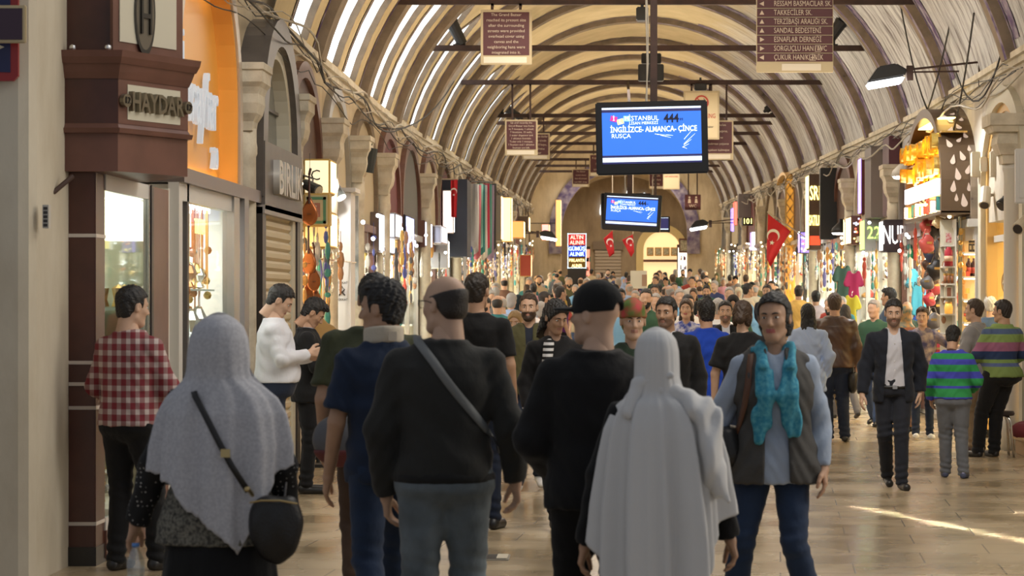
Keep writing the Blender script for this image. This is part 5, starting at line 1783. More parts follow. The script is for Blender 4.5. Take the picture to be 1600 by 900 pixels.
# ---- the row of signs standing out from the left wall
def Yl(px): return 3.40*FPX/(955 - px)
def Yr(px): return 4.60*FPX/(px - 955)
goldbox = mat('gold_box',(.62,.42,.12),rough=.5); granite = dots('granite',(.14,.105,.09),(.30,.25,.21),40,.16,.4)
lit_cool = emis('lit_cool',(.72,.80,1.0),1.2); lit_warm = emis('lit_warm',(1,.70,.32),2.6); lit_white = emis('lit_white',(1,.98,.94),1.8)
ylbox = emis('yellow_lightbox',(1.0,.72,.28),.55)
r = signboard('yellow light box with a framed plaque on the left wall beyond the slate arch',474,516,330,388,25.9,.6,ylbox,goldbox,lit=lit_warm)
r = signboard('pale glowing shop panel with curly script, above the framed plaque',474,516,248,304,26.1,.5,emis('pale_lightbox',(1.0,.86,.55),.75),goldbox,lit=lit_warm)
r = signboard('green-bordered cream plaque with a round medallion on the left wall',474,515,302,354,25.6,.2,mat('plaque_cream',(.58,.48,.26),rough=.6),goldbox)
x0,z1 = at(479,308,25.58); x1,z0 = at(509,350,25.58)
w = (x1 - x0)/2; h = z1 - z0
mb = MB(); 
for (a_,b2,c_,d_) in ((-w,w,h - .03,h),(-w,w,.0,.03),(-w,-w+.03,0,h),(w - .03,w,0,h)): mb.box(a_,b2,-.014,-.009,c_+.03,d_+.03)
mb.build('green_border',mat('plaque_green',(.10,.25,.13),rough=.6),r)
mb = MB(); mb.box(-.06,.04,-.013,-.009,.10,.25); mb.build('medallion',mat('plaque_red',(.40,.16,.10),rough=.6),r)
text('C',.12,cream_p,r,(-.03,-.018,.18),(PI/2,0,0),.002)
x,z = at(492,242,26.0)
text('C',.16,dark_f,r,(x - r.location.x+.0,.45,z - r.location.z - .22),(PI/2,0,0),.004)
# instruments hanging in front of the first open shop
def lute(x,y,z,s_,label):
    r = empty('lute',(x,y,z),rng.uniform(-.5,.5)); tag(r,label,'instrument',None)
    cop = mat('polished_copper',(.42,.14,.045),rough=.25,metal=.6)
    V,Q = sdf_mesh(lambda X_,Y_,Z_: smax(smin(ell(X_,Y_,Z_,(0,0,0),(.11*s_,.07*s_,.15*s_)),cap(X_,Y_,Z_,(0,0,.1*s_),(0,0,.2*s_),.04*s_,.02*s_),.05),-(Y_+.02),.01),(-.15*s_,-.1*s_,-.2*s_),(.15*s_,.1*s_,.26*s_),.014)
    np_mesh('bowl',V,Q,cop,r)
    mb = MB(); mb.bar((0,-.02,.14*s_),(0,-.02,.52*s_),.014,.010,6); mb.tube([(0,-.02,.52*s_),(0,.03,.60*s_)],.014,6); mb.build('neck',wood_d,r)
    mb = MB(); mb.lathe([(0,0),(.03*s_,0),(.03*s_,.004)],(0,-.03,-.0),10); mb.bar((0,0,.6*s_),(0,0,.8*s_),.003,n=4); mb.build('peg_string',dark_f,r)
for i,(px,py) in enumerate([(484,335),(483,412),(490,440),(481,462),(493,470),(486,498)]):
    x,z = at(px,py,25.35+.12*i)
    lute(x,25.35+.12*i,z,.8 - .06*i,'copper-coloured lute hanging at the first open shop, %s from the top' % ['topmost','second','third','fourth','fifth','lowest'][i])
# bead strings
for i in range(10):
    px = 497+i*2.4; Yb = 26.4+.25*i
    x,z = at(px,405,Yb); L_ = rng.uniform(.35,.65)
    o = MB(); c_ = [(.1,.5,.4),(.12,.12,.4),(.6,.6,.55),(.5,.35,.1),(.35,.1,.3)][i % 5]
    m_ = mat('beads_%d' % (i % 5),c_,rough=.3); o.tube([(x,Yb,z),(x - .02,Yb,z - L_*.5),(x,Yb,z - L_),(x+.025,Yb,z - L_*.5),(x+.005,Yb,z)],.013,6)
    o = o.build('bead_necklace',m_); tag(o,'%s bead necklace hanging on the rack by the lutes' % ['turquoise','navy','white','amber','purple'][i % 5],'necklace','%s necklaces on the rack' % ['turquoise','navy','white','amber','purple'][i % 5])
x0,z0 = at(494,404,26.3)
o = MB().bar((x0,26.3,z0),(x0+.14,29.0,z0),.012,n=6).build('hanging_rail',chrome); tag(o,'thin chrome rail holding the bead necklaces','rail')
# white pillar with poster
Yp = 28.6
x0,z1 = at(521,300,Yp); x1,z0 = at(548,640,Yp)
r = empty('white_pillar',((x0+x1)/2,Yp,0)); tag(r,'brightly lit square white pillar with a ribbon notice on the left','pillar')
w = (x1 - x0)/2
mb = MB(); mb.box(-w,w,0,.5,0,z1); mb.build('shaft',mat('white_paint',(.75,.73,.72),rough=.6),r)
mb = MB(); mb.box(-w - .06,w+.06,-.05,.52,z1,z1+.05); mb.build('cap',mat('white_paint',(.75,.73,.72),rough=.6),r)
xx,z2 = at(534,455,Yp); 
mb = MB(); mb.tube([(-.035,-.008,z2 - .05),(.03,-.008,z2+.02),(.0,-.008,z2+.055),(-.03,-.008,z2+.02),(.035,-.008,z2 - .05)],.009,4); mb.build('ribbon_sign',dark_f,r)
for q in (.10,-.10): text('DİKKAT',.036,dark_f,r,(0,-.004,z2+q),(PI/2,0,0),.001)
x0,z1 = at(549,306,29.4); x1,z0 = at(560,470,29.4)
r = empty('poster',((x0+x1)/2,29.4,z0)); tag(r,'tall narrow grey and white fashion poster behind the white pillar','poster')
mb = MB(); mb.box(-(x1-x0)/2,(x1-x0)/2,0,.04,0,z1 - z0); mb.build('board',mat('poster_print',(.60,.62,.62),rough=.3,col2=(.12,.13,.13),nscale=3),r)
# spot lamps over the pillar
def spot_can(px,py,Y,d,label,s_=1.0,lit=True):
    x,z = at(px,py,Y); r = empty('spot_lamp',(x,Y,z)); tag(r,label,'spotlight')
    d = Vector(d).normalized()
    mb = MB(); mb.bar(Vector((0,0,0)) - d*.12*s_,Vector((0,0,0))+d*.10*s_,.055*s_,.065*s_,12); mb.build('housing',mat('lamp_grey',(.06,.065,.06),rough=.4),r)
    mb = MB(); mb.bar(Vector((0,0,0))+d*.10*s_,d*.112*s_,.055*s_,.055*s_,12); mb.build('lens',emis('spot_glow',(1,.95,.85),6) if lit else chrome,r)
    mb = MB(); mb.tube([(0,0,0),(0,.05,.10*s_),(-.12 if x < 0 else .12,.1,.14*s_)],.012,6); mb.build('arm',alu,r)
spot_can(488,293,26.0,(.6,-.5,-.3),'grey spot lamp over the framed plaque on the left',1.0,False)
spot_can(526,297,28.3,(.5,-.3,-.8),'dark spot lamp shining down the white pillar',1.1)
sp_ = bpy.data.lights.new('pillar_spot','SPOT'); sp_.energy = 60; sp_.spot_size = 1.2; sp_.spot_blend = .6; sp_.color = (1,.97,.92); sp_.shadow_soft_size = .05
o = bpy.data.objects.new('pillar_spot',sp_); COL.objects.link(o); x,z = at(526,300,28.0); o.location = (x+.1,27.7,z+.25); o.rotation_euler = (math.radians(38),0,0)
# black loudspeaker on an arm
x,z = at(579,250,31.0); r = empty('wall_speaker',(x,31.0,z)); tag(r,'black upright loudspeaker on a long horizontal arm, upper left','speaker')
mb = MB(); mb.bar((-.03,0,-.16),(.02,0,.15),.07,.075,10); mb.build('cabinet',mat('speaker_grey',(.025,.03,.028),rough=.6),r)
x2,z2 = at(514,222,30.6); mb = MB(); mb.bar((x2 - x,-.4,z2 - z),(.02,0,.20),.016,n=6); mb.build('arm',mat('arm_olive',(.20,.18,.11),rough=.5),r)

signs_left = [  # label, px0, px1, py0, py1, Y, depth, face, rim, lit
    ('speckled brown granite sign box with a white-lit face, left wall',565,592,331,394,Yl(575),2.4,granite,granite,lit_cool),
    ('pale grey display screen standing out behind the granite box',588,618,332,372,Yl(590),1.0,emis('pale_screen',(.75,.80,.95),.7),alu,lit_cool),
    ('dark blue sign box with a lit purple picture, left wall',620,634,335,398,Yl(622),1.5,mat('sign_dkblue',(.015,.018,.035),rough=.4),None,emis('lit_violet',(.45,.5,1),1.6)),
    ('small glowing blue screen beside the dark blue box',634,643,362,386,Yl(634),.8,emis('blue_small',(.35,.45,1),1.8),blackm,lit_cool),
    ('mahogany cube sign over a glass-fronted shop, left wall',649,664,344,386,Yl(650),1.6,wood_m,None,lit_cool),
    ('clear glass light box with mirror edges beside the mahogany cube',664,690,352,380,Yl(664),1.4,mat('mirror_box',(.45,.45,.5),rough=.15,metal=.8),silverm,lit_cool),
    ('framed landscape display above the glass shopfront, left wall',668,700,375,420,Yl(668)+1.5,.25,mat('display_grey',(.30,.30,.33),rough=.3),alu_w,lit_white),
    ('tall white illuminated panel on the dark blue shop front, left',691,709,297,365,47.9,.12,emis('tall_lightbox',(1.0,.90,.88),.85),alu_w,lit_white),
    ('grey and gold round-ended sign box beyond the hanging scarves',769,783,305,375,66.0,1.8,mat('sign_taupe',(.26,.23,.19),rough=.5),None,lit_warm),
    ('gold-lit letter panel beyond the grey round-ended sign',783,799,308,378,67.0,.5,emis('gold_lit',(1,.70,.28),1.5),goldbox,lit_warm),
    ('orange and white lit sign far down the left side',800,818,345,372,74,1.0,emis('orange_lit',(1,.35,.10),1.2),goldbox,lit_warm),
    ('brown awning box over a far left shop',808,826,338,362,76,1.2,mat('awning_brown',(.12,.08,.06),rough=.6),None,lit_warm),
    ('maroon and yellow triangular sign far down the left side',812,830,398,432,79,.3,mat('sign_red_far',(.35,.05,.03),rough=.5),goldbox,lit_warm),
    ('bright orange shop column far down the left side',868,876,312,385,92,.6,emis('orange_col',(1,.45,.15),1.1),goldbox,lit_warm),
    ('lit pink sign box far down the left side',846,858,350,376,86,.6,emis('pink_lit',(1,.45,.40),1.2),goldbox,lit_warm),
]
for a_ in signs_left:
    signboard(a_[0],*a_[1:5],a_[5],a_[6],a_[7],a_[8],lit=a_[9])
# dark blue shop front behind the tall white panel
x0,z1 = at(690,280,48.2); x1,z0 = at(730,420,48.2)
r = empty('dark_blue_front',((x0+x1)/2,48.2,0)); tag(r,'dark blue shop front panel standing out from the left wall behind the red flag','shop front')
w = (x1 - x0)/2
mb = MB(); mb.box(-w,w,0,1.2,2.55,z1); mb.build('panel',mat('front_dkblue',(.035,.045,.075),rough=.5),r)
mb = MB(); mb.box(-w*.9,-w*.4,0,.1,0,2.55); mb.box(w*.7,w*.9,0,.1,0,2.55); mb.each('post',alu,r)
# hanging scarves
sc_cols = [('grey-dotted',(.42,.42,.44)),('silver',(.55,.54,.56)),('rose',(.55,.16,.20)),('mint',(.25,.50,.42)),('teal',(.05,.25,.24)),('white',(.70,.70,.68)),('crimson',(.55,.04,.09)),('sea green',(.12,.38,.33)),('lilac',(.40,.32,.50)),('charcoal',(.07,.07,.08))]
for i,(cn,c_) in enumerate(sc_cols):
    Ys = 52.5+i*.75; px = 737+i*3.5
    x,z = at(px,287+(i % 3),Ys); L_ = (100+(i*7) % 20)*Ys/FPX
    V,F = [],[]
    for j in range(9):
        for q in range(7):
            V.append((x+(q - 3)*.034,Ys+.035*math.sin(q*1.9+j*.4+i) ,z - L_*j/8+(.04*math.cos(q) if j == 8 else 0)))
    for j in range(8):
        for q in range(6): F.append((j*7+q,j*7+q+1,(j+1)*7+q+1,(j+1)*7+q))
    o = link_mesh('hanging_scarf',V,F,mat('scarf_' +cn.replace(' ','_').replace('-','_'),c_,rough=.8),None,True); md = o.modifiers.new('t','SOLIDIFY'); md.thickness = .012
    tag(o,'long %s scarf hanging from the rail on the left, %s in the row' % (cn,ORD[i]),'scarf',None)
x0,z0 = at(735,285,52.3); x1,z1 = at(770,286,59.5)
o = MB().bar((x0,52.3,z0+.02),(x1,59.5,z1+.02),.02,n=6).build('hanging_rail',blackm); tag(o,'black rail under the vault carrying the long scarves','rail')
# lamps on the left
def street_lamp(px,py,Y,side,label,s_=1.0,col=(1,.97,.9),power=40):
    x,z = at(px,py,Y); r = empty('street_lamp',(x,Y,z)); tag(r,label,'lamp')
    d = 1 if side == 'right' else -1
    mb = MB(); mb.prism([(-.26*s_,-.02),(.20*s_,.06*s_),(.24*s_,.14*s_),(.10*s_,.22*s_),(-.12*s_,.18*s_)] if d > 0 else [(.26*s_,-.02),(-.20*s_,.06*s_),(-.24*s_,.14*s_),(-.10*s_,.22*s_),(.12*s_,.18*s_)],'Y',-.14*s_,.14*s_); mb.build('shade',blackm,r,bevel=.02*s_)
    mb = MB(); mb._add([(-d*.25*s_,-.13*s_,-.035),(d*.20*s_,-.13*s_,.045*s_),(d*.20*s_,.13*s_,.045*s_),(-d*.25*s_,.13*s_,-.035),
                        (-d*.22*s_,-.12*s_,-.085*s_),(d*.16*s_,-.12*s_,-.02*s_),(d*.16*s_,.12*s_,-.02*s_),(-d*.22*s_,.12*s_,-.085*s_)],
                       [(0,1,5,4),(1,2,6,5),(2,3,7,6),(3,0,4,7),(4,5,6,7),(3,2,1,0)]); mb.build('lens',emis('lamp_lens',col,14),r)
    xw = side_x(side,0) - x
    mb = MB(); mb.bar((d*.15*s_,0,.14*s_),(xw,.1,.26*s_),.018*s_,n=4); mb.bar((d*.25*s_,0,.12*s_),(xw - d*.3,.1,.14*s_),.014*s_,n=4); mb.box(d*.24*s_,d*.32*s_,-.03,.03,.02,.20*s_); mb.bar((xw - d*.05,.1,.26*s_),(xw - d*.05,.1,-.05),.014*s_,n=4)
    mb.build('bracket',rust,r)
    l = bpy.data.lights.new('lamp_light','SPOT'); l.energy = power; l.color = col; l.spot_size = 2.2; l.spot_blend = .5; l.shadow_soft_size = .1
    o = bpy.data.objects.new('lamp_light',l); COL.objects.link(o); o.location = (x - d*.08,Y,z - .12); o.rotation_euler = (0,-d*.35,0)
street_lamp(1386,128,29.8,'right','black-hooded floodlight on a long wall bracket at upper right, shining',1.0,(.95,.98,1.0),160)
street_lamp(856,372,80,'left','white hooded lamp shining over the crowd far down on the left',1.2)
street_lamp(1093,356,82,'right','green-backed hooded lamp shining far down on the right',1.3)
def pendant(px,py,Y,label,col=(1,.98,.94),arm=True,shade=None):
    x,z = at(px,py,Y); r = empty('wall_lamp',(x,Y,z)); tag(r,label,'lamp')
    mb = MB(); mb.lathe([(.20,0),(.17,.09),(.09,.17),(.04,.21),(.035,.27),(0,.27)],(0,0,0),16); mb.build('shade',shade or alu_w,r,True)
    mb = MB(); mb.lathe([(0,-.03),(.15,-.03),(.185,.01)],(0,0,0),16); mb.build('bulb',emis('bulb',col,9),r,True)
    if arm: mb = MB(); mb.bar((0,0,.25),(side_x('right' if x > .5 else 'left',0) - x,.1,.25),.014,n=6); mb.build('arm',rust,r)
pendant(1413,276,35.5,'white conical lamp glowing on a thin arm, right of the maroon arch')
pendant(1314,364,46.5,'small dark conical lamp with a warm bulb on the right',(1,.75,.55),shade=blackm)

# ---- right side
# glass-door arch at the right edge
r = empty('arched_shop',(0,0,0)); tag(r,'shop at the right edge with a gold-edged glass arch and round sale emblem','shop front')
ya,yb = 26.6,29.8
gold_t = mat('gold_timber',(.62,.38,.12),rough=.4)
o_ = [(ya,.1)]+pointed(ya,yb,3.05,4.18)+[(yb,.1)]; i_ = [(ya+.22,.1)]+pointed(ya+.22,yb - .22,3.05,3.98)+[(yb - .22,.1)]
mb = MB(); mb.slab(o_,i_,'X',XR - .08,XR+.3); mb.build('arch_moulding',cream_p,r)
j_ = [(ya+.34,.1)]+pointed(ya+.34,yb - .34,3.05,3.88)+[(yb - .34,.1)]
mb = MB(); mb.slab(i_,j_,'X',XR - .02,XR+.26); mb.build('gold_arch',gold_t,r)
mb = MB(); mb.prism(j_,'X',XR+.10,XR+.108); mb.build('glass_pane',glass,r)
mb = MB(); mb.box(XR+.06,XR+.14,ya+.3,yb - .3,2.38,2.46); mb.box(XR+.06,XR+.14,28.1,28.18,.1,2.4); mb.each('door_rail',alu_w,r)
mb = MB(); mb.box(6.8,6.9,ya,yb,0,4); mb.box(XR+.3,6.8,yb,yb+.1,0,4); mb.box(XR+.3,6.8,ya - .1,ya,0,4); mb.box(XR+.3,6.8,ya,yb,3.9,4.0); mb.box(XR,6.8,ya,yb,0,.1); mb.build('interior',mat('interior_tan',(.50,.38,.22),rough=.6),r)
mb = MB(); mb.box(5.2,6.4,ya+.3,yb - .3,2.50,2.56); mb.each('ceiling_lamp',lampy,r)
mb = MB()
for z in (.6,1.1,1.6,2.1): mb.box(5.0,6.6,yb - .35,yb - .03,z,z+.03)
mb.build('shelves',shop_w,r)
mb = MB(); rng = random.Random(21)
for z in (.63,1.13,1.63,2.13):
    for k in range(14): mb.k = rng.choice([0,6,8,3,9]); x = rng.uniform(5.0,6.5); mb.lathe([(0,0),(.045,0),(.045,.16),(.018,.2),(.018,.27),(0,.27)],(x,yb - .2,z),7)
gg = mb.build('goods',GC,r); gg['kind'] = 'stuff'
cpts = [(math.cos(2*PI*k/30),math.sin(2*PI*k/30)) for k in range(31)]
cy,cz = 28.45,EYE+(470 - 440)/137
mb = MB(); mb.strip([(XR+.09,cy+.62*c,cz+.17*s2*1.0) for c,s2 in cpts],[(XR+.09,cy+.56*c,cz+.155*s2) for c,s2 in cpts]); mb.build('emblem_ring',dark_f,r)
mb = MB(); mb._add([(XR+.095,cy+.56*c,cz+.155*s2) for c,s2 in cpts[:-1]],[tuple(range(30))]); mb.build('emblem_disc',mat('emblem_brown',(.16,.11,.07),rough=.5),r)
for t,dz in (('% SALE',.07),('ANBERG',.0),('COAT',-.07)): text(t,.075,cream_p,r,(XR+.085,cy,cz+dz),(PI/2,0,-PI/2),.002,sx=3.6)
# white round column and pale casing at the frame edge
r = empty('round_column',(XR+.03 - .12,27.1,0)); tag(r,'slim white round column with stone capital at the right edge','column')
mb = MB(); mb.lathe([(.15,0),(.15,.3),(.115,.36),(.11,3.1),(.13,3.14),(.13,3.2)],(0,0,0),14); mb.build('shaft',mat('white_stone',(.62,.59,.52),rough=.6),r,True)
mb = MB()
for h0,h1,z0,z1 in ((.14,.15,3.2,3.3),(.17,.22,3.3,3.42),(.22,.21,3.42,3.5),(.26,.29,3.55,3.62),(.31,.31,3.62,3.75)):
    mb._add([(-h0,-h0,z0),(h0,-h0,z0),(h0,h0,z0),(-h0,h0,z0),(-h1,-h1,z1),(h1,-h1,z1),(h1,h1,z1),(-h1,h1,z1)],[(3,2,1,0),(4,5,6,7),(0,1,5,4),(1,2,6,5),(2,3,7,6),(3,0,4,7)])
mb.box(-.2,.2,-.2,.2,3.48,3.58); mb.build('capital',stone_t,r)
x,z = at(1588,140,26.1)
# camera, junction boxes
def box_thing(name,label,cat,px0,px1,py0,py1,Y,d,m_,parts=None,bevel=.01):
    x0,z1 = at(px0,py0,Y); x1,z0 = at(px1,py1,Y)
    r = empty(name,((x0+x1)/2,Y,z0)); tag(r,label,cat)
    w = (x1 - x0)/2; h = z1 - z0
    mb = MB(); mb.box(-w,w,0,d,0,h); mb.build('casing',m_,r,bevel=bevel)
    mb = MB(); mb.box(-w*.7,w*.7,-.01,0,h*.1,h*.9); mb.build('cover',m_,r,bevel=.003)
    return r
boxc = mat('box_cream',(.62,.55,.42),rough=.5)
box_thing('junction_box','cream electrical box on the wall right of the gold sign','electrical box',1519,1537,237,276,29.6,.15,boxc)
box_thing('junction_box','pale square electrical box seen through the arched glass at right','electrical box',1548,1578,236,276,28.9,.12,boxc)
box_thing('intercom_unit','small cream unit below the electrical box, right of the gold sign','electrical box',1532,1543,245,268,29.4,.08,boxc)
box_thing('projecting_panel','grey frosted panel with silver edge cut by the right edge of the view','panel',1587,1625,232,318,25.6,.08,alu_w)
def camera_thing(px,py,Y,d,label,m_):
    x,z = at(px,py,Y); r = empty('security_camera',(x,Y,z)); tag(r,label,'security camera')
    d = Vector(d).normalized()
    mb = MB(); mb.bar(Vector((0,0,0)) - d*.16,d*.10,.065,.07,12); mb.build('housing',m_,r)
    mb = MB(); mb.bar(d*.10,d*.115,.055,.05,12); mb.build('lens',dark_f,r)
    mb = MB(); mb.bar((0,.05,.03),(side_x('right' if x > 0 else 'left',0) - x,.12,.06),.02,n=6); mb.build('arm',m_,r)
camera_thing(1539,311,29.0,(-.15,-.6,-.75),'cream bullet security camera below the cream electrical box',boxc)
camera_thing(1572,315,28.2,(-.7,-.5,-.5),'black security camera seen against the arched glass',blackm)
camera_thing(1596,352,26.0,(-.5,-.7,-.4),'pale dome-ended camera on the white column at the right edge',boxc)

# the gold sign: projecting arch with cut-out drops
r = empty('gold_arch_sign',(0,0,0)); tag(r,'glowing gold arched shop sign with teardrop cut-outs on its dark side, right','sign')
ya,yb = 30.4,34.2
xo = 4.15
grad = bpy.data.materials.new('band_brown_gold'); grad.use_nodes = True; b = grad.node_tree.nodes['Principled BSDF']; b.inputs['Base Color'].default_value = (.13,.085,.05,1); b.inputs['Roughness'].default_value = .4; b.inputs['Metallic'].default_value = .5
o_ = [(ya,2.78)]+pointed(ya,yb,3.2,4.22,14)+[(yb,2.78)]; i_ = [(ya+.12,2.78)]+pointed(ya+.12,yb - .12,3.2,4.10,14)+[(yb - .12,2.78)]
mb = MB(); mb.slab(o_,i_,'X',xo,XR); mb.build('arch_band',grad,r)
mb = MB(); mb.prism(i_,'X',XR - .12,XR - .05); mb.build('gold_back',emis('gold_back',(1,.62,.12),1.3),r)
# teardrops on the band
mb = MB()
mb = MB()
def tear(x_,z_,sc,an):
    pts = []
    for k in range(16):
        a = 2*PI*k/16; up = math.sin(a) > 0
        u_ = sc*math.cos(a)*(1 - .75*max(0,math.sin(a)))*.62; v_ = sc*math.sin(a)*(1.75 if up else .7)
        pts.append((x_+u_*math.cos(an) - v_*math.sin(an),ya - .005,z_+u_*math.sin(an)+v_*math.cos(an)))
    mb._add(pts,[tuple(range(16))])
for x_,z_,sc,an in [(4.34,2.95,.040,.0),(4.44,2.90,.07,.15),(4.50,3.08,.045,.1),(4.30,3.08,.06,-.1)]: tear(x_,z_,sc,an)
# upper part follows the curved outline
def tear_arc(x_,f,sc,an):
    seg = 1+f*14; i0 = int(seg); ff = seg - i0
    p = Vector(o_[i0]).lerp(Vector(o_[i0+1]),ff); t = (Vector(o_[i0+1]) - Vector(o_[i0])).normalized(); nn = Vector((-t.y,t.x))
    pts = []
    for k in range(16):
        a = 2*PI*k/16; up = math.sin(a) > 0
        u_ = sc*math.cos(a)*(1 - .75*max(0,math.sin(a)))*.62; v_ = sc*math.sin(a)*(1.75 if up else .7)
        U_ = u_*math.cos(an) - v_*math.sin(an); V_ = u_*math.sin(an)+v_*math.cos(an)
        q = p+t*V_+nn*.012; pts.append((x_+U_,q.x,q.y))
    mb._add(pts,[tuple(range(16))])
for x_,f,sc,an in [(4.36,.02,.065,.2),(4.48,.06,.05,-.3),(4.30,.14,.055,-.2),(4.43,.17,.06,.3),(4.52,.24,.04,0),(4.28,.28,.06,.35),(4.40,.32,.045,-.6),(4.50,.36,.05,.2),(4.32,.42,.06,-.3),(4.44,.46,.06,.2),(4.36,.54,.05,.5),(4.50,.56,.05,-.2),(4.30,.62,.05,.1),(4.42,.66,.055,-.4)]: tear_arc(x_,f,sc,an)
mb.each('drop_cutouts',emis('drop_light',(1,.80,.66),.30,(.35,.26,.2)),r)
mb = MB()
def hoop(cx_,cy_,cz_,rr_,th): mb.strip([(cx_,cy_+rr_*c,cz_+rr_*s2) for c,s2 in cpts],[(cx_ - th,cy_+rr_*c,cz_+rr_*s2) for c,s2 in cpts]); mb.strip([(cx_,cy_+rr_*c,cz_+rr_*s2) for c,s2 in cpts],[(cx_,cy_+rr_*.82*c,cz_+rr_*.82*s2) for c,s2 in cpts])
rng = random.Random(12)
for k in range(26):
    y_ = ya+.4+(k % 13)*.245; z_ = [3.40,3.68][k // 13]+rng.uniform(-.03,.03); hoop(xo+rng.uniform(.0,.10),y_,z_,rng.uniform(.09,.14),.12)
mb.each('gilded_hoops',mat('gilded',(.98,.74,.22),rough=.25,metal=.9),r)
mb = MB()
for z_ in (3.22,3.52,3.80): mb.box(xo+.02,XR - .1,ya+.15,yb - .15,z_,z_+.02)
mb.each('gold_shelf',goldm,r)
mb = MB()
for z_ in (3.50,3.78,4.02): mb.box(xo+.05,XR - .2,ya+.5,yb - .5,z_ - .015,z_)
mb.each('strip_lights',emis('gold_strip',(1,.74,.25),5),r)
mb = MB()
for k in range(22): y_ = ya+.2+k*.155; mb.box(xo - .03,xo+.02,y_,y_+.08,3.02,3.22)
mb.each('white_letters',emis('white_neon',(.88,.92,1),2.6),r)
mb = MB(); mb.box(xo - .01,XR,ya,yb,2.76,2.80); mb.build('base_board',grad,r)
mb = MB(); rng = random.Random(13)
for k in range(90):
    mb.k = rng.randrange(4); y_ = rng.uniform(ya+.2,yb - .1); mb.box(xo+rng.uniform(-.05,.2),xo+rng.uniform(.0,.3)+.03,y_,y_+rng.uniform(.03,.1),2.82,2.82+rng.uniform(.06,.18))
o = mb.build('small_souvenirs',[goldm,GC[0],GC[4],emis('goods_glow',(1,.75,.42),3.0)],r); o['kind'] = 'stuff'
# a column of pink tinsel hangings
o = MB(); rng = random.Random(14)
for k in range(70): o.k = rng.randrange(3); x_,z_ = at(rng.uniform(1437,1453),rng.uniform(296,338),34.0); o.box(x_ - .015,x_+.015,34+rng.uniform(-.1,.1),34.12,z_,z_+.05)
o = o.build('tinsel_hangings',[mat('tinsel_pink',(.7,.3,.4),rough=.3),mat('tinsel_silver',(.75,.72,.78),rough=.2,metal=.8),GC[0]]); tag(o,'cluster of pink and silver glittering charms hanging below the gold sign','charms',kind='stuff')

# gift shelves and bottles below the gold sign
r = empty('gift_shelf',(0,30.6,0)); tag(r,'tall white shelf with gift boxes at the front of the gold-signed shop','shelf')
def pxX(px,Y): return (px - 955)*Y/FPX
xa,xb = pxX(1471,30.6),pxX(1490,30.6)
mb = MB(); 
zs_ = [EYE+(470 - q)*30.6/FPX for q in (383,416,443,463,490,520)]
for z_ in zs_: mb.box(xa,xb,-.12,.12,z_ - .02,z_)
mb.box(xb,xb+.02,-.12,.12,.1,2.7); mb.each('boards',mat('shelf_white',(.72,.70,.64),rough=.5),r)
mb = MB(); mb.box(xa,xb,.12,.14,.1,2.7); mb.build('back',cream_p,r)
xm = (xa+xb)/2
def small(name,label,cat,loc,fn,grp=None):
    r = empty(name,loc); tag(r,label,cat,grp); fn(r); return r
def f_bottle(m_,h=.26,lab=None):
    def f(r):
        mb = MB(); mb.lathe([(0,0),(.038,.0),(.038,h*.62),(.015,h*.78),(.015,h*.95),(0,h*.95)],(0,0,0),10); mb.build('bottle',m_,r,True)
        mb = MB(); mb.lathe([(.039,h*.15),(.039,h*.45)],(0,0,0),10); mb.build('bottle_label',lab or cream_p,r,True)
        mb = MB(); mb.lathe([(.017,h*.9),(.017,h),(0,h)],(0,0,0),8); mb.build('cap',goldm,r)
    return f
small('perfume_picture','white card with red flowers on the top gift shelf','card',(xm,30.5,zs_[0]),lambda r: (MB().box(-.06,.06,0,.01,0,.19).build('card',cream_p,r),MB().box(-.035,.035,-.004,0,.03,.15).build('print',mat('print_red',(.5,.08,.10),rough=.6,col2=(.7,.65,.6),nscale=30),r)))
small('gift_tin','tall red tin with gold marks on the second gift shelf','tin',(xm,30.5,zs_[1]),lambda r: (MB().lathe([(0,0),(.055,0),(.055,.19),(.03,.22),(.03,.24),(0,.24)],(0,0,0),14).build('tin',mat('tin_red',(.42,.02,.04),rough=.3),r,True),MB().lathe([(.0555,.06),(.0555,.13)],(0,0,0),14).build('tin_band',mat('tin_band',(.7,.45,.3),rough=.4),r,True)))
for i,dx in enumerate((-.045,.0,.045)):
    small('spice_jar','brown-lidded spice jar on the third gift shelf, %s of three' % ['left','middle','right'][i],'jar',(xm+dx,30.5,zs_[2]),lambda r: (MB().lathe([(0,0),(.02,0),(.02,.10),(0,.10)],(0,0,0),8).build('jar',mat('jar_spice',(.32,.12,.05),rough=.3),r,True),MB().lathe([(.021,.10),(.021,.125),(0,.125)],(0,0,0),8).build('lid',goldm,r)))
small('tea_box','white and brown tea box on the fourth gift shelf','box',(xm,30.5,zs_[3]),lambda r: (MB().box(-.05,.05,0,.06,0,.12).build('carton',cream_p,r,bevel=.003),MB().box(-.02,.03,-.003,0,.0,.11).build('print',mat('print_brown',(.28,.10,.05),rough=.6),r)))
small('amber_jar','round amber jar on the fifth gift shelf','jar',(xm,30.5,zs_[4]),lambda r: (MB().lathe([(0,0),(.05,0),(.055,.08),(.04,.13),(0,.13)],(0,0,0),12).build('jar',emis('amber_jar',(.9,.45,.08),.5),r,True),MB().lathe([(.042,.13),(.042,.15),(0,.15)],(0,0,0),12).build('lid',goldm,r)))
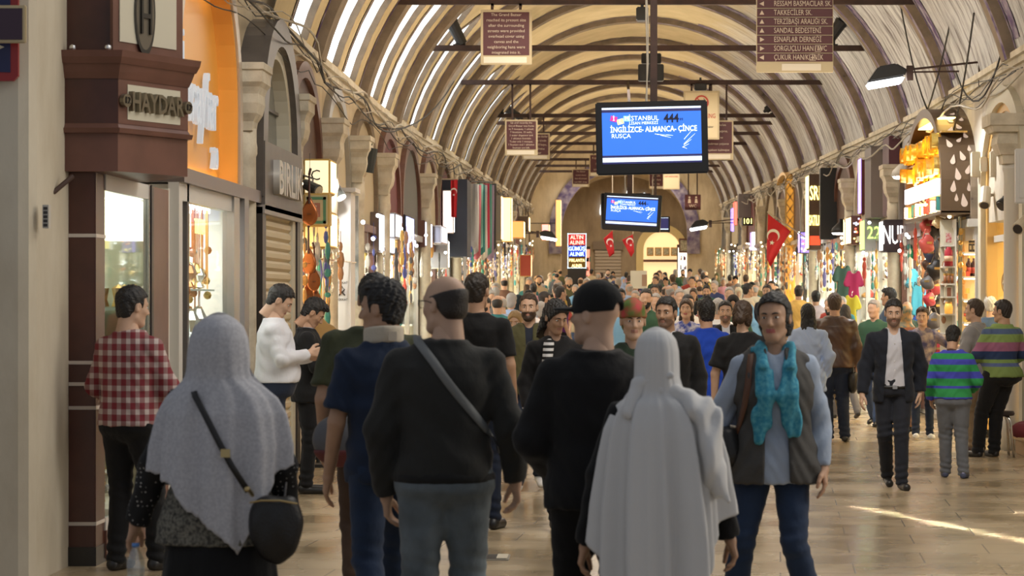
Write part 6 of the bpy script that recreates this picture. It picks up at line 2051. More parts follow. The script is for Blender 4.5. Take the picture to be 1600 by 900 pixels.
# inner shelf with bottles and dark boxes
r = empty('bottle_shelf',(0,31.0,0)); tag(r,'bright shelf of bottles and boxes inside the gold-signed shop','shelf')
xa2,xb2 = pxX(1504,31.0),pxX(1531,31.0)
zs2 = [EYE+(470 - q)*31.0/FPX for q in (394,432,467,503,540)]
mb = MB()
for z_ in zs2: mb.box(xa2,xb2,-.15,.15,z_ - .025,z_)
mb.each('boards',mat('shelf_white',(.72,.70,.64),rough=.5),r)
mb = MB(); mb.box(xa2 - .02,xb2+.3,.15,.17,.1,2.75); mb.build('back',mat('shelf_back',(.65,.50,.28),rough=.5),r)
mb = MB(); 
for z_ in zs2: mb.box(xa2,xb2,-.14,-.12,z_ - .04,z_ - .026)
mb.each('strip_light',emis('shelf_strip',(1,.88,.62),7),r)
mb = MB(); mb.box(xa2 - .08,xa2 - .03,-.17,-.12,.1,2.75); mb.build('mirror_post',mat('mirror_post',(.55,.62,.58),rough=.1,metal=.9),r)
for rr_ in range(2):
    for i in range(3):
        xx = xb2 - .13+i*.045
        small('tea_carton','black patterned tea carton, %s row, %s' % (['lower','upper'][rr_],['left','middle','right'][i]),'box',(xx,30.93,zs2[0]+.002+rr_*.115),lambda r: (MB().box(-.019,.019,0,.05,0,.108).build('carton',mat('carton_black',(.025,.022,.03),rough=.4),r),MB().box(-.013,.013,-.002,0,.03,.08).build('print',mat('carton_print',(.35,.30,.22),rough=.5),r)))
dkb = mat('bottle_dark',(.04,.01,.012),rough=.15)
for i in range(3):
    small('syrup_bottle','dark red syrup bottle on the second lit shelf, %s of three' % ['left','middle','right'][i],'bottle',(xb2 - .15+i*.065,30.95,zs2[1]),f_bottle(dkb,.26,mat('label_red',(.35,.05,.04),rough=.5)))
for i in range(3):
    small('honey_jar','large honey jar on the third lit shelf, %s of three' % ['left','middle','right'][i],'jar',(xb2 - .16+i*.075,30.93,zs2[3]),lambda r: (MB().lathe([(0,0),(.034,0),(.036,.20),(.028,.23),(0,.23)],(0,0,0),10).build('jar',mat('honey',(.40,.25,.06),rough=.2),r,True),MB().lathe([(.03,.23),(.03,.26),(0,.26)],(0,0,0),10).build('lid',goldm,r)))
for i in range(8):
    x_ = pxX(rng.uniform(1506,1515),30.9)
    small('sweet_packet','small red and gold sweet packet on the lit shelves, %s from the bottom' % ORD[i],'packet',(x_,30.9,zs2[4 - i // 2]+.001+(0 if i % 2 == 0 else .07)),lambda r: (MB().box(-.025,.025,0,.03,0,.065).build('packet',GC[[0,1,6][i % 3]],r,bevel=.004)))

# bags hung at the shop front
bagc = [('black',(.015,.014,.014)),('coral red',(.50,.09,.08)),('dark brown',(.07,.035,.025)),('navy',(.035,.045,.09)),('tan',(.25,.12,.06)),('grey',(.10,.10,.11)),('crimson',(.35,.03,.06))]
bag_spots = [(1446,352,1,.8),(1452,342,6,.7),(1463,356,0,1.1),(1470,372,4,.9),(1448,380,1,1.0),(1456,395,3,1.0),(1466,398,0,1.1),(1452,412,2,.9),(1463,420,0,1.1),(1455,432,2,.9),(1461,446,6,1.0),(1468,446,3,1.0),(1449,440,5,.8),(1452,466,6,.8),(1465,478,0,.9),(1474,466,5,.8),(1458,500,5,.9),(1464,518,3,1.0),(1470,545,6,1.2),(1462,560,0,1.0)]
used_b = {}
for i,(px,py,ci,sc) in enumerate(bag_spots):
    Yb = 31.6+.35*(i % 4)+(.0 if i > 3 else .8); x,z = at(px,py,Yb)
    cn,c_ = bagc[ci]; used_b[cn] = used_b.get(cn,0)+1
    r = empty('leather_bag',(x,Yb,z),rng.uniform(-.6,.6)); tag(r,'%s leather bag hanging at the gold-signed shop, %s %s one from the top' % (cn,ORD[used_b[cn] - 1],cn),'bag','leather bags hung at the shop front')
    m_ = mat('bag_' +cn.replace(' ','_'),c_,rough=.4,bump=.3,bscale=30)
    V,Q = sdf_mesh(lambda X_,Y_,Z_: ell(X_,Y_,Z_,(0,0,-.02),(.115*sc,.06*sc,.125*sc))+.006*np.sin(40*Z_+20*X_),(-.15*sc,-.09*sc,-.18*sc),(.15*sc,.09*sc,.14*sc),.017)
    np_mesh('bag_body',V,Q,m_,r)
    mb = MB(); mb.tube([(-.06*sc,0,.07*sc),(-.02,0,.18*sc),(.02,0,.18*sc),(.06*sc,0,.07*sc)],.008,5); mb.build('handle',m_,r)
    mb = MB(); mb.box(-.04*sc,.04*sc,-.066*sc,-.056*sc,-.01,.02); mb.build('clasp',bz,r)
# woven baskets and shirts on display
for i,(px,py) in enumerate([(1465,348),(1473,352),(1481,350)]):
    x,z = at(px,py,31.2+.1*i); r = empty('woven_basket',(x,31.2+.1*i,z)); tag(r,'woven straw basket hanging over the gift shelf, %s of three' % ['left','middle','right'][i],'basket'); r.rotation_euler = (0,.7,0)
    MB().lathe([(.05,-.06),(.065,-.02),(.062,.02),(.075,.06)],(0,0,0),12).build('weave',mat('straw',(.60,.46,.26),rough=.8,bump=.8,bscale=70),r,True)
    MB().lathe([(.078,.055),(.078,.07)],(0,0,0),12).build('rim',mat('straw_dark',(.42,.30,.15),rough=.8),r,True)
def tee(px,py,Y,wpx,hpx,c_,label,name='tshirt',txt=None,sleeve=True):
    x,z = at(px,py,Y); k = Y/FPX; w = wpx*k/2; h = hpx*k
    r = empty(name,(x,Y,z)); tag(r,label,'T-shirt' if name == 'tshirt' else 'garment')
    m_ = mat('garment_%02x%02x%02x' % tuple(int(q*99) for q in c_),c_,rough=.8,bump=.3,bscale=12)
    def f(X_,Y_,Z_):
        F = smax(np.abs(X_) - w*(.72+.1*np.sin(9*Z_)),np.abs(Z_+h/2) - h/2,.02)
        if sleeve: F = smin(F,cap(np.abs(X_),Y_*0,Z_,(w*.55,0,-.05),(w*1.0,0,-.26*h - .04),.06,.06),.03)
        F = smax(F,-(np.sqrt(X_**2+(Z_ - .01)**2) - .05),.01)
        return smax(F,np.abs(Y_+.012*np.sin(30*X_)) - .035,.02)
    V,Q = sdf_mesh(f,(-w*1.4 - .05,-.07,-h - .03),(w*1.4+.05,.07,.04),.016)
    np_mesh('fabric',V,Q,m_,r)
    MB().tube([(0,0,0),(0,0,.05),(.02,0,.08)],.006,5).build('hook',chrome,r)
    if txt: text(txt,.10,dark_f,r,(0,-.055,-h*.3),(PI/2,-.25,0),.001)
tee(1436,421,36.2,30,72,(.10,.50,.68),'light blue T-shirt lettered ISTANBUL hanging on the right',txt='ISTANBUL')
tee(1437,384,36.6,22,40,(.02,.32,.15),'green T-shirt hanging above the light blue one')
tee(1439,494,36.4,22,30,(.03,.10,.45),'royal blue T-shirt hanging below the light blue one')
for i,(px,py,c_,nm) in enumerate([(1436,352,(.45,.62,.05),'lime'),(1433,392,(.02,.42,.20),'emerald'),(1438,372,(.55,.60,.06),'yellow-green')]):
    x,z = at(px,py,36.8); o = MB().prism([(x - .07,z),(x+.09,z - .1),(x+.02,z+.16)],'Y',36.78,36.80).build('pennant',mat('pennant_%d' % i,c_,rough=.7)); tag(o,'small %s triangular pennant by the T-shirts' % nm,'pennant')
# garments on dummies further in
def dummy(px,py,Y,c_,label,hpx=55,wpx=26):
    tee(px,py,Y,wpx,hpx,c_,label,'jacket_on_dummy')
dummy(1317,416,Yr(1325) - 2.0,(.035,.085,.065),'dark green jacket on a hanging dummy, right side',62,24)
dummy(1334,424,Yr(1345) - 1.0,(.38,.02,.10),'crimson jacket hanging beside the dark green one',60,22)
dummy(1331,462,Yr(1345) - 1.4,(.50,.42,.03),'mustard top on a dummy below the crimson jacket',52,20)
# signs on the right
neon_y = emis('neon_yellow',(1,.85,.25),3.0); neon_p = emis('neon_purple',(.35,.25,1),2.2); neon_r = emis('neon_red',(1,.12,.08),2.5)
signs_right = [
    ('maroon arched panel on the right wall above the small conical lamp',1346,1358,245,335,43.6,.5,mat('panel_maroon',(.12,.02,.03),rough=.5),None,neon_p),
    ('tall grey stone-clad sign panel on the right wall',1361,1384,228,340,40.2,1.0,mat('panel_grey',(.20,.17,.165),rough=.5),None,None),
    ('dark plum arched panel right of the grey stone one',1389,1407,212,336,38.2,.9,mat('panel_plum',(.085,.022,.035),rough=.45),None,None),
    ('white niche panel with a red strip, left of the gold sign',1420,1442,222,325,36.6,.25,mat('panel_white',(.55,.52,.48),rough=.5),None,None),
    ('bright red narrow panel beside the white niche',1438,1450,200,300,35.8,.4,mat('panel_red',(.28,.03,.04),rough=.5),None,None),
    ('polished wood display box over a shop on the right',1330,1350,337,382,44.2,1.4,wood_m,None,lit_warm),
    ('grey sign box with glowing green digits, right side',1351,1379,342,392,41.0,.7,mat('box_steel',(.40,.41,.42),rough=.4),None,emis('lit_green',(.6,1,.2),1.6)),
    ('dark box with tall white lit letters, right side',1380,1414,343,394,37.9,.5,mat('box_dark',(.05,.035,.045),rough=.4),None,lit_white),
    ('dark arched sign box with a charcoal back, right side',1282,1309,262,374,49.0,.3,mat('box_charcoal',(.022,.024,.026),rough=.5),None,None),
    ('brown sign panel with yellow neon lettering, right side',1264,1283,272,390,50.3,.8,mat('box_umber',(.11,.065,.045),rough=.5),None,neon_y),
    ('coloured LED board with violet dots on the right',1250,1266,362,396,54,.4,emis('led_mixed',(.35,.25,.9),1.0),blackm,neon_p),
    ('white lit panel above a shop beside the neon lettering',1268,1282,372,392,52,.4,emis('led_white',(.9,.9,1),1.6),alu,lit_white),
    ('dark board with the yellow number 101 far down on the right',1160,1177,340,352,78,.4,blackm,None,None),
    ('grey arched board above the number 101',1154,1176,303,340,79,.8,mat('panel_grey',(.20,.17,.165),rough=.5),None,None),
    ('white lit light box under the number 101 board',1174,1184,362,392,76,.4,emis('led_white',(.9,.9,1),1.6),alu,neon_p),
    ('narrow red neon strip far down on the right',1147,1152,315,352,82,.3,emis('neon_red',(1,.12,.08),2.5),blackm,neon_r),
    ('narrow violet neon strip beside the red one',1143,1147,325,362,83,.3,emis('neon_purple',(.35,.25,1),2.2),blackm,neon_p),
]
for a_ in signs_right:
    r = signboard(a_[0],*a_[1:5],a_[5],a_[6],a_[7],a_[8],lit=a_[9])
    h_ = -(a_[3] - a_[4])*a_[5]/FPX; k_ = a_[5]/FPX
    if 'yellow neon' in a_[0]:
        for t,zz_ in (('SRI',.74),('SATILIK',.38)): text(t,.42 if t == 'SRI' else .30,neon_y,r,(0,-.02,h_*zz_),(PI/2,0,0),.01,sx=.42 if t == 'SRI' else .25,bold=.004)
        mb = MB(); mb.box(-8*k_,8*k_,-.015,-.008,h_*.06,h_*.18); mb.build('red_strip',emis('red_strip',(1,.08,.03),1.0),r)
    if '101' in a_[0] and 'number' in a_[0] and 'board with' in a_[0]: text('101',.25,neon_y,r,(0,-.02,h_*.5),(PI/2,0,0),.004,sx=.9)
    if 'green digits' in a_[0]: text('22',.30,emis('lit_green',(.6,1,.2),1.6),r,(0,-.02,h_*.55),(PI/2,0,0),.004,sx=.8)
    if 'white lit letters' in a_[0]: text('NUR',.42,lit_white,r,(0,-.02,h_*.5),(PI/2,0,0),.01,sx=.42)
    if 'LED board' in a_[0] or 'wood display' in a_[0]:
        mb = MB(); rng = random.Random(6)
        for q in range(24): mb.k = rng.randrange(3); x_ = rng.uniform(-7,6)*k_; z_ = rng.uniform(.03,h_ - .06); mb.box(x_,x_+.03,-.02,-.008,z_,z_+.03)
        mb.each('small_light',[neon_r,neon_y,lit_cool],r)
    if 'white niche' in a_[0]: MB().box(-.04,.04,-.02,-.008,.2,.75).build('red_strip',mat('panel_red',(.28,.03,.04),rough=.5),r)
# price board behind the suited man
r = frame_sign('orange, maroon and blue price board lettered AL, behind the T-shirts',1414,1432,430,505,38.4,mat('price_white',(.7,.7,.7),rough=.5),alu_w,(),.1,maroon_t,strip=False,th=.05)[0]
k_ = 38.4/FPX
for z0_,z1_,c_,t in ((52,74,(.85,.40,.03),'14'),(24,51,(.35,.02,.10),'AL'),(1,23,(.03,.03,.40),'G')):
    MB().box(-.085,.085,-.012,-.006,z0_*k_,z1_*k_).build('price_field',emis('price_%s' % t,c_,.5),r); text(t,.14,white_l,r,(0,-.02,(z0_+z1_)/2*k_),(PI/2,0,0),.002)
# gilded lattice arch
r = empty('lattice_arch',(0,0,0)); tag(r,'tall gilded lattice arch standing out from the right wall behind the flag','arch')
Yq = 60.5; gq = gz(Yq); x0_,x1_ = pxX(1228,Yq),XR - .02
mb = MB(); zb_,zt_ = gq+.4,at(0,280,Yq)[1]
n_ = 13
for k in range(n_):
    z0_ = zb_+(zt_ - zb_)*k/n_; z1_ = zb_+(zt_ - zb_)*(k+1)/n_
    mb.bar((x0_,Yq,z0_),(x1_,Yq,z1_),.022,n=4); mb.bar((x1_,Yq,z0_),(x0_,Yq,z1_),.022,n=4)
mb.bar((x0_,Yq,zb_),(x0_,Yq,zt_),.03,n=4); mb.bar((x1_,Yq,zb_),(x1_,Yq,zt_),.03,n=4); mb.build('lattice',mat('gilt_lit',(.80,.50,.14),rough=.35,metal=.4),r)
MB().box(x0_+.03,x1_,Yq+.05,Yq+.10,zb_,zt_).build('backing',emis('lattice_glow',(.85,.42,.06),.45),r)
mb = MB(); mb.slab([(Yq,zt_)]+pointed(Yq,Yq+3.4,zt_,zt_+.25,8) ,[(Yq+.1,zt_)]+pointed(Yq+.1,Yq+3.3,zt_,zt_+.17,8),'X',x0_,x1_); mb.build('arch_top',mat('gilt_lit',(.80,.50,.14),rough=.35,metal=.4),r)

# ---- end wall: shutter, picture shop, frames
Ye = 117.9; G = gz(118)
def P_(px,py,Y=Ye): return at(px,py,Y)
r = empty('grey_shutter',(P_(950,470)[0],Ye,G)); tag(r,'pale roller shutter closing a shop at the far end, behind the two flags','shutter')
w = 27*Ye/FPX/2*1.5
mb = MB()
for k in range(16): mb.bar((-w,0,.1+.16*k),(w,0,.1+.16*k),.085,n=6)
mb.build('slats',mat('shutter_grey',(.45,.40,.36),rough=.5),r); MB().box(-w - .1,w+.1,-.1,.05,2.6,3.0).build('shutter_box',mat('shutter_box',(.20,.16,.13),rough=.5),r)
x0,z1 = P_(1010,362); x1,z0 = P_(1058,470)
r = empty('picture_shop',((x0+x1)/2,Ye - .3,G)); tag(r,'warmly lit arched picture shop closing the far end of the street','shop front')
w = (x1 - x0)/2+.15; h = z1 - G
out_ = archpts(0,w+.35,h - w,w+.35,16); inn = archpts(0,w,h - w,w,16)
MB().slab(out_,inn,'Y',-.1,.25).build('arch_moulding',mat('arch_yellow',(.70,.58,.30),rough=.6),r)
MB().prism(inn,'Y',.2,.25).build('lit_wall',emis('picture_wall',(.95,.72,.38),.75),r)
MB().box(-w,w,-.1,.2,2.0,2.12).build('counter',wood_m,r)
for i in range(5):
    x_,z_ = P_(1016+12.5*i,400,Ye - .5)
    r = empty('framed_picture',(x_,Ye - .5,z_)); tag(r,'small gilt-framed picture at the far end, %s from the left in the row' % ORD[i],'picture','gilt-framed pictures at the far end')
    MB().box(-.17,.17,0,.04,0,.42).build('frame',gold_t,r,bevel=.01); MB().box(-.12,.12,-.01,0,.06,.36).build('picture',mat('pic_pale',(.6,.55,.42),rough=.6,col2=(.2,.2,.12),nscale=14),r)
x_,z_ = P_(1068,395,104); r = empty('framed_picture',(x_,104,z_)); tag(r,'larger brown-framed picture right of the arch at the far end','picture')
MB().box(-.2,.2,0,.05,0,.62).build('frame',wood_m,r,bevel=.01); MB().box(-.14,.14,-.01,0,.08,.54).build('picture',mat('pic_pale',(.6,.55,.42),rough=.6,col2=(.2,.2,.12),nscale=14),r)
for (px0,px1,py0,py1,Y,c_,st_,label) in [(1058,1085,382,430,108,(1,.93,.8),1.3,'bright glass showcase at the far right of the street end'),(911,922,385,432,108,(1,.35,.25),.9,'red-lit showcase at the far end behind the left flag')]:
    x0,z1 = at(px0,py0,Y); x1,z0 = at(px1,py1,Y); r = empty('showcase',((x0+x1)/2,Y,gz(Y))); tag(r,label,'showcase'); w = (x1 - x0)/2; h = z1 - gz(Y)
    MB().box(-w,w,0,.4,0,h).build('case',dark_f,r); MB().box(-w*.9,w*.9,-.01,0,h*.25,h*.95).build('lit_back',emis('showcase_%d' % px0,c_,st_),r)
    mb = MB(); rng = random.Random(px0)
    for q in range(40): mb.k = rng.randrange(len(GC) - 2); x_ = rng.uniform(-w*.8,w*.8); z_ = h*(.3+.15*rng.randrange(4)); mb.box(x_,x_+.05,-.06,-.02,z_,z_+rng.uniform(.08,.22))
    o = mb.build('goods',GC,r); o['kind'] = 'stuff'
# placard carried over the crowd
x,z = at(998,437,56); r = empty('placard',(x,56,gz(56))); tag(r,'pale square notice board standing in the crowd, with a small picture on it','placard')
k_ = 56/FPX
MB().box(-13*k_,13*k_,0,.02,z - gz(56) - 14*k_,z - gz(56)+14*k_).build('board',mat('placard',(.62,.58,.46),rough=.6),r)
MB().box(5*k_,13*k_,-.01,0,z - gz(56) - 10*k_,z - gz(56)+8*k_).build('picture',mat('placard_pic',(.35,.22,.14),rough=.6),r)
MB().bar((0,.03,0),(0,.03,z - gz(56)),.02,n=6).each('post',rust,r)
# floor grate, papers, trolley of shoes on the right
x,z_ = (772 - 955),0
Yg = EYE*FPX/(872 - 470); r = empty('floor_grate',((772 - 955)*Yg/FPX,Yg,.003)); tag(r,'small rectangular metal drain cover set in the stone floor','drain cover')
MB().box(-.13,.10,-.16,.16,-.01,.004).build('frame',mat('grate_frame',(.30,.27,.22),rough=.5),r)
mb = MB()
for k in range(6): mb.box(-.11,.08,-.13+k*.048,-.105+k*.048,.004,.008)
mb.build('bars',mat('grate_bars',(.10,.09,.08),rough=.5),r)
MB().box(.02,.09,-.13,.13,.008,.011).build('plate',mat('grate_plate',(.62,.56,.44),rough=.5),r)
r = empty('wooden_step',(4.78,25.6,0)); tag(r,'low light wooden step by the wall at the right edge','step')
MB().box(-.35,.35,-.9,.9,.0,.16).build('riser',mat('step_wood',(.42,.27,.14),rough=.5),r,bevel=.01); MB().box(-.38,.38,-.93,.93,.16,.19).build('tread',mat('step_wood_light',(.55,.38,.20),rough=.45),r,bevel=.006)
r = empty('cloth_bundle',(4.55,26.3,.19)); tag(r,'dark red folded cloth lying on the step behind the stool','cloth')
V,Q = sdf_mesh(lambda X_,Y_,Z_: ell(X_,Y_,Z_,(0,0,.07),(.2,.25,.10))+.01*np.sin(40*X_+30*Y_),(-.25,-.3,-.02),(.25,.3,.2),.02); np_mesh('folds',V,Q,mat('bundle_red',(.16,.02,.03),rough=.9),r)
# low goods table on the left behind the phone readers
r = empty('display_bench',(-2.95,25.9,0)); tag(r,'low dark bench with brassware in front of the first open shop, left','bench')
MB().box(-.35,.30,-.5,.6,.0,.08).build('base',dark_f,r); MB().box(-.35,.35,-.55,.65,.42,.46).build('top',wood_d,r); MB().box(-.30,.28,-.45,.55,.08,.42).build('body',dark_f,r)
for i in range(7):
    small('copper_vase','copper and red glass vase on the low bench, %s from the near end' % ORD[i],'vase',(-2.95+.17*((i % 3) - 1),25.45+i*.14,.46),lambda r: (MB().lathe([(.03,0),(.05,.02),(.025,.06),(.06,.14),(.02,.22),(.03,.27)],(0,0,0),12).build('vase',[mat('copper',(.75,.33,.15),rough=.3,metal=1),mat('ruby',(.35,.02,.02),rough=.15)][i % 2],r,True),MB().lathe([(.032,.265),(.036,.275),(0,.275)],(0,0,0),10).build('rim',goldm,r)))
small('yellow_jacket','tan jacket on a stand behind the man in the dark suit','garment',(pxX(497,24.4),24.4,0),lambda r: (np_mesh('fabric',*sdf_mesh(lambda X_,Y_,Z_: smin(ell(X_,Y_,Z_,(0,0,1.15),(.17,.11,.36)),cap(np.abs(X_),Y_,Z_,(.13,0,1.36),(.17,0,1.0),.06,.045),.04),(-.3,-.2,.75),(.3,.2,1.55),.02),mat('jacket_tan',(.45,.27,.09),rough=.7),r),MB().bar((0,0,.02),(0,0,.9),.02,n=8).lathe([(.2,0),(.2,.03),(0,.04)],(0,0,0),14).build('stand',blackm,r),MB().bar((0,0,1.4),(0,0,1.56),.02,n=8).build('neck',blackm,r)))

# ================================================================ the people one can tell apart
def px2(px,s):           # picture column and size (pixels per metre) to a place on the street
    Y = FPX/s
    return (px - 955)/s,Y

def drape(name,prof,cx,cy,hem,m,parent,nt=96,nz=44,fold=None,thick=.006,ztop=None,solid=True):
    """cloth hanging round a vertical axis. prof: (z, half width, half depth, x, y) from top to bottom; hem(theta) -> lowest z"""
    zs = np.array([p[0] for p in prof])[::-1]
    cols = [np.array([p[i] for p in prof])[::-1] for i in (1,2,3,4)]
    zt = prof[0][0]
    V = []
    for j in range(nz+1):
        t = j/nz
        for i in range(nt):
            th = 2*PI*i/nt
            hz = hem(th)
            z = zt - (zt - hz)*(t ** 1.15 if t > 0 else 0)
            if j == 0: z = zt
            w,d,x0,y0 = [float(np.interp(z,zs,c)) for c in cols]
            k = 1+(fold(th,z,t) if fold else 0)
            V.append((x0+w*k*math.cos(th),y0+d*k*math.sin(th),z))
    F = []
    for j in range(nz):
        for i in range(nt):
            F.append((j*nt+i,(j+1)*nt+i,(j+1)*nt+(i+1) % nt,j*nt+(i+1) % nt))
    o = link_mesh(name,V,F,m,parent,True)
    md = o.modifiers.new('thickness','SOLIDIFY'); md.thickness = thick; md.offset = -1
    return o

def ribbon(name,pts,w,th,m,parent,nrm=None):
    """flat strap through points; nrm: outward direction at each point"""
    V,F = [],[]
    n = len(pts)
    P = [Vector(p) for p in pts]
    for i,p in enumerate(P):
        d = (P[min(i+1,n-1)] - P[max(i-1,0)]).normalized()
        o = Vector(nrm[i]) if nrm else Vector((0,-1,0))
        s = d.cross(o).normalized(); o = s.cross(d).normalized()
        V += [p - s*w/2,p+s*w/2,p+s*w/2+o*th,p - s*w/2+o*th]
    for i in range(n - 1):
        for k in range(4):
            F.append((i*4+k,i*4+(k+1) % 4,(i+1)*4+(k+1) % 4,(i+1)*4+k))
    F += [(3,2,1,0),(n*4-4,n*4-3,n*4-2,n*4-1)]
    return link_mesh(name,V,F,m,parent,True)

denim = cloth('denim_light',(.18,.22,.25),noise=.45)
jeans = cloth('jeans_navy',(.022,.040,.085),noise=.25)
jeans2 = cloth('jeans_dark',(.016,.024,.048),noise=.25)
black = cloth('black',(.008,.008,.009))
blackj = cloth('black_jacket',(.010,.010,.011))
white_c = cloth('white',(.72,.73,.78),noise=.03)
char = cloth('charcoal',(.030,.030,.028),noise=.1)

# --- man in the red checked shirt, by the shop window
X,Y = px2(196,246)
check = checks('red_gingham',(.20,.018,.028),(.54,.45,.42),.072)
person('person in a red and white checked shirt leaning by the jeweller window',1.75,-2.97,14.95,28,'near',bw=1.12,belly=.03,sh=1.08,
       hair=('short','black'),head=(22,8,0),skin_c=SK2,pose=dict(elR=(.25,.06,1.13),wrR=(.10,.24,1.07),elL=(-.27,-.01,1.14),wrL=(-.17,.20,1.00),
       anR=(.12,.10,.085),knR=(.10,.10,.50)),hands=(.6,.6),
       garments=[dict(mat=check,off=.022,hem=.90,collar=.028,sleeve='long',fold=.004,width=1.1)],leg_mat=black,leg_off=.018)

# --- woman in the grey lace headscarf
X,Y = px2(343,395)
tunic = mat('cloth_tunic_knit',(.20,.19,.155),rough=.9,col2=(.035,.033,.03),nscale=70)
dotb = dots('black_white_dots',(.006,.006,.007),(.50,.48,.46),48,.17)
r,J,R,s = person('person in a grey lace headscarf, seen from behind, black shoulder bag on her hip',1.60,X,Y,2,'near',sex='f',bw=1.15,belly=.03,sh=1.04,
       hair=('hijab',cloth('scarf_grey_under',(.25,.25,.26))),head=(8,6,0),hands=(.7,.4),skin_c=SK1,
       pose=dict(elL=(-.275,-.02,1.12),wrL=(-.37,.04,.86),elR=(.265,.0,1.12),wrR=(.275,.12,.92)),
       garments=[dict(mat=dotb,off=.018,hem=.80,width=1.35,flare=.08,fold=.005,name='blouse'),dict(mat=tunic,off=.030,hem=.78,sleeve='none',flare=.12,top=1.15,name='tunic',fold=.003,high=1)],
       legs=None,skirt=(1.0,.06,.30,.26,7,black),shoe_mat=None)
scarf_g = mat('cloth_grey_lace',(.44,.44,.475),rough=.9,col2=(.54,.54,.57),nscale=75,spec=.2)
def _hem(th):
    c = math.cos(th); sn = math.sin(th)
    if sn > 0: return .98 - .05*c
    x = c
    z = 1.10+.0*x
    z = float(np.interp(x,[-1,-.75,-.55,-.35,0,.25,.5,.72,1],[1.10,1.06,1.04,.93,.86,.80,.74,.94,1.12]))
    return z+.010*abs(math.sin(26*th))
def _fold(th,z,t):
    a = float(np.interp(z,[.7,1.1,1.3,1.45,1.7],[.12,.10,.07,.035,.0]))
    return a*(math.sin(9*th+2.2*z)+.6*math.sin(17*th+1+3*z))*.7
drape('headscarf',[(1.772,.004,.004,0,-.01),(1.768,.035,.040,0,-.01),(1.750,.070,.082,0,-.01),(1.715,.106,.116,0,-.012),(1.665,.126,.134,0,-.012),(1.60,.134,.136,0,-.016),
      (1.53,.136,.130,.0,-.02),(1.49,.146,.132,.0,-.02),(1.455,.190,.145,.01,-.02),(1.41,.240,.160,.015,-.02),(1.34,.275,.182,.015,-.02),(1.2,.300,.200,.01,-.02),(1.05,.300,.215,0,-.02),(.9,.28,.22,0,-.02),(.6,.27,.22,0,-.02)],
      0,0,_hem,scarf_g,r,fold=_fold,nt=128,nz=60)
drape('headscarf',[(1.50,.115,.11,0,0),(1.42,.19,.135,0,0),(1.32,.235,.16,0,0),(1.15,.245,.18,0,0),(.8,.26,.20,0,0)],0,0,
      lambda th: 1.05,cloth('scarf_grey_under',(.25,.25,.26)),r,fold=lambda th,z,t: .03*math.sin(8*th)*t)
# her bag and bottle
bagr = empty('shoulder_bag',r.location.to_tuple()); bagr.scale = r.scale
tag(bagr,'round black leather shoulder bag hanging at the hip of the grey-scarfed person','bag')
V,Q = sdf_mesh(lambda X_,Y_,Z_: smax(smax(ell(X_,Y_,Z_,(.27,-.20,.88),(.115,.075,.17)),Z_ - 1.00,.03),-9+0*X_,.01)+.003*np.sin(60*X_)*np.sin(30*Z_),(.12,-.32,.66),(.42,-.08,1.06),.01)
np_mesh('bag_body',V,Q,leather,bagr)
mb = MB(); mb.tube([(.17,-.262,.975),(.22,-.276,.985),(.30,-.276,.985),(.37,-.255,.97)],.004); mb.build('zip',bz,bagr)
mb = MB(); mb.tube([(.175,-.20,1.0),(.16,-.235,1.03),(.145,-.235,1.03)],.009); mb.ball((.155,-.235,1.03),.014); mb.build('ring',bz,bagr)
strap_pts = [(-.115,.02,1.500),(-.105,-.085,1.475),(-.075,-.175,1.42),(-.02,-.212,1.33),(.04,-.232,1.22),(.09,-.240,1.13),(.16,-.236,1.02)]
ribbon('strap',strap_pts,.026,.005,leather,bagr,[(0,0,1),(0,-.8,.8),(0,-1,.3),(0,-1,0),(0,-1,0),(0,-1,0),(0,-1,0)])
mb = MB(); mb.box(.045,.085,-.250,-.243,1.165,1.20); mb.build('buckle',bz,bagr)
X,Y = (212 - 955)/398,FPX/398
bt = empty('water_bottle',(X,Y,.60))
tag(bt,'small clear plastic water bottle held low in the hand of the grey-scarfed person','bottle')
pet = glassm('clear_plastic',(.93,.97,.98),.28,.08)
mb = MB(); mb.lathe([(.0,-.10),(.034,-.098),(.036,-.02),(.034,.0),(.036,.02),(.035,.045),(.026,.075),(.014,.098),(.013,.105)],(0,0,0),18); mb.build('bottle',pet,bt,True)
mb = MB(); mb.lathe([(.0366,-.07),(.0366,-.015)],(0,0,0),18); mb.build('bottle_label',mat('label_blue',(.08,.30,.42),rough=.4,col2=(.2,.45,.2),nscale=30),bt,True)
mb = MB(); mb.lathe([(.015,.104),(.015,.118),(.0,.119)],(0,0,0),14); mb.build('bottle_cap',mat('cap_blue',(.10,.25,.6),rough=.4),bt,True)

# --- man in the white shirt reading his phone
X,Y = px2(428,190)
r,J,R,s = person('person in a white shirt and dark trousers standing side-on, reading his phone',1.80,X,Y,82,'near',bw=1.10,belly=.045,hair=('short','black'),head=(6,34,0),skin_c=SK2,
       pose=dict(elR=(.23,.06,1.16),wrR=(.07,.27,1.20),elL=(-.23,.08,1.15),wrL=(-.06,.30,1.17),hed=(0,.05,1.620),lean=(0,.02)),hands=(1.1,1.0),
       hand_rot=dict(dR=(-.35,1,.15),fR=(0,0,1),dL=(.35,1,.15),fL=(0,0,1)),
       garments=[dict(mat=white_c,off=.020,hem=.97,collar=.028,fold=.005,width=1.05)],leg_mat=jeans2,leg_off=.016)
ph = empty('smartphone',(X+.45,Y+.0,1.26)); tag(ph,'slim black phone in the hands of the person in the white shirt','phone')
mb = MB(); mb.box(-.035,.035,-.07,.07,-.004,.004); o = mb.build('phone_body',mat('phone_black',(.02,.02,.022),rough=.2),ph,bevel=.003)
mb = MB(); mb.box(-.031,.031,-.062,.062,.0042,.0050); mb.build('screen',emis('phone_screen',(.5,.6,.7),.5),ph)
ph.rotation_euler = (0,math.radians(-35),math.radians(6))

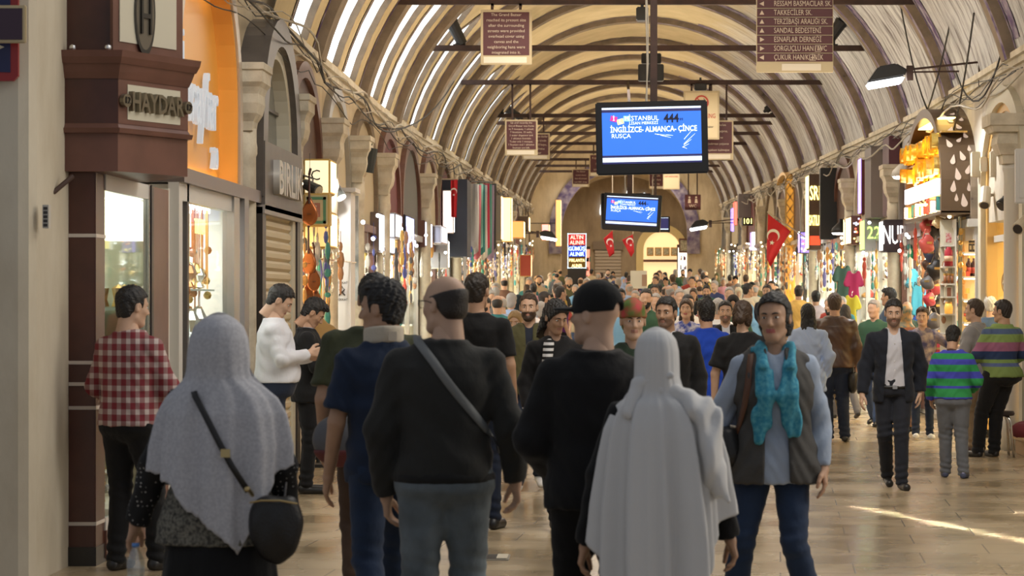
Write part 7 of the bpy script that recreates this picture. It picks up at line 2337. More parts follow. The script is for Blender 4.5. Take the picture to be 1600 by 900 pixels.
# --- his companion in a black jacket, behind him
X,Y = px2(481,180)
person('person in a dark suit looking down, close behind the man in the white shirt',1.69,X,Y,80,'near',hair=('quiff','black'),head=(5,38,0),skin_c=SK1,
       pose=dict(elR=(.24,.06,1.15),wrR=(.10,.25,1.14),elL=(-.22,.10,1.15),wrL=(-.08,.28,1.10),hed=(0,.05,1.615)),hands=(.9,.9),hand_rot=dict(dR=(-.3,1,.1),fR=(0,0,1)),
       garments=[dict(mat=cloth('shirt_pale_blue',(.35,.42,.55)),off=.012,hem=.95,collar=.03,sleeve='none'),dict(mat=blackj,off=.028,hem=.82,open=(.05,.03),name='jacket')],leg_mat=black,leg_off=.016)

# --- big man in the olive shirt, half hidden
X,Y = px2(585,300)
olive = cloth('olive_shirt',(.060,.066,.034))
r,J,R,s = person('person in an olive short-sleeved shirt behind the boy with the neck brace',1.80,X+.0,Y,-8,'near',bw=1.15,sh=1.15,hair=('short','black'),head=(-5,0,0),skin_c=SK1,
       pose=dict(elL=(-.26,-.05,1.13),wrL=(-.25,.10,.88),shL=(-.20,-.01,1.41),anR=(.10,.20,.085),knR=(.10,.16,.50),anL=(-.10,-.26,.14),knL=(-.10,-.02,.50),ftL=(-.12,-.14,.04)),
       garments=[dict(mat=olive,off=.026,hem=.88,collar=.03,sleeve='short',width=1.15,fold=.005)],leg_mat=cloth('brown_trousers',(.075,.042,.024)),leg_off=.02,shoe_mat=mat('shoe_brown',(.06,.025,.015),rough=.4))
wb = empty('waist_bag',(X - .16,Y - .20,.96)); tag(wb,'dark grey bag with a maroon base at the waist of the person in olive','bag')
V,Q = sdf_mesh(lambda X_,Y_,Z_: ell(X_,Y_,Z_,(0,0,0),(.14,.065,.13)),(-.18,-.1,-.16),(.18,.1,.16),.014)
np_mesh('bag_body',V,Q,mat('bag_grey',(.07,.08,.07),rough=.6,bump=.3),wb)
V,Q = sdf_mesh(lambda X_,Y_,Z_: smax(ell(X_,Y_,Z_,(0,0,-.02),(.143,.068,.125)),Z_+.05,.01),(-.18,-.1,-.18),(.18,.1,.16),.014)
np_mesh('bag_base',V,Q,mat('bag_maroon',(.12,.02,.02),rough=.5),wb)

# --- boy with the neck brace
X,Y = px2(604,342)
navy_t = cloth('navy_tee',(.018,.030,.062))
r,J,R,s = person('person in a navy T-shirt wearing a beige foam neck brace, head turned aside',1.75,X,Y,-22,'near',bw=.98,sh=1.0,hair=('quiff','black'),head=(-48,4,0),skin_c=SK1,
       pose=dict(elL=(-.23,.02,1.12),wrL=(-.24,.12,.87),elR=(.22,-.10,1.13),wrR=(.2,.0,.87),knR=(.09,.16,.50),anR=(.09,.22,.085),knL=(-.10,-.03,.49),anL=(-.10,-.30,.17),ftL=(-.12,-.17,.05),lean=(-.01,.03)),
       garments=[dict(mat=navy_t,off=.024,hem=.84,sleeve='short',width=1.12,fold=.006,vneck=.01)],leg_mat=jeans,leg_off=.016)
nb = empty('neck_brace',r.location.to_tuple(),r.rotation_euler[2]); nb.scale = r.scale
tag(nb,'beige foam neck brace round the neck of the dark-haired boy','neck brace')
foam = mat('foam_beige',(.60,.53,.42),rough=.95,bump=.3,bscale=50)
n_ = J['nek']
V,Q = sdf_mesh(lambda X_,Y_,Z_: smax(smax(np.abs(np.sqrt(((X_ - n_[0])/1.0) ** 2+((Y_ - n_[1] - .012)/1.05) ** 2) - .078) - .014,np.abs(Z_ - n_[2] - .035+.12*(Y_ - n_[1])) - .040,.014),-9+0*X_,.01),(n_[0] - .12,n_[1] - .12,n_[2] - .06),(n_[0]+.12,n_[1]+.14,n_[2]+.12),.007)
np_mesh('foam_collar',V,Q,foam,nb)
mb = MB(); mb.box(-.02,.02,-.094,-.088,1.49,1.53); mb.build('fastener',mat('velcro',(.5,.44,.36),rough=1),nb)

# --- bald man in the charcoal sweater, grey strap across his back
X,Y = px2(694,372)
r,J,R,s = person('person with a bald crown and glasses, charcoal sweater and pale jeans, walking away',1.775,X,Y,-4,'near',bw=1.10,belly=.02,sh=1.12,hair=('fringe','dark'),head=(-46,2,0),skin_c=SK2,
       pose=dict(elR=(.275,-.04,1.12),wrR=(.295,.03,.90),elL=(-.265,-.03,1.11),wrL=(-.240,.06,.84),knR=(.10,.10,.50),anR=(.11,.05,.09),knL=(-.10,.02,.50),anL=(-.11,-.10,.10)),
       hands=(.75,.65),garments=[dict(mat=char,off=.022,hem=.91,width=1.15,fold=.004,high=1,name='sweater')],leg_mat=denim,leg_off=.022)
V,Q = sdf_mesh(lambda X_,Y_,Z_: smax(torso_f(J,'m',1.1,.02)(X_,Y_,Z_,.026,.895,.945),-9+0*X_,.001),(-.32,-.3,.86),(.32,.3,.98),.012)
np_mesh('sweater_waistband',V,Q,cloth('charcoal_rib',(.018,.018,.018)),r)
gl = empty('glasses',r.location.to_tuple(),r.rotation_euler[2]); gl.scale = r.scale
tag(gl,'thin dark-framed glasses on the bald person in the charcoal sweater','glasses')
Rm = Matrix(R.tolist()).to_4x4(); Rm.translation = Vector(J['hed'])
mb = MB()
for sg in (1,-1):
    mb.tube([(sg*.052,.095,.022),(sg*.070,.082,.022),(sg*.084,.02,.018),(sg*.086,-.012,.010)],.0020,5)
    mb.tube([(sg*(.031+.021*math.cos(a)),.099,.008+.016*math.sin(a)) for a in [2*PI*k/12 for k in range(13)]],.0018,5)
mb.tube([(-.010,.101,.012),(.010,.101,.012)],.002,5)
o = mb.build('frame',mat('glasses_frame',(.03,.03,.03),rough=.3,metal=.6),gl); o.data.transform(Rm)
mb = MB()
for sg in (1,-1):
    mb.lathe([(.0195,0),(.0195,.001)],(0,0,0),12)
for v in range(len(mb.v)):
    x,y,z = mb.v[v]; sg = 1 if v < len(mb.v) // 2 else -1
    mb.v[v] = (x+sg*.031,.0985+z,y*.8+.008)
o = mb.build('lens',glassm('lens_glass',(.95,.97,.98),.12),gl); o.data.transform(Rm)
sb = empty('cross_body_strap',r.location.to_tuple(),r.rotation_euler[2]); sb.scale = r.scale
tag(sb,'light grey shoulder strap running diagonally over the back of the charcoal sweater','strap')
Pp,Nn = snap([(-.105+.0335*k,1.475 - .044*k) for k in range(11)])
Pp = [Vector((-.112,.03,1.50))]+Pp; Nn = [Vector((0,0,1))]+Nn
ribbon('strap_webbing',Pp,.036,.004,mat('webbing_grey',(.20,.21,.21),rough=.8,bump=.3,bscale=200),sb,Nn)

# --- man in the black T-shirt in the middle of the stream
X,Y = px2(745,215)
person('person with short dark hair and black T-shirt walking away, beyond the bald one',1.865,X,Y,6,'near',bw=1.0,sh=1.05,hair=('fade','dark'),head=(14,0,0),skin_c=SK1,
       pose=dict(knR=(.09,.1,.5),anR=(.1,.1,.085),anL=(-.1,-.24,.13),knL=(-.1,0,.5),ftL=(-.12,-.11,.04)),garments=[dict(mat=black,off=.02,hem=.86,sleeve='short')],leg_mat=jeans2)

# --- bearded man in the olive jacket coming towards us
X,Y = px2(826,177)
person('person with a full beard in an unzipped olive jacket, walking towards the camera',1.73,X,Y,176,'near',bw=1.0,sh=1.08,hair=('fade','brown'),beard='brown',head=(8,3,0),skin_c=SK2,
       pose=dict(knR=(.09,.10,.5),anR=(.10,.22,.10),anL=(-.1,-.26,.14),knL=(-.1,.04,.5),ftL=(-.12,-.15,.04),elR=(.25,-.02,1.14),wrR=(.25,.1,.9)),
       garments=[dict(mat=cloth('navy_inner',(.02,.025,.04)),off=.012,hem=.9,sleeve='none'),dict(mat=cloth('olive_jacket',(.085,.080,.035)),off=.030,hem=.86,open=(.035,.01),name='jacket',collar=.03,width=1.15)],
       leg_mat=jeans2,shoe_mat=mat('shoe_white',(.7,.7,.68),rough=.5))

# --- woman with the striped scarf and cuffs, half behind the man in the cap
X,Y = px2(868,212)
r,J,R,s = person('person with loose dark hair, black jacket with white-striped cuffs, behind the black cap',1.66,X,Y,168,'near',sex='f',hair=('wavy','black'),head=(-20,22,0),skin_c=SK1,
       pose=dict(elR=(.24,.0,1.12),wrR=(.24,.12,.93),knR=(.09,.12,.5),anR=(.06,.30,.10),ftR=(.08,.45,.07),anL=(-.08,-.28,.17),ftL=(-.08,-.14,.05)),
       garments=[dict(mat=blackj,off=.024,hem=.86,name='jacket')],leg_mat=black,leg_off=.006)
cuff = stripes('cuff_stripes',[(0,(.02,.02,.02)),(.905,(.7,.7,.7)),(.917,(.02,.02,.02)),(.929,(.7,.7,.7)),(.941,(.02,.02,.02))])
for sd in 'RL':
    V,Q = sdf_mesh(lambda X_,Y_,Z_: cap(X_,Y_,Z_,J['wr'+sd],J['wr'+sd]*.8+J['el'+sd]*.2,.043,.046),J['wr'+sd] - .08,J['wr'+sd]+.12,.011)
    np_mesh('cuff',V,Q,cuff,r)
zebra = stripes('zebra_scarf',[(-9,(.02,.02,.02))]+[(1.0+k*.022,((.75,.75,.75) if k % 2 else (.02,.02,.02))) for k in range(22)])
sc_ = empty('striped_scarf',r.location.to_tuple(),r.rotation_euler[2]); sc_.scale = r.scale
tag(sc_,'black and white striped scarf hanging on the black jacket behind the capped person','scarf')
V,Q = sdf_mesh(lambda X_,Y_,Z_: cap(X_,Y_,Z_,(.075,.10,1.42),(.11,.16,1.14),.045,.04)+.006*np.sin(50*X_+10*Z_),(-.05,.0,1.05),(.22,.26,1.5),.012)
np_mesh('scarf_end',V,Q,zebra,sc_)

# --- man in the black cap
X,Y = px2(930,385)
r,J,R,s = person('person in a black baseball cap and black jacket, back turned, face in profile',1.73,X,Y,-6,'near',bw=1.06,sh=1.05,hair=('cap',cloth('cap_black',(.010,.010,.010))),head=(-52,-2,0),skin_c=SK2,
       pose=dict(elR=(.25,.02,1.13),wrR=(.17,.22,1.02),elL=(-.26,.0,1.12),wrL=(-.18,.2,1.0),knL=(-.09,.1,.5),anL=(-.1,.12,.085),anR=(.1,-.1,.1)),
       garments=[dict(mat=blackj,off=.032,hem=.84,width=1.2,collar=.04,high=1,name='jacket')],leg_mat=black,leg_off=.02)

# --- woman in the long white headscarf
X,Y = px2(1026,400)
r,J,R,s = person('person in a long white headscarf falling to the hips, seen from behind, black robe',1.545,X,Y,0,'near',sex='f',bw=1.08,belly=.02,sh=1.0,hair=('hijab',cloth('scarf_white_under',(.55,.55,.56))),head=(4,2,0),skin_c=SK1,
       pose=dict(elR=(.255,-.0,1.12),wrR=(.325,.03,.84),elL=(-.245,.0,1.12),wrL=(-.315,.03,.81)),hands=(.75,.75),
       garments=[dict(mat=black,off=.014,hem=.74,width=1.35,flare=.04,fold=.004,name='robe')],legs=None,skirt=(1.0,.05,.27,.22,8,black))
scarf_w = mat('cloth_white_scarf',(.66,.66,.66),rough=.92,spec=.2,bump=.6,bscale=7)
def _hemw(th):
    c = math.cos(th); sn = math.sin(th)
    base = float(np.interp(c,[-1,-.9,-.72,-.55,-.2,.2,.5,.7,.9,1],[.90,.76,.62,.50,.48,.48,.50,.56,.80,.96]))
    return base if sn < 0 else max(base,.92)
def _foldw(th,z,t):
    a = float(np.interp(z,[.5,.9,1.2,1.42,1.5,1.78],[.19,.17,.13,.07,.03,.006]))
    return a*(math.sin(7*th+1.2+1.1*z)*.7+.5*math.sin(13*th+2.5*z)+.35*math.sin(23*th+4*z))
drape('headscarf',[(1.772,.004,.004,0,-.01),(1.768,.030,.036,0,-.01),(1.752,.062,.074,0,-.01),(1.72,.086,.102,0,-.012),(1.67,.097,.116,0,-.012),(1.61,.099,.118,0,-.014),(1.55,.100,.110,0,-.018),
      (1.51,.112,.108,0,-.018),(1.475,.118,.112,.0,-.018),(1.455,.150,.135,.0,-.018),(1.43,.180,.148,.005,-.018),(1.39,.210,.160,.012,-.018),(1.33,.235,.172,.014,-.02),(1.2,.255,.188,.014,-.02),(1.0,.278,.205,.012,-.02),(.8,.292,.215,.01,-.02),(.5,.29,.225,.0,-.02)],
      0,0,_hemw,scarf_w,r,fold=_foldw,nt=144,nz=70)
# shoulder wrap and the tail of the scarf thrown over the right shoulder
def _wrap(X_,Y_,Z_):
    F = ell(X_,Y_,Z_,(.165,-.05,1.41),(.070,.115,.060))
    F = smin(F,cap(X_,Y_,Z_,(.04,-.09,1.50),(.16,-.07,1.43),.040,.05),.06)
    F = smin(F,ell(X_,Y_,Z_,(.235,-.09,1.22),(.065,.115,.20)),.06)
    F = smin(F,cap(X_,Y_,Z_,(.27,-.12,1.15),(.31,-.17,1.02),.035,.008),.04)
    return F+.008*np.sin(46*X_+16*Z_)+.004*np.sin(80*X_ - 22*Z_)
V,Q = sdf_mesh(_wrap,(-.08,-.22,.95),(.42,.12,1.62),.010)
np_mesh('scarf_tail',V,Q,scarf_w,r)
def _wrap2(X_,Y_,Z_):
    F = cap(X_,Y_,Z_,(-.075,-.085,1.535),(.06,-.115,1.565),.028,.014)
    F = smin(F,cap(X_,Y_,Z_,(-.075,-.085,1.52),(-.13,-.13,1.40),.034,.03),.03)
    return F+.004*np.sin(60*X_+8*Z_)
V,Q = sdf_mesh(_wrap2,(-.30,-.28,.70),(.16,.0,1.64),.010)
np_mesh('scarf_fold',V,Q,scarf_w,r)

# --- woman in the green and red flowered headscarf, facing us
X,Y = px2(989,250)
fl = mat('scarf_green_red',(.10,.16,.03),rough=.8,col2=(.45,.05,.05),nscale=11)
person('person in a green and red patterned headscarf facing the camera, beside the black cap',1.655,X,Y,178,'near',sex='f',hair=('turban',fl),head=(-4,4,0),skin_c=SK2,
       garments=[dict(mat=cloth('dark_green',(.03,.05,.03)),off=.03,hem=.8,name='coat')],leg_mat=black)

# --- dark-haired man in the black jacket facing us
X,Y = px2(1037,205)
person('person with pale collar and black jacket, facing the camera behind the white scarf',1.69,X+.02,Y,186,'near',bw=1.08,sh=1.15,hair=('short','black'),beard='stubble',head=(14,2,0),skin_c=SK1,
       garments=[dict(mat=white_c,off=.012,hem=.9,sleeve='none',collar=.03),dict(mat=blackj,off=.032,hem=.84,open=(.05,.02),name='jacket',width=1.1)],leg_mat=black,
       pose=dict(knR=(.09,.10,.5),anR=(.10,.22,.10),anL=(-.1,-.2,.12),knL=(-.1,.04,.5),ftL=(-.12,-.07,.04)))

# --- boy in the blue T-shirt walking away
X,Y = px2(1103,172)
person('person in a plain royal blue T-shirt and khaki trousers, walking away',1.67,X,Y,-6,'near',bw=1.02,sh=1.05,hair=('quiff','black'),head=(-10,0,0),skin_c=SK1,
       garments=[dict(mat=cloth('royal_blue',(.012,.055,.42)),off=.028,hem=.83,sleeve='short',width=1.15,fold=.006)],leg_mat=cloth('khaki_dark',(.17,.14,.08)))

# --- woman in the black top, hair in a low bun
X,Y = px2(1161,190)
r,J,R,s = person('person with brown pinned-up hair and a black top, back to the camera',1.66,X,Y,4,'near',sex='f',bw=1.08,hair=('bun','brown'),head=(14,0,0),skin_c=SK2,
       pose=dict(elL=(-.24,-.02,1.13),wrL=(-.25,.03,.88),elR=(.25,.05,1.14),wrR=(.18,.25,1.1)),garments=[dict(mat=black,off=.026,hem=.86,sleeve='short',width=1.2,vneck=.02)],leg_mat=jeans2)

# --- man facing us between the blue shirt and the black top
X,Y = px2(1149,150)
person('person in a black coat with a pale neckline, left of the brown bun',1.66,X - .05,Y+1.2,176,'mid',hair=('short','black'),beard='stubble',head=(6,0,0),skin_c=SK2,
       garments=[dict(mat=white_c,off=.012,hem=.9,sleeve='none'),dict(mat=blackj,off=.028,hem=.84,open=(.045,.02),name='coat')],leg_mat=black)
X,Y = px2(1122,124)
person('person with grey hair in a navy and white striped top, walking away',1.69,X,Y,4,'mid',bw=1.08,hair=('short','grey'),skin_c=SK2,
       garments=[dict(mat=stripes('navy_white_bands',[(-9,(.03,.04,.10))]+[(1.0+k*.06,((.7,.7,.7) if k % 2 else (.03,.04,.10))) for k in range(8)]),off=.022,hem=.86)],leg_mat=jeans2)
X,Y = px2(1072,130)
person('person with long brown hair in a blue printed top, facing the camera',1.68,X,Y,182,'mid',sex='f',hair=('long','brown'),head=(6,-4,0),skin_c=SK2,lips=lipr,
       garments=[dict(mat=mat('cloth_blue_print',(.03,.06,.38),rough=.8,col2=(.6,.6,.7),nscale=22),off=.018,hem=.86)],leg_mat=jeans2)

# --- woman in the grey vest and turquoise scarf
X,Y = px2(1209,318)
vest = mat('cloth_vest',(.065,.062,.058),rough=.8,noise=.2,nscale=12,bump=.4,bscale=20)
chambray = cloth('chambray',(.36,.43,.55),noise=.08)
r,J,R,s = person('person in a grey quilted vest with a turquoise scarf and navy jeans',1.70,X,Y,178,'near',sex='f',bw=1.08,sh=.98,hair=('bun','black'),head=(20,2,2),skin_c=SK1,lips=lipr,
       pose=dict(elR=(.275,-.04,1.12),wrR=(.335,-.06,.88),elL=(-.235,-.02,1.12),wrL=(-.245,.06,.88),
                 hiR=(.09,0,.92),knR=(.17,.07,.50),anR=(.21,-.02,.09),knL=(-.09,.14,.50),anL=(-.22,.06,.09)),
       garments=[dict(mat=chambray,off=.020,hem=.80,collar=.02,fold=.005,flare=.04),dict(mat=vest,off=.040,hem=.80,sleeve='none',open=(.045,.065),name='vest',top=1.485,collar=.03,fold=.006,flare=.05)],leg_mat=jeans,leg_off=.014,leg_flare=.012)
teal = mat('cloth_teal_scarf',(.02,.22,.35),rough=.8,col2=(.09,.36,.46),nscale=45,bump=.4,bscale=16)
sc2 = empty('turquoise_scarf',r.location.to_tuple(),r.rotation_euler[2]); sc2.scale = r.scale
tag(sc2,'turquoise scarf looped round the neck and hanging over the grey vest','scarf')
_gf = list(root_fns)
_ys = snap([(sg*.06,z) for sg in (1,-1) for z in (1.38,1.25,1.12,1.0)],1,.0)[0]
def _tl(X_,Y_,Z_):
    F = cap(X_,Y_,Z_,(.07,-.06,1.475),(-.07,-.06,1.475),.032,.032)
    for k,(sg,zb) in enumerate(((1,1.03),(-1,1.06))):
        p = [_ys[k*4+q] for q in range(4)]
        A = smin(cap(X_,Y_,Z_,(sg*.07,-.06,1.475),(sg*.075,.03,1.47),.032,.034),cap(X_,Y_,Z_,(sg*.075,.03,1.47),(sg*.068,p[0][1],1.38),.034,.036),.03)
        A = smin(A,cap(X_,Y_,Z_,(sg*.068,p[0][1],1.38),(sg*.050,p[1][1]+.01,1.25),.036,.048),.03)
        A = smin(A,cap(X_,Y_,Z_,(sg*.050,p[1][1]+.01,1.25),(sg*.078,p[2][1],1.12),.048,.046),.03)
        A = smin(A,cap(X_,Y_,Z_,(sg*.078,p[2][1],1.12),(sg*.086,p[3][1],zb),.046,.030),.03)
        F = smin(F,A,.02)
    yz = np.interp(Z_,[_ys[k][2] for k in (3,2,1,0)],[_ys[k][1] for k in (3,2,1,0)])
    F = F+.007*np.sin(85*X_+7*Z_+2*np.sin(14*Z_))+.003*np.sin(150*X_+25*Z_)
    return np.where(Z_ < 1.38,smax(F,Y_ - yz - .034 - .006*np.sin(95*X_+12*Z_),.015),F)
V,Q = sdf_mesh(_tl,(-.18,-.14,.97),(.18,.24,1.56),.009)
np_mesh('scarf_cloth',V,Q,teal,sc2)
bs = empty('shoulder_strap',r.location.to_tuple(),r.rotation_euler[2]); bs.scale = r.scale
tag(bs,'brown leather bag strap over the shoulder of the grey vest','strap')
Pp,Nn = snap([(.118,1.44),(.130,1.38),(.140,1.30),(.155,1.20),(.175,1.10),(.20,1.03)],1,.002,_gf)
Pp = [Vector((.112,-.02,1.475))]+Pp; Nn = [Vector((0,0,1))]+Nn
ribbon('strap_leather',Pp,.035,.006,mat('leather_brown',(.12,.05,.025),rough=.5),bs,Nn)
hb = empty('black_handbag',r.location.to_tuple(),r.rotation_euler[2]); hb.scale = r.scale
tag(hb,'soft black handbag under the arm of the person in the grey vest','bag')
V,Q = sdf_mesh(lambda X_,Y_,Z_: smax(ell(X_,Y_,Z_,(.235,-.02,.98),(.085,.15,.16)),Z_ - 1.09,.03)+.004*np.sin(30*Z_+20*Y_),(.1,-.22,.78),(.36,.2,1.16),.012)
np_mesh('bag_body',V,Q,leather,hb)

# --- woman with long black hair and the light blue blouse, brown leather jacket man
X,Y = px2(1262,140)
person('person with long black hair and a pale blue blouse beside the brown jacket',1.62,X,Y,0,'near',sex='f',hair=('long','black'),head=(-6,4,0),skin_c=SK1,
       pose=dict(elR=(.25,-.02,1.13),wrR=(.22,.08,.90),anL=(-.1,-.22,.16),ftL=(-.1,-.10,.05),knL=(-.1,.03,.5)),garments=[dict(mat=cloth('pale_blue',(.42,.52,.72),noise=.05),off=.034,hem=.72,width=1.3,flare=.06,fold=.007)],
       leg_mat=black,leg_off=.004,shoe_mat=mat('shoe_white',(.7,.7,.68),rough=.5))
X,Y = px2(1304,132)
brownj = mat('leather_jacket_brown',(.075,.036,.018),rough=.42,noise=.3,nscale=6,bump=.4,bscale=14)
r,J,R,s = person('person in a brown leather jacket and dark jeans walking away, black bag in hand',1.75,X,Y,4,'near',bw=1.16,sh=1.15,hair=('short','brown'),head=(0,3,0),skin_c=SK1,
       pose=dict(elR=(.25,-.02,1.12),wrR=(.25,.05,.90),elL=(-.2,.06,1.12),wrL=(-.1,.2,1.0),anR=(.12,.0,.085),anL=(-.07,.0,.085)),garments=[dict(mat=brownj,off=.034,hem=.88,collar=.04,high=1,name='jacket',width=1.15)],leg_mat=jeans2,leg_off=.024)
hb2 = empty('hand_bag',(X+.21,Y - .03,.73)); tag(hb2,'black leather bag held by the person in the brown jacket','bag')
V,Q = sdf_mesh(lambda X_,Y_,Z_: smax(ell(X_,Y_,Z_,(0,0,0),(.07,.15,.16)),Z_ - .1,.02),(-.1,-.2,-.2),(.1,.2,.2),.016)
np_mesh('bag_body',V,Q,leather,hb2)
mb = MB(); mb.tube([(0,-.09,.09),(0,-.05,.2),(0,.05,.2),(0,.09,.09)],.008); mb.build('handle',leather,hb2)

# --- man in the dark suit
X,Y = px2(1396,175)
suit = cloth('suit_navy',(.014,.017,.026))
r,J,R,s = person('person in a dark navy suit and open-necked pale shirt striding towards the camera',1.675,X,Y,181,'near',bw=.98,sh=1.12,hair=('short','black'),beard='stubble',head=(4,8,0),skin_c=SK2,
       pose=dict(elR=(.262,-.02,1.12),wrR=(.295,.06,.88),elL=(-.255,-.05,1.13),wrL=(-.25,-.03,.90),
                 hiR=(.09,0,.92),knR=(.085,.05,.50),anR=(.04,-.20,.12),ftR=(.03,-.06,.035),knL=(-.06,.14,.51),anL=(-.055,.20,.09)),
       garments=[dict(mat=cloth('shirt_lilac',(.55,.55,.60),noise=.03),off=.014,hem=.93,sleeve='none',collar=.032,vneck=.05),dict(mat=suit,off=.030,hem=.80,open=(.055,.105),name='jacket',width=1.12,vneck=.05)],leg_mat=cloth('suit_trousers',(.017,.019,.027)),leg_off=.018)
V,Q = sdf_mesh(lambda X_,Y_,Z_: torso_f(J,'m',.98,0)(X_,Y_,Z_,.021,.925,.962),(-.25,-.2,.9),(.25,.25,.99),.010)
np_mesh('belt',V,Q,mat('belt_black',(.01,.01,.01),rough=.35),r)
mb = MB(); mb.box(-.022,.022,.137,.147,.926,.960); mb.build('belt_buckle',mat('steel',(.6,.6,.6),rough=.3,metal=1),r,bevel=.003)
mb = MB()
for k in range(5): mb.ball((0,.128 - .001*k,1.02+k*.082),(.006,.004,.006),8,5)
mb.each('shirt_buttons',mat('button',(.7,.7,.7),rough=.4),r)

# --- boy in the green and blue striped rugby shirt
X,Y = px2(1489,166)
g_,b_ = (.04,.30,.09),(.07,.08,.50)
bands = [(-9,b_)]
for k,(z0,c) in enumerate([(.93,b_),(.945,g_),(1.045,b_),(1.075,g_),(1.16,b_),(1.24,g_),(1.32,b_),(1.385,g_),(1.45,b_)]): bands.append((z0,c))
rug = stripes('rugby_green_blue',bands)
grey_t = cloth('grey_trousers',(.155,.165,.185))
r,J,R,s = person('person in a green and blue striped rugby shirt and grey trousers',1.42,X,Y,10,'near',bw=1.12,sh=1.05,hair=('quiff','black'),head=(8,22,0),skin_c=SK1,
       pose=dict(elR=(.27,.04,1.13),wrR=(.20,.22,1.02),elL=(-.28,-.02,1.13),wrL=(-.26,.12,.92),anR=(.12,-.04,.085),anL=(-.09,.14,.085),knL=(-.09,.1,.5)),
       garments=[dict(mat=rug,off=.034,hem=.92,width=1.2,fold=.005),],leg_mat=grey_t,leg_off=.026,shoe_mat=mat('shoe_blue_grey',(.07,.085,.16),rough=.6))
V,Q = sdf_mesh(lambda X_,Y_,Z_: smax(smax(np.sqrt((X_ - J['nek'][0]) ** 2+(Y_ - J['nek'][1]) ** 2) - .083,np.abs(Z_ - J['nek'][2] - .004) - .022,.01),-9+0*X_,.01),(-.12,-.14,1.4),(.12,.14,1.56),.009)
np_mesh('shirt_collar',V,Q,white_c,r)
for sd in 'RL':
    a = J['an' +sd]; mb = MB()
    mb.box(a[0] - .012+.0,a[0]+.012,-.062+a[1],-.052+a[1],.055,.085)
    mb.build('shoe_tab',mat('shoe_tab',(.5,.5,.8),rough=.5),r)

# --- man with the pink, green and navy striped sweater, propped on a stool
X,Y = px2(1560,147)
st = stripes('sweater_bands',[(-9,(.20,.28,.09)),(.98,(.20,.28,.09)),(1.02,(.10,.13,.28)),(1.06,(.20,.30,.09)),(1.10,(.03,.05,.12)),(1.19,(.33,.13,.22)),(1.29,(.24,.34,.11)),(1.38,(.09,.13,.24)),(1.44,(.24,.34,.11))])
person('person in a green, pink and navy banded sweater propped against a stool',1.67,X,Y,-28,'near',bw=1.12,belly=.03,sh=1.15,hair=('short','dark'),head=(-30,2,0),skin_c=SK1,
       pose=dict(lean=(.05,-.02),elR=(.32,.0,1.16),wrR=(.24,.2,1.02),elL=(-.22,.06,1.16),wrL=(-.22,.23,1.05),anL=(-.12,.22,.085),knL=(-.11,.16,.5),anR=(.06,.16,.085),knR=(.06,.12,.5),pel=(.04,-.05,.93)),
       garments=[dict(mat=st,off=.034,hem=.90,width=1.2,name='sweater',fold=.005)],leg_mat=black,leg_off=.028)
# the stool behind him
stl = empty('stool',(X+.02,Y+.28,0)); tag(stl,'low metal-legged stool with a round dark seat behind the banded sweater','stool')
mb = MB(); mb.lathe([(0,.0),(.19,.0),(.20,.02),(.19,.045),(0,.05)],(0,0,.44),20); mb.build('seat',mat('seat_dark',(.03,.02,.02),rough=.5),stl,True)
for a in range(4):
    c,sn = math.cos(a*PI/2+.78),math.sin(a*PI/2+.78)
    mb = MB(); mb.tube([(.05*c,.05*sn,.44),(.16*c,.16*sn,.43),(.19*c,.19*sn,.38),(.23*c,.23*sn,0)],.014,8); mb.build('leg',chrome,stl,True)

# --- grey shirt, white hair
X,Y = px2(1524,141)
person('person in a grey shirt and khaki trousers, hands clasped, beside the striped boy',1.68,X,Y,-62,'near',bw=1.08,belly=.02,sh=1.1,hair=('short','brown'),head=(-8,0,0),skin_c=SK2,
       pose=dict(elR=(.25,.06,1.13),wrR=(.10,.24,1.02),elL=(-.25,.06,1.13),wrL=(-.1,.26,1.0)),garments=[dict(mat=cloth('grey_shirt',(.30,.29,.29)),off=.03,hem=.84,collar=.03,width=1.1,fold=.006)],leg_mat=cloth('khaki',(.24,.17,.10)),leg_off=.024,shoe_mat=mat('shoe_brown',(.06,.025,.015),rough=.4))
X,Y = px2(1548,128)
person('person with white hair and a blue jacket, mostly hidden behind the banded sweater',1.73,X,Y,12,'near',bw=1.0,hair=('short','white'),head=(0,4,0),skin_c=SK2,garments=[dict(mat=cloth('blue_grey',(.06,.10,.17)),off=.03,hem=.86,collar=.03,high=1,name='jacket')],leg_mat=jeans2)

# --- teenager in the printed navy T-shirt, arm stretched to the goods
X,Y = px2(1441,129)
prt = mat('cloth_print_tee',(.05,.05,.13),rough=.8,col2=(.40,.32,.26),nscale=9)
person('person in a navy printed T-shirt stretching an arm to the goods',1.58,X,Y,184,'near',hair=('quiff','brown'),head=(10,2,0),skin_c=SK2,
       pose=dict(elL=(-.42,.06,1.24),wrL=(-.62,.10,1.20),elR=(.25,.0,1.13),wrR=(.24,.1,.9),knR=(.09,.12,.5),anR=(.1,.24,.1),ftR=(.1,.40,.06)),garments=[dict(mat=prt,off=.024,hem=.84,sleeve='short',width=1.15)],leg_mat=jeans2,shoe_mat=mat('shoe_white',(.7,.7,.68),rough=.5))
X,Y = px2(1413,122)
person('person in an orange and brown silk headscarf behind the suited man',1.60,X+.0,Y,40,'mid',sex='f',hair=('hijab',mat('silk_orange',(.45,.22,.06),rough=.5,col2=(.05,.12,.10),nscale=14)),garments=[dict(mat=cloth('rust',(.28,.10,.04)),off=.03,hem=.7,flare=.1,name='coat')],leg_mat=cloth('tan_trousers',(.30,.17,.10)))
X,Y = px2(1417,105)
person('person with a bald head and greying sides behind the orange headscarf',1.66,X,Y,182,'mid',hair=('fringe','grey'),garments=[dict(mat=cloth('dark_green',(.03,.05,.03)),hem=.86)],leg_mat=black)
X,Y = px2(1390,104)
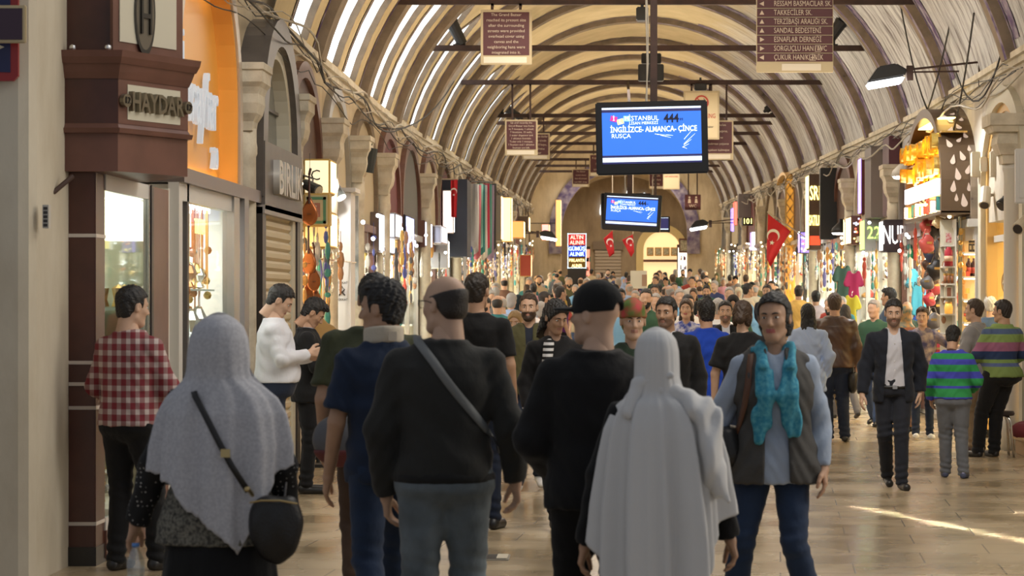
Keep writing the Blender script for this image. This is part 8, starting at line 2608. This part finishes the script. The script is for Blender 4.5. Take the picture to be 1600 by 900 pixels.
person('person with thick dark hair and a grey coat looking aside, behind the suited man',1.84,X,Y,-64,'mid',hair=('quiff','black'),garments=[dict(mat=cloth('blue_grey',(.06,.10,.17)),hem=.84,off=.026,name='coat')],leg_mat=black)

# --- shoppers between the bald man and the olive jacket
X,Y = px2(783,106)
r,J,R,s = person('person in a pale blue shirt with hands clasped behind the back',1.74,X,Y,-16,'mid',bw=1.15,belly=.03,sh=1.08,hair=('fringe','grey'),head=(-8,10,0),skin_c=SK2,
       pose=dict(elR=(.26,-.08,1.13),wrR=(.08,-.19,.93),elL=(-.26,-.08,1.13),wrL=(-.02,-.2,.96)),garments=[dict(mat=cloth('light_blue',(.36,.46,.68),noise=.05),off=.026,hem=.9,collar=.03,width=1.1)],leg_mat=jeans2,leg_off=.022)
X,Y = px2(738,122)
person('person with a bald head and navy jacket beside the black T-shirt',1.66,X,Y,-8,'mid',bw=1.15,hair=('fringe','white'),skin_c=SK2,garments=[dict(mat=cloth('navy_jacket',(.03,.04,.10)),off=.03,hem=.86,name='jacket')],leg_mat=jeans2)
X,Y = px2(805,150)
person('person with long blond hair, sunglasses pushed up and a yellow top, facing the camera',1.55,X,Y,184,'mid',sex='f',hair=('long','blond'),head=(4,8,0),skin_c=SK2,lips=lipr,
       garments=[dict(mat=cloth('yellow_top',(.62,.40,.08)),off=.022,hem=.8)],leg_mat=cloth('tan_trousers',(.30,.17,.10)))
X,Y = px2(822,116)
person('person with black hair in a white shirt, holding a phone to the face',1.74,X,Y,150,'mid',hair=('fade','black'),beard='black',head=(20,4,0),skin_c=SK1,
       garments=[dict(mat=white_c,off=.02,hem=.88,collar=.03)],leg_mat=jeans2,pose=dict(elR=(.28,.1,1.2),wrR=(.12,.16,1.5)))
X,Y = px2(810,92)
person('person in a black chador standing by the bright shop window',1.66,X,Y,-30,'mid',sex='f',hair=('hijab',cloth('chador',(.012,.02,.024))),garments=[dict(mat=cloth('chador',(.012,.02,.024)),off=.05,hem=.5,flare=.12,name='robe')],legs=None,skirt=(1,.06,.3,.26,7,cloth('chador',(.012,.02,.024))))
X,Y = px2(875,88)
person('person with short dark hair in a purple polo shirt, among the crowd',1.79,X,Y,60,'mid',hair=('fade','dark'),garments=[dict(mat=cloth('purple_polo',(.12,.02,.15)),hem=.86,sleeve='short')],leg_mat=black)
X,Y = px2(850,96)
person('person with a shaved head in a grey short-sleeved shirt, turned to the shops',1.75,X,Y,70,'mid',hair=('fade','dark'),beard='brown',garments=[dict(mat=cloth('grey_check',(.28,.28,.30)),hem=.86,sleeve='short',collar=.03)],leg_mat=jeans2)
X,Y = px2(970,86)
person('person in an open-necked white shirt under a black suit, walking with the crowd',1.72,X,Y,180,'mid',hair=('quiff','black'),garments=[dict(mat=white_c,off=.012,hem=.9,sleeve='none',collar=.03),dict(mat=blackj,off=.028,hem=.82,open=(.05,.08),name='jacket')],leg_mat=black)
X,Y = px2(1023,84)
r,J,R,s = person('person in a mint green shirt with a thin bag strap across the chest',1.79,X,Y,182,'mid',hair=('short','black'),garments=[dict(mat=cloth('mint',(.20,.42,.34)),hem=.86,sleeve='short',off=.024,collar=.03)],leg_mat=jeans2)
ribbon('bag_strap',[(.10,.02,1.50),(.09,.11,1.42),(.0,.15,1.25),(-.14,.13,1.0)],.03,.01,leather,r,[(0,.5,1),(0,1,0),(0,1,0),(0,1,0)])
X,Y = px2(1053,92)
person('person with a shaved head in a red and grey checked shirt, facing the camera',1.72,X,Y,176,'mid',hair=('fade','stubble'),garments=[dict(mat=checks('brown_check',(.16,.04,.04),(.45,.40,.36),.05),hem=.84,off=.022,collar=.03)],leg_mat=jeans2)
X,Y = px2(993,90)
person('person in a plum hijab looking down in the crowd',1.58,X,Y,200,'mid',sex='f',hair=('hijab',cloth('plum',(.10,.015,.045))),head=(0,16,0),garments=[dict(mat=cloth('cream_coat',(.55,.45,.36)),hem=.6,flare=.1,off=.03,name='coat')],leg_mat=black)
X,Y = px2(1104,80)
person('person in a dark suit with open collar and full black beard',1.74,X,Y,184,'mid',hair=('short','black'),beard='black',garments=[dict(mat=cloth('shirt_dark',(.10,.09,.08)),off=.012,hem=.9,sleeve='none'),dict(mat=blackj,off=.03,hem=.82,open=(.05,.06),name='jacket')],leg_mat=black)
X,Y = px2(1168,82)
person('person in a cream long-sleeved shirt in profile, facing the right-hand shops',1.80,X,Y,70,'mid',hair=('short','black'),garments=[dict(mat=cloth('cream_shirt',(.62,.55,.42)),hem=.86,off=.022,collar=.03)],leg_mat=jeans2)
X,Y = px2(1248,84)
person('person in a yellow shirt seen from behind near the right-hand shops',1.78,X,Y,8,'mid',bw=1.1,hair=('fade','dark'),garments=[dict(mat=cloth('amber_shirt',(.75,.47,.13)),hem=.86,sleeve='short',off=.026,collar=.03)],leg_mat=jeans2)
X,Y = px2(1266,88)
person('person in a pale pink shirt seen from behind, right of the yellow shirt',1.71,X+.1,Y,0,'mid',hair=('short','black'),garments=[dict(mat=cloth('pale_pink',(.62,.54,.60)),hem=.86,off=.024,collar=.03)],leg_mat=jeans2)
X,Y = px2(1199,86)
person('person in a navy suit and white shirt standing by the shop posts',1.80,X,Y,200,'mid',hair=('short','black'),garments=[dict(mat=white_c,off=.012,hem=.9,sleeve='none',collar=.03),dict(mat=suit,off=.03,hem=.82,open=(.05,.05),name='jacket')],leg_mat=black)

# --- the crowd further in
def crowd():
    protos = []
    kinds = [('m','short',0,'walking away'),('m','short',180,'coming this way'),('m','fade',180,'coming this way'),('m','fringe',0,'walking away'),
             ('f','long',180,'coming this way'),('f','bob',0,'walking away'),('f','hijab',180,'coming this way'),('m','cap',0,'walking away')]
    poses = [dict(knR=(.09,.1,.5),anR=(.1,.2,.085),anL=(-.1,-.26,.14),knL=(-.1,0,.5),ftL=(-.12,-.14,.04),wrR=(.25,-.08,.9),wrL=(-.25,.16,.9)),
             dict(knL=(-.09,.1,.5),anL=(-.1,.2,.085),anR=(.1,-.26,.14),knR=(.1,0,.5),ftR=(.12,-.14,.04),elR=(.25,.05,1.13),wrR=(.15,.24,1.05))]
    tops = [('white',(.66,.66,.66)),('black',(.02,.02,.02)),('navy',(.03,.04,.11)),('light blue',(.30,.40,.62)),('brick red',(.35,.05,.04)),('beige',(.48,.38,.25)),('grey',(.20,.20,.21)),
            ('olive',(.11,.11,.05)),('brown',(.14,.07,.04)),('teal',(.03,.17,.19)),('pink',(.55,.26,.30)),('charcoal',(.06,.06,.06)),('mustard',(.50,.32,.07)),('sky blue',(.18,.38,.60)),('cream',(.60,.54,.42)),('dark green',(.03,.09,.05))]
    bots = [('blue jeans',(.04,.07,.15)),('black trousers',(.02,.02,.02)),('khaki trousers',(.25,.19,.11)),('grey trousers',(.12,.12,.13))]
    hairc = [('black','black'),('brown','brown'),('grey','grey')]
    tm = {n: mat('crowd_' +n.replace(' ','_'),c,rough=.85) for n,c in tops}
    bmm = {n: mat('crowd_' +n.replace(' ','_'),c,rough=.85) for n,c in bots}
    rng = random.Random(11)
    spots = []
    placed = [(o.location.x,o.location.y) for o in COL.objects if o.get('category') in ('person','placard','pole')]
    # the densest part stands between 36 and 100 m; nobody inside the shop walls
    for Yc in [31.5,33.2,35,36.8,38.5,40.4,42.4,44.2,46,48,50,52,54,56.5,59,61.5,64,67,70,73,76,79,83,87,91,95,98.5]:
        n = 4 if Yc < 36 else (5 if Yc < 48 else (6 if Yc < 74 else 7))
        for i in range(n):
            x = -2.6+(i+.5+rng.uniform(-.38,.38))*(6.7/n)
            y = Yc+rng.uniform(-1.0,1.0)
            if all((x - q[0]) ** 2+(y - q[1]) ** 2 > .62 ** 2 for q in placed): spots.append((x,y)); placed.append((x,y))
    used = set(); first = {}
    for k,(x,y) in enumerate(spots):
        pi_ = rng.randrange(len(kinds))
        for _ in range(200):
            sex,hk,yaw,way = kinds[pi_]
            t = rng.choice(tops); b = rng.choice(bots); h = rng.choice(hairc)
            lab = '%s in %s top and %s %s' % ({'m': 'person','f': 'person'}[sex],t[0],b[0],way)
            extra = {'short': 'with short %s hair' % h[0],'fade': 'with cropped %s hair and a beard' % h[0],'fringe': 'balding, with %s sides' % h[0],'long': 'with long %s hair' % h[0],
                     'bob': 'with bobbed %s hair' % h[0],'hijab': 'in a %s hijab' % t[0],'cap': 'in a dark cap'}[hk]
            key = (t[0],b[0],extra,way)
            if key not in used:
                used.add(key); break
            pi_ = rng.randrange(len(kinds))
        label = 'shopper %s, %s top, %s, %s' % (extra,t[0],b[0],way)
        H = rng.uniform(1.64,1.84) if sex == 'm' else rng.uniform(1.55,1.70)
        rz = -math.radians(yaw+rng.uniform(-28,28))
        if pi_ not in first:
            r,J,R,s = person(label,H,x,y,0,'far',sex=sex,pose=poses[pi_ % 2],hair=(hk,'black' if hk != 'hijab' else tm[t[0]]) if hk != 'cap' else ('cap',blackj),beard='black' if hk == 'fade' else None,
                                garments=[dict(mat=tm[t[0]],off=.022,hem=.86,sleeve='long' if pi_ % 2 else 'short',width=1.1)],leg_mat=bmm[b[0]],leg_off=.018,head=(rng.uniform(-15,15),4,0),skin_c=[SK1,SK2,SK2,SK1][pi_ % 4])
            first[pi_] = r
        else:
            r = copy_tree(first[pi_])
            r.location = (x,y,gz(y)); r.scale = (H/1.75,)*3
            for c in r.children:
                n = c.name.split('.')[0]
                mm = {'shirt': tm[t[0]],'trousers': bmm[b[0]],'hair': hairm[h[1]],'headscarf': tm[t[0]]}.get(n)
                if mm:
                    c.material_slots[0].link = 'OBJECT'; c.material_slots[0].material = mm
        r.rotation_euler = (0,0,rz)
        tag(r,label,'person','shoppers in the distant crowd')
crowd()
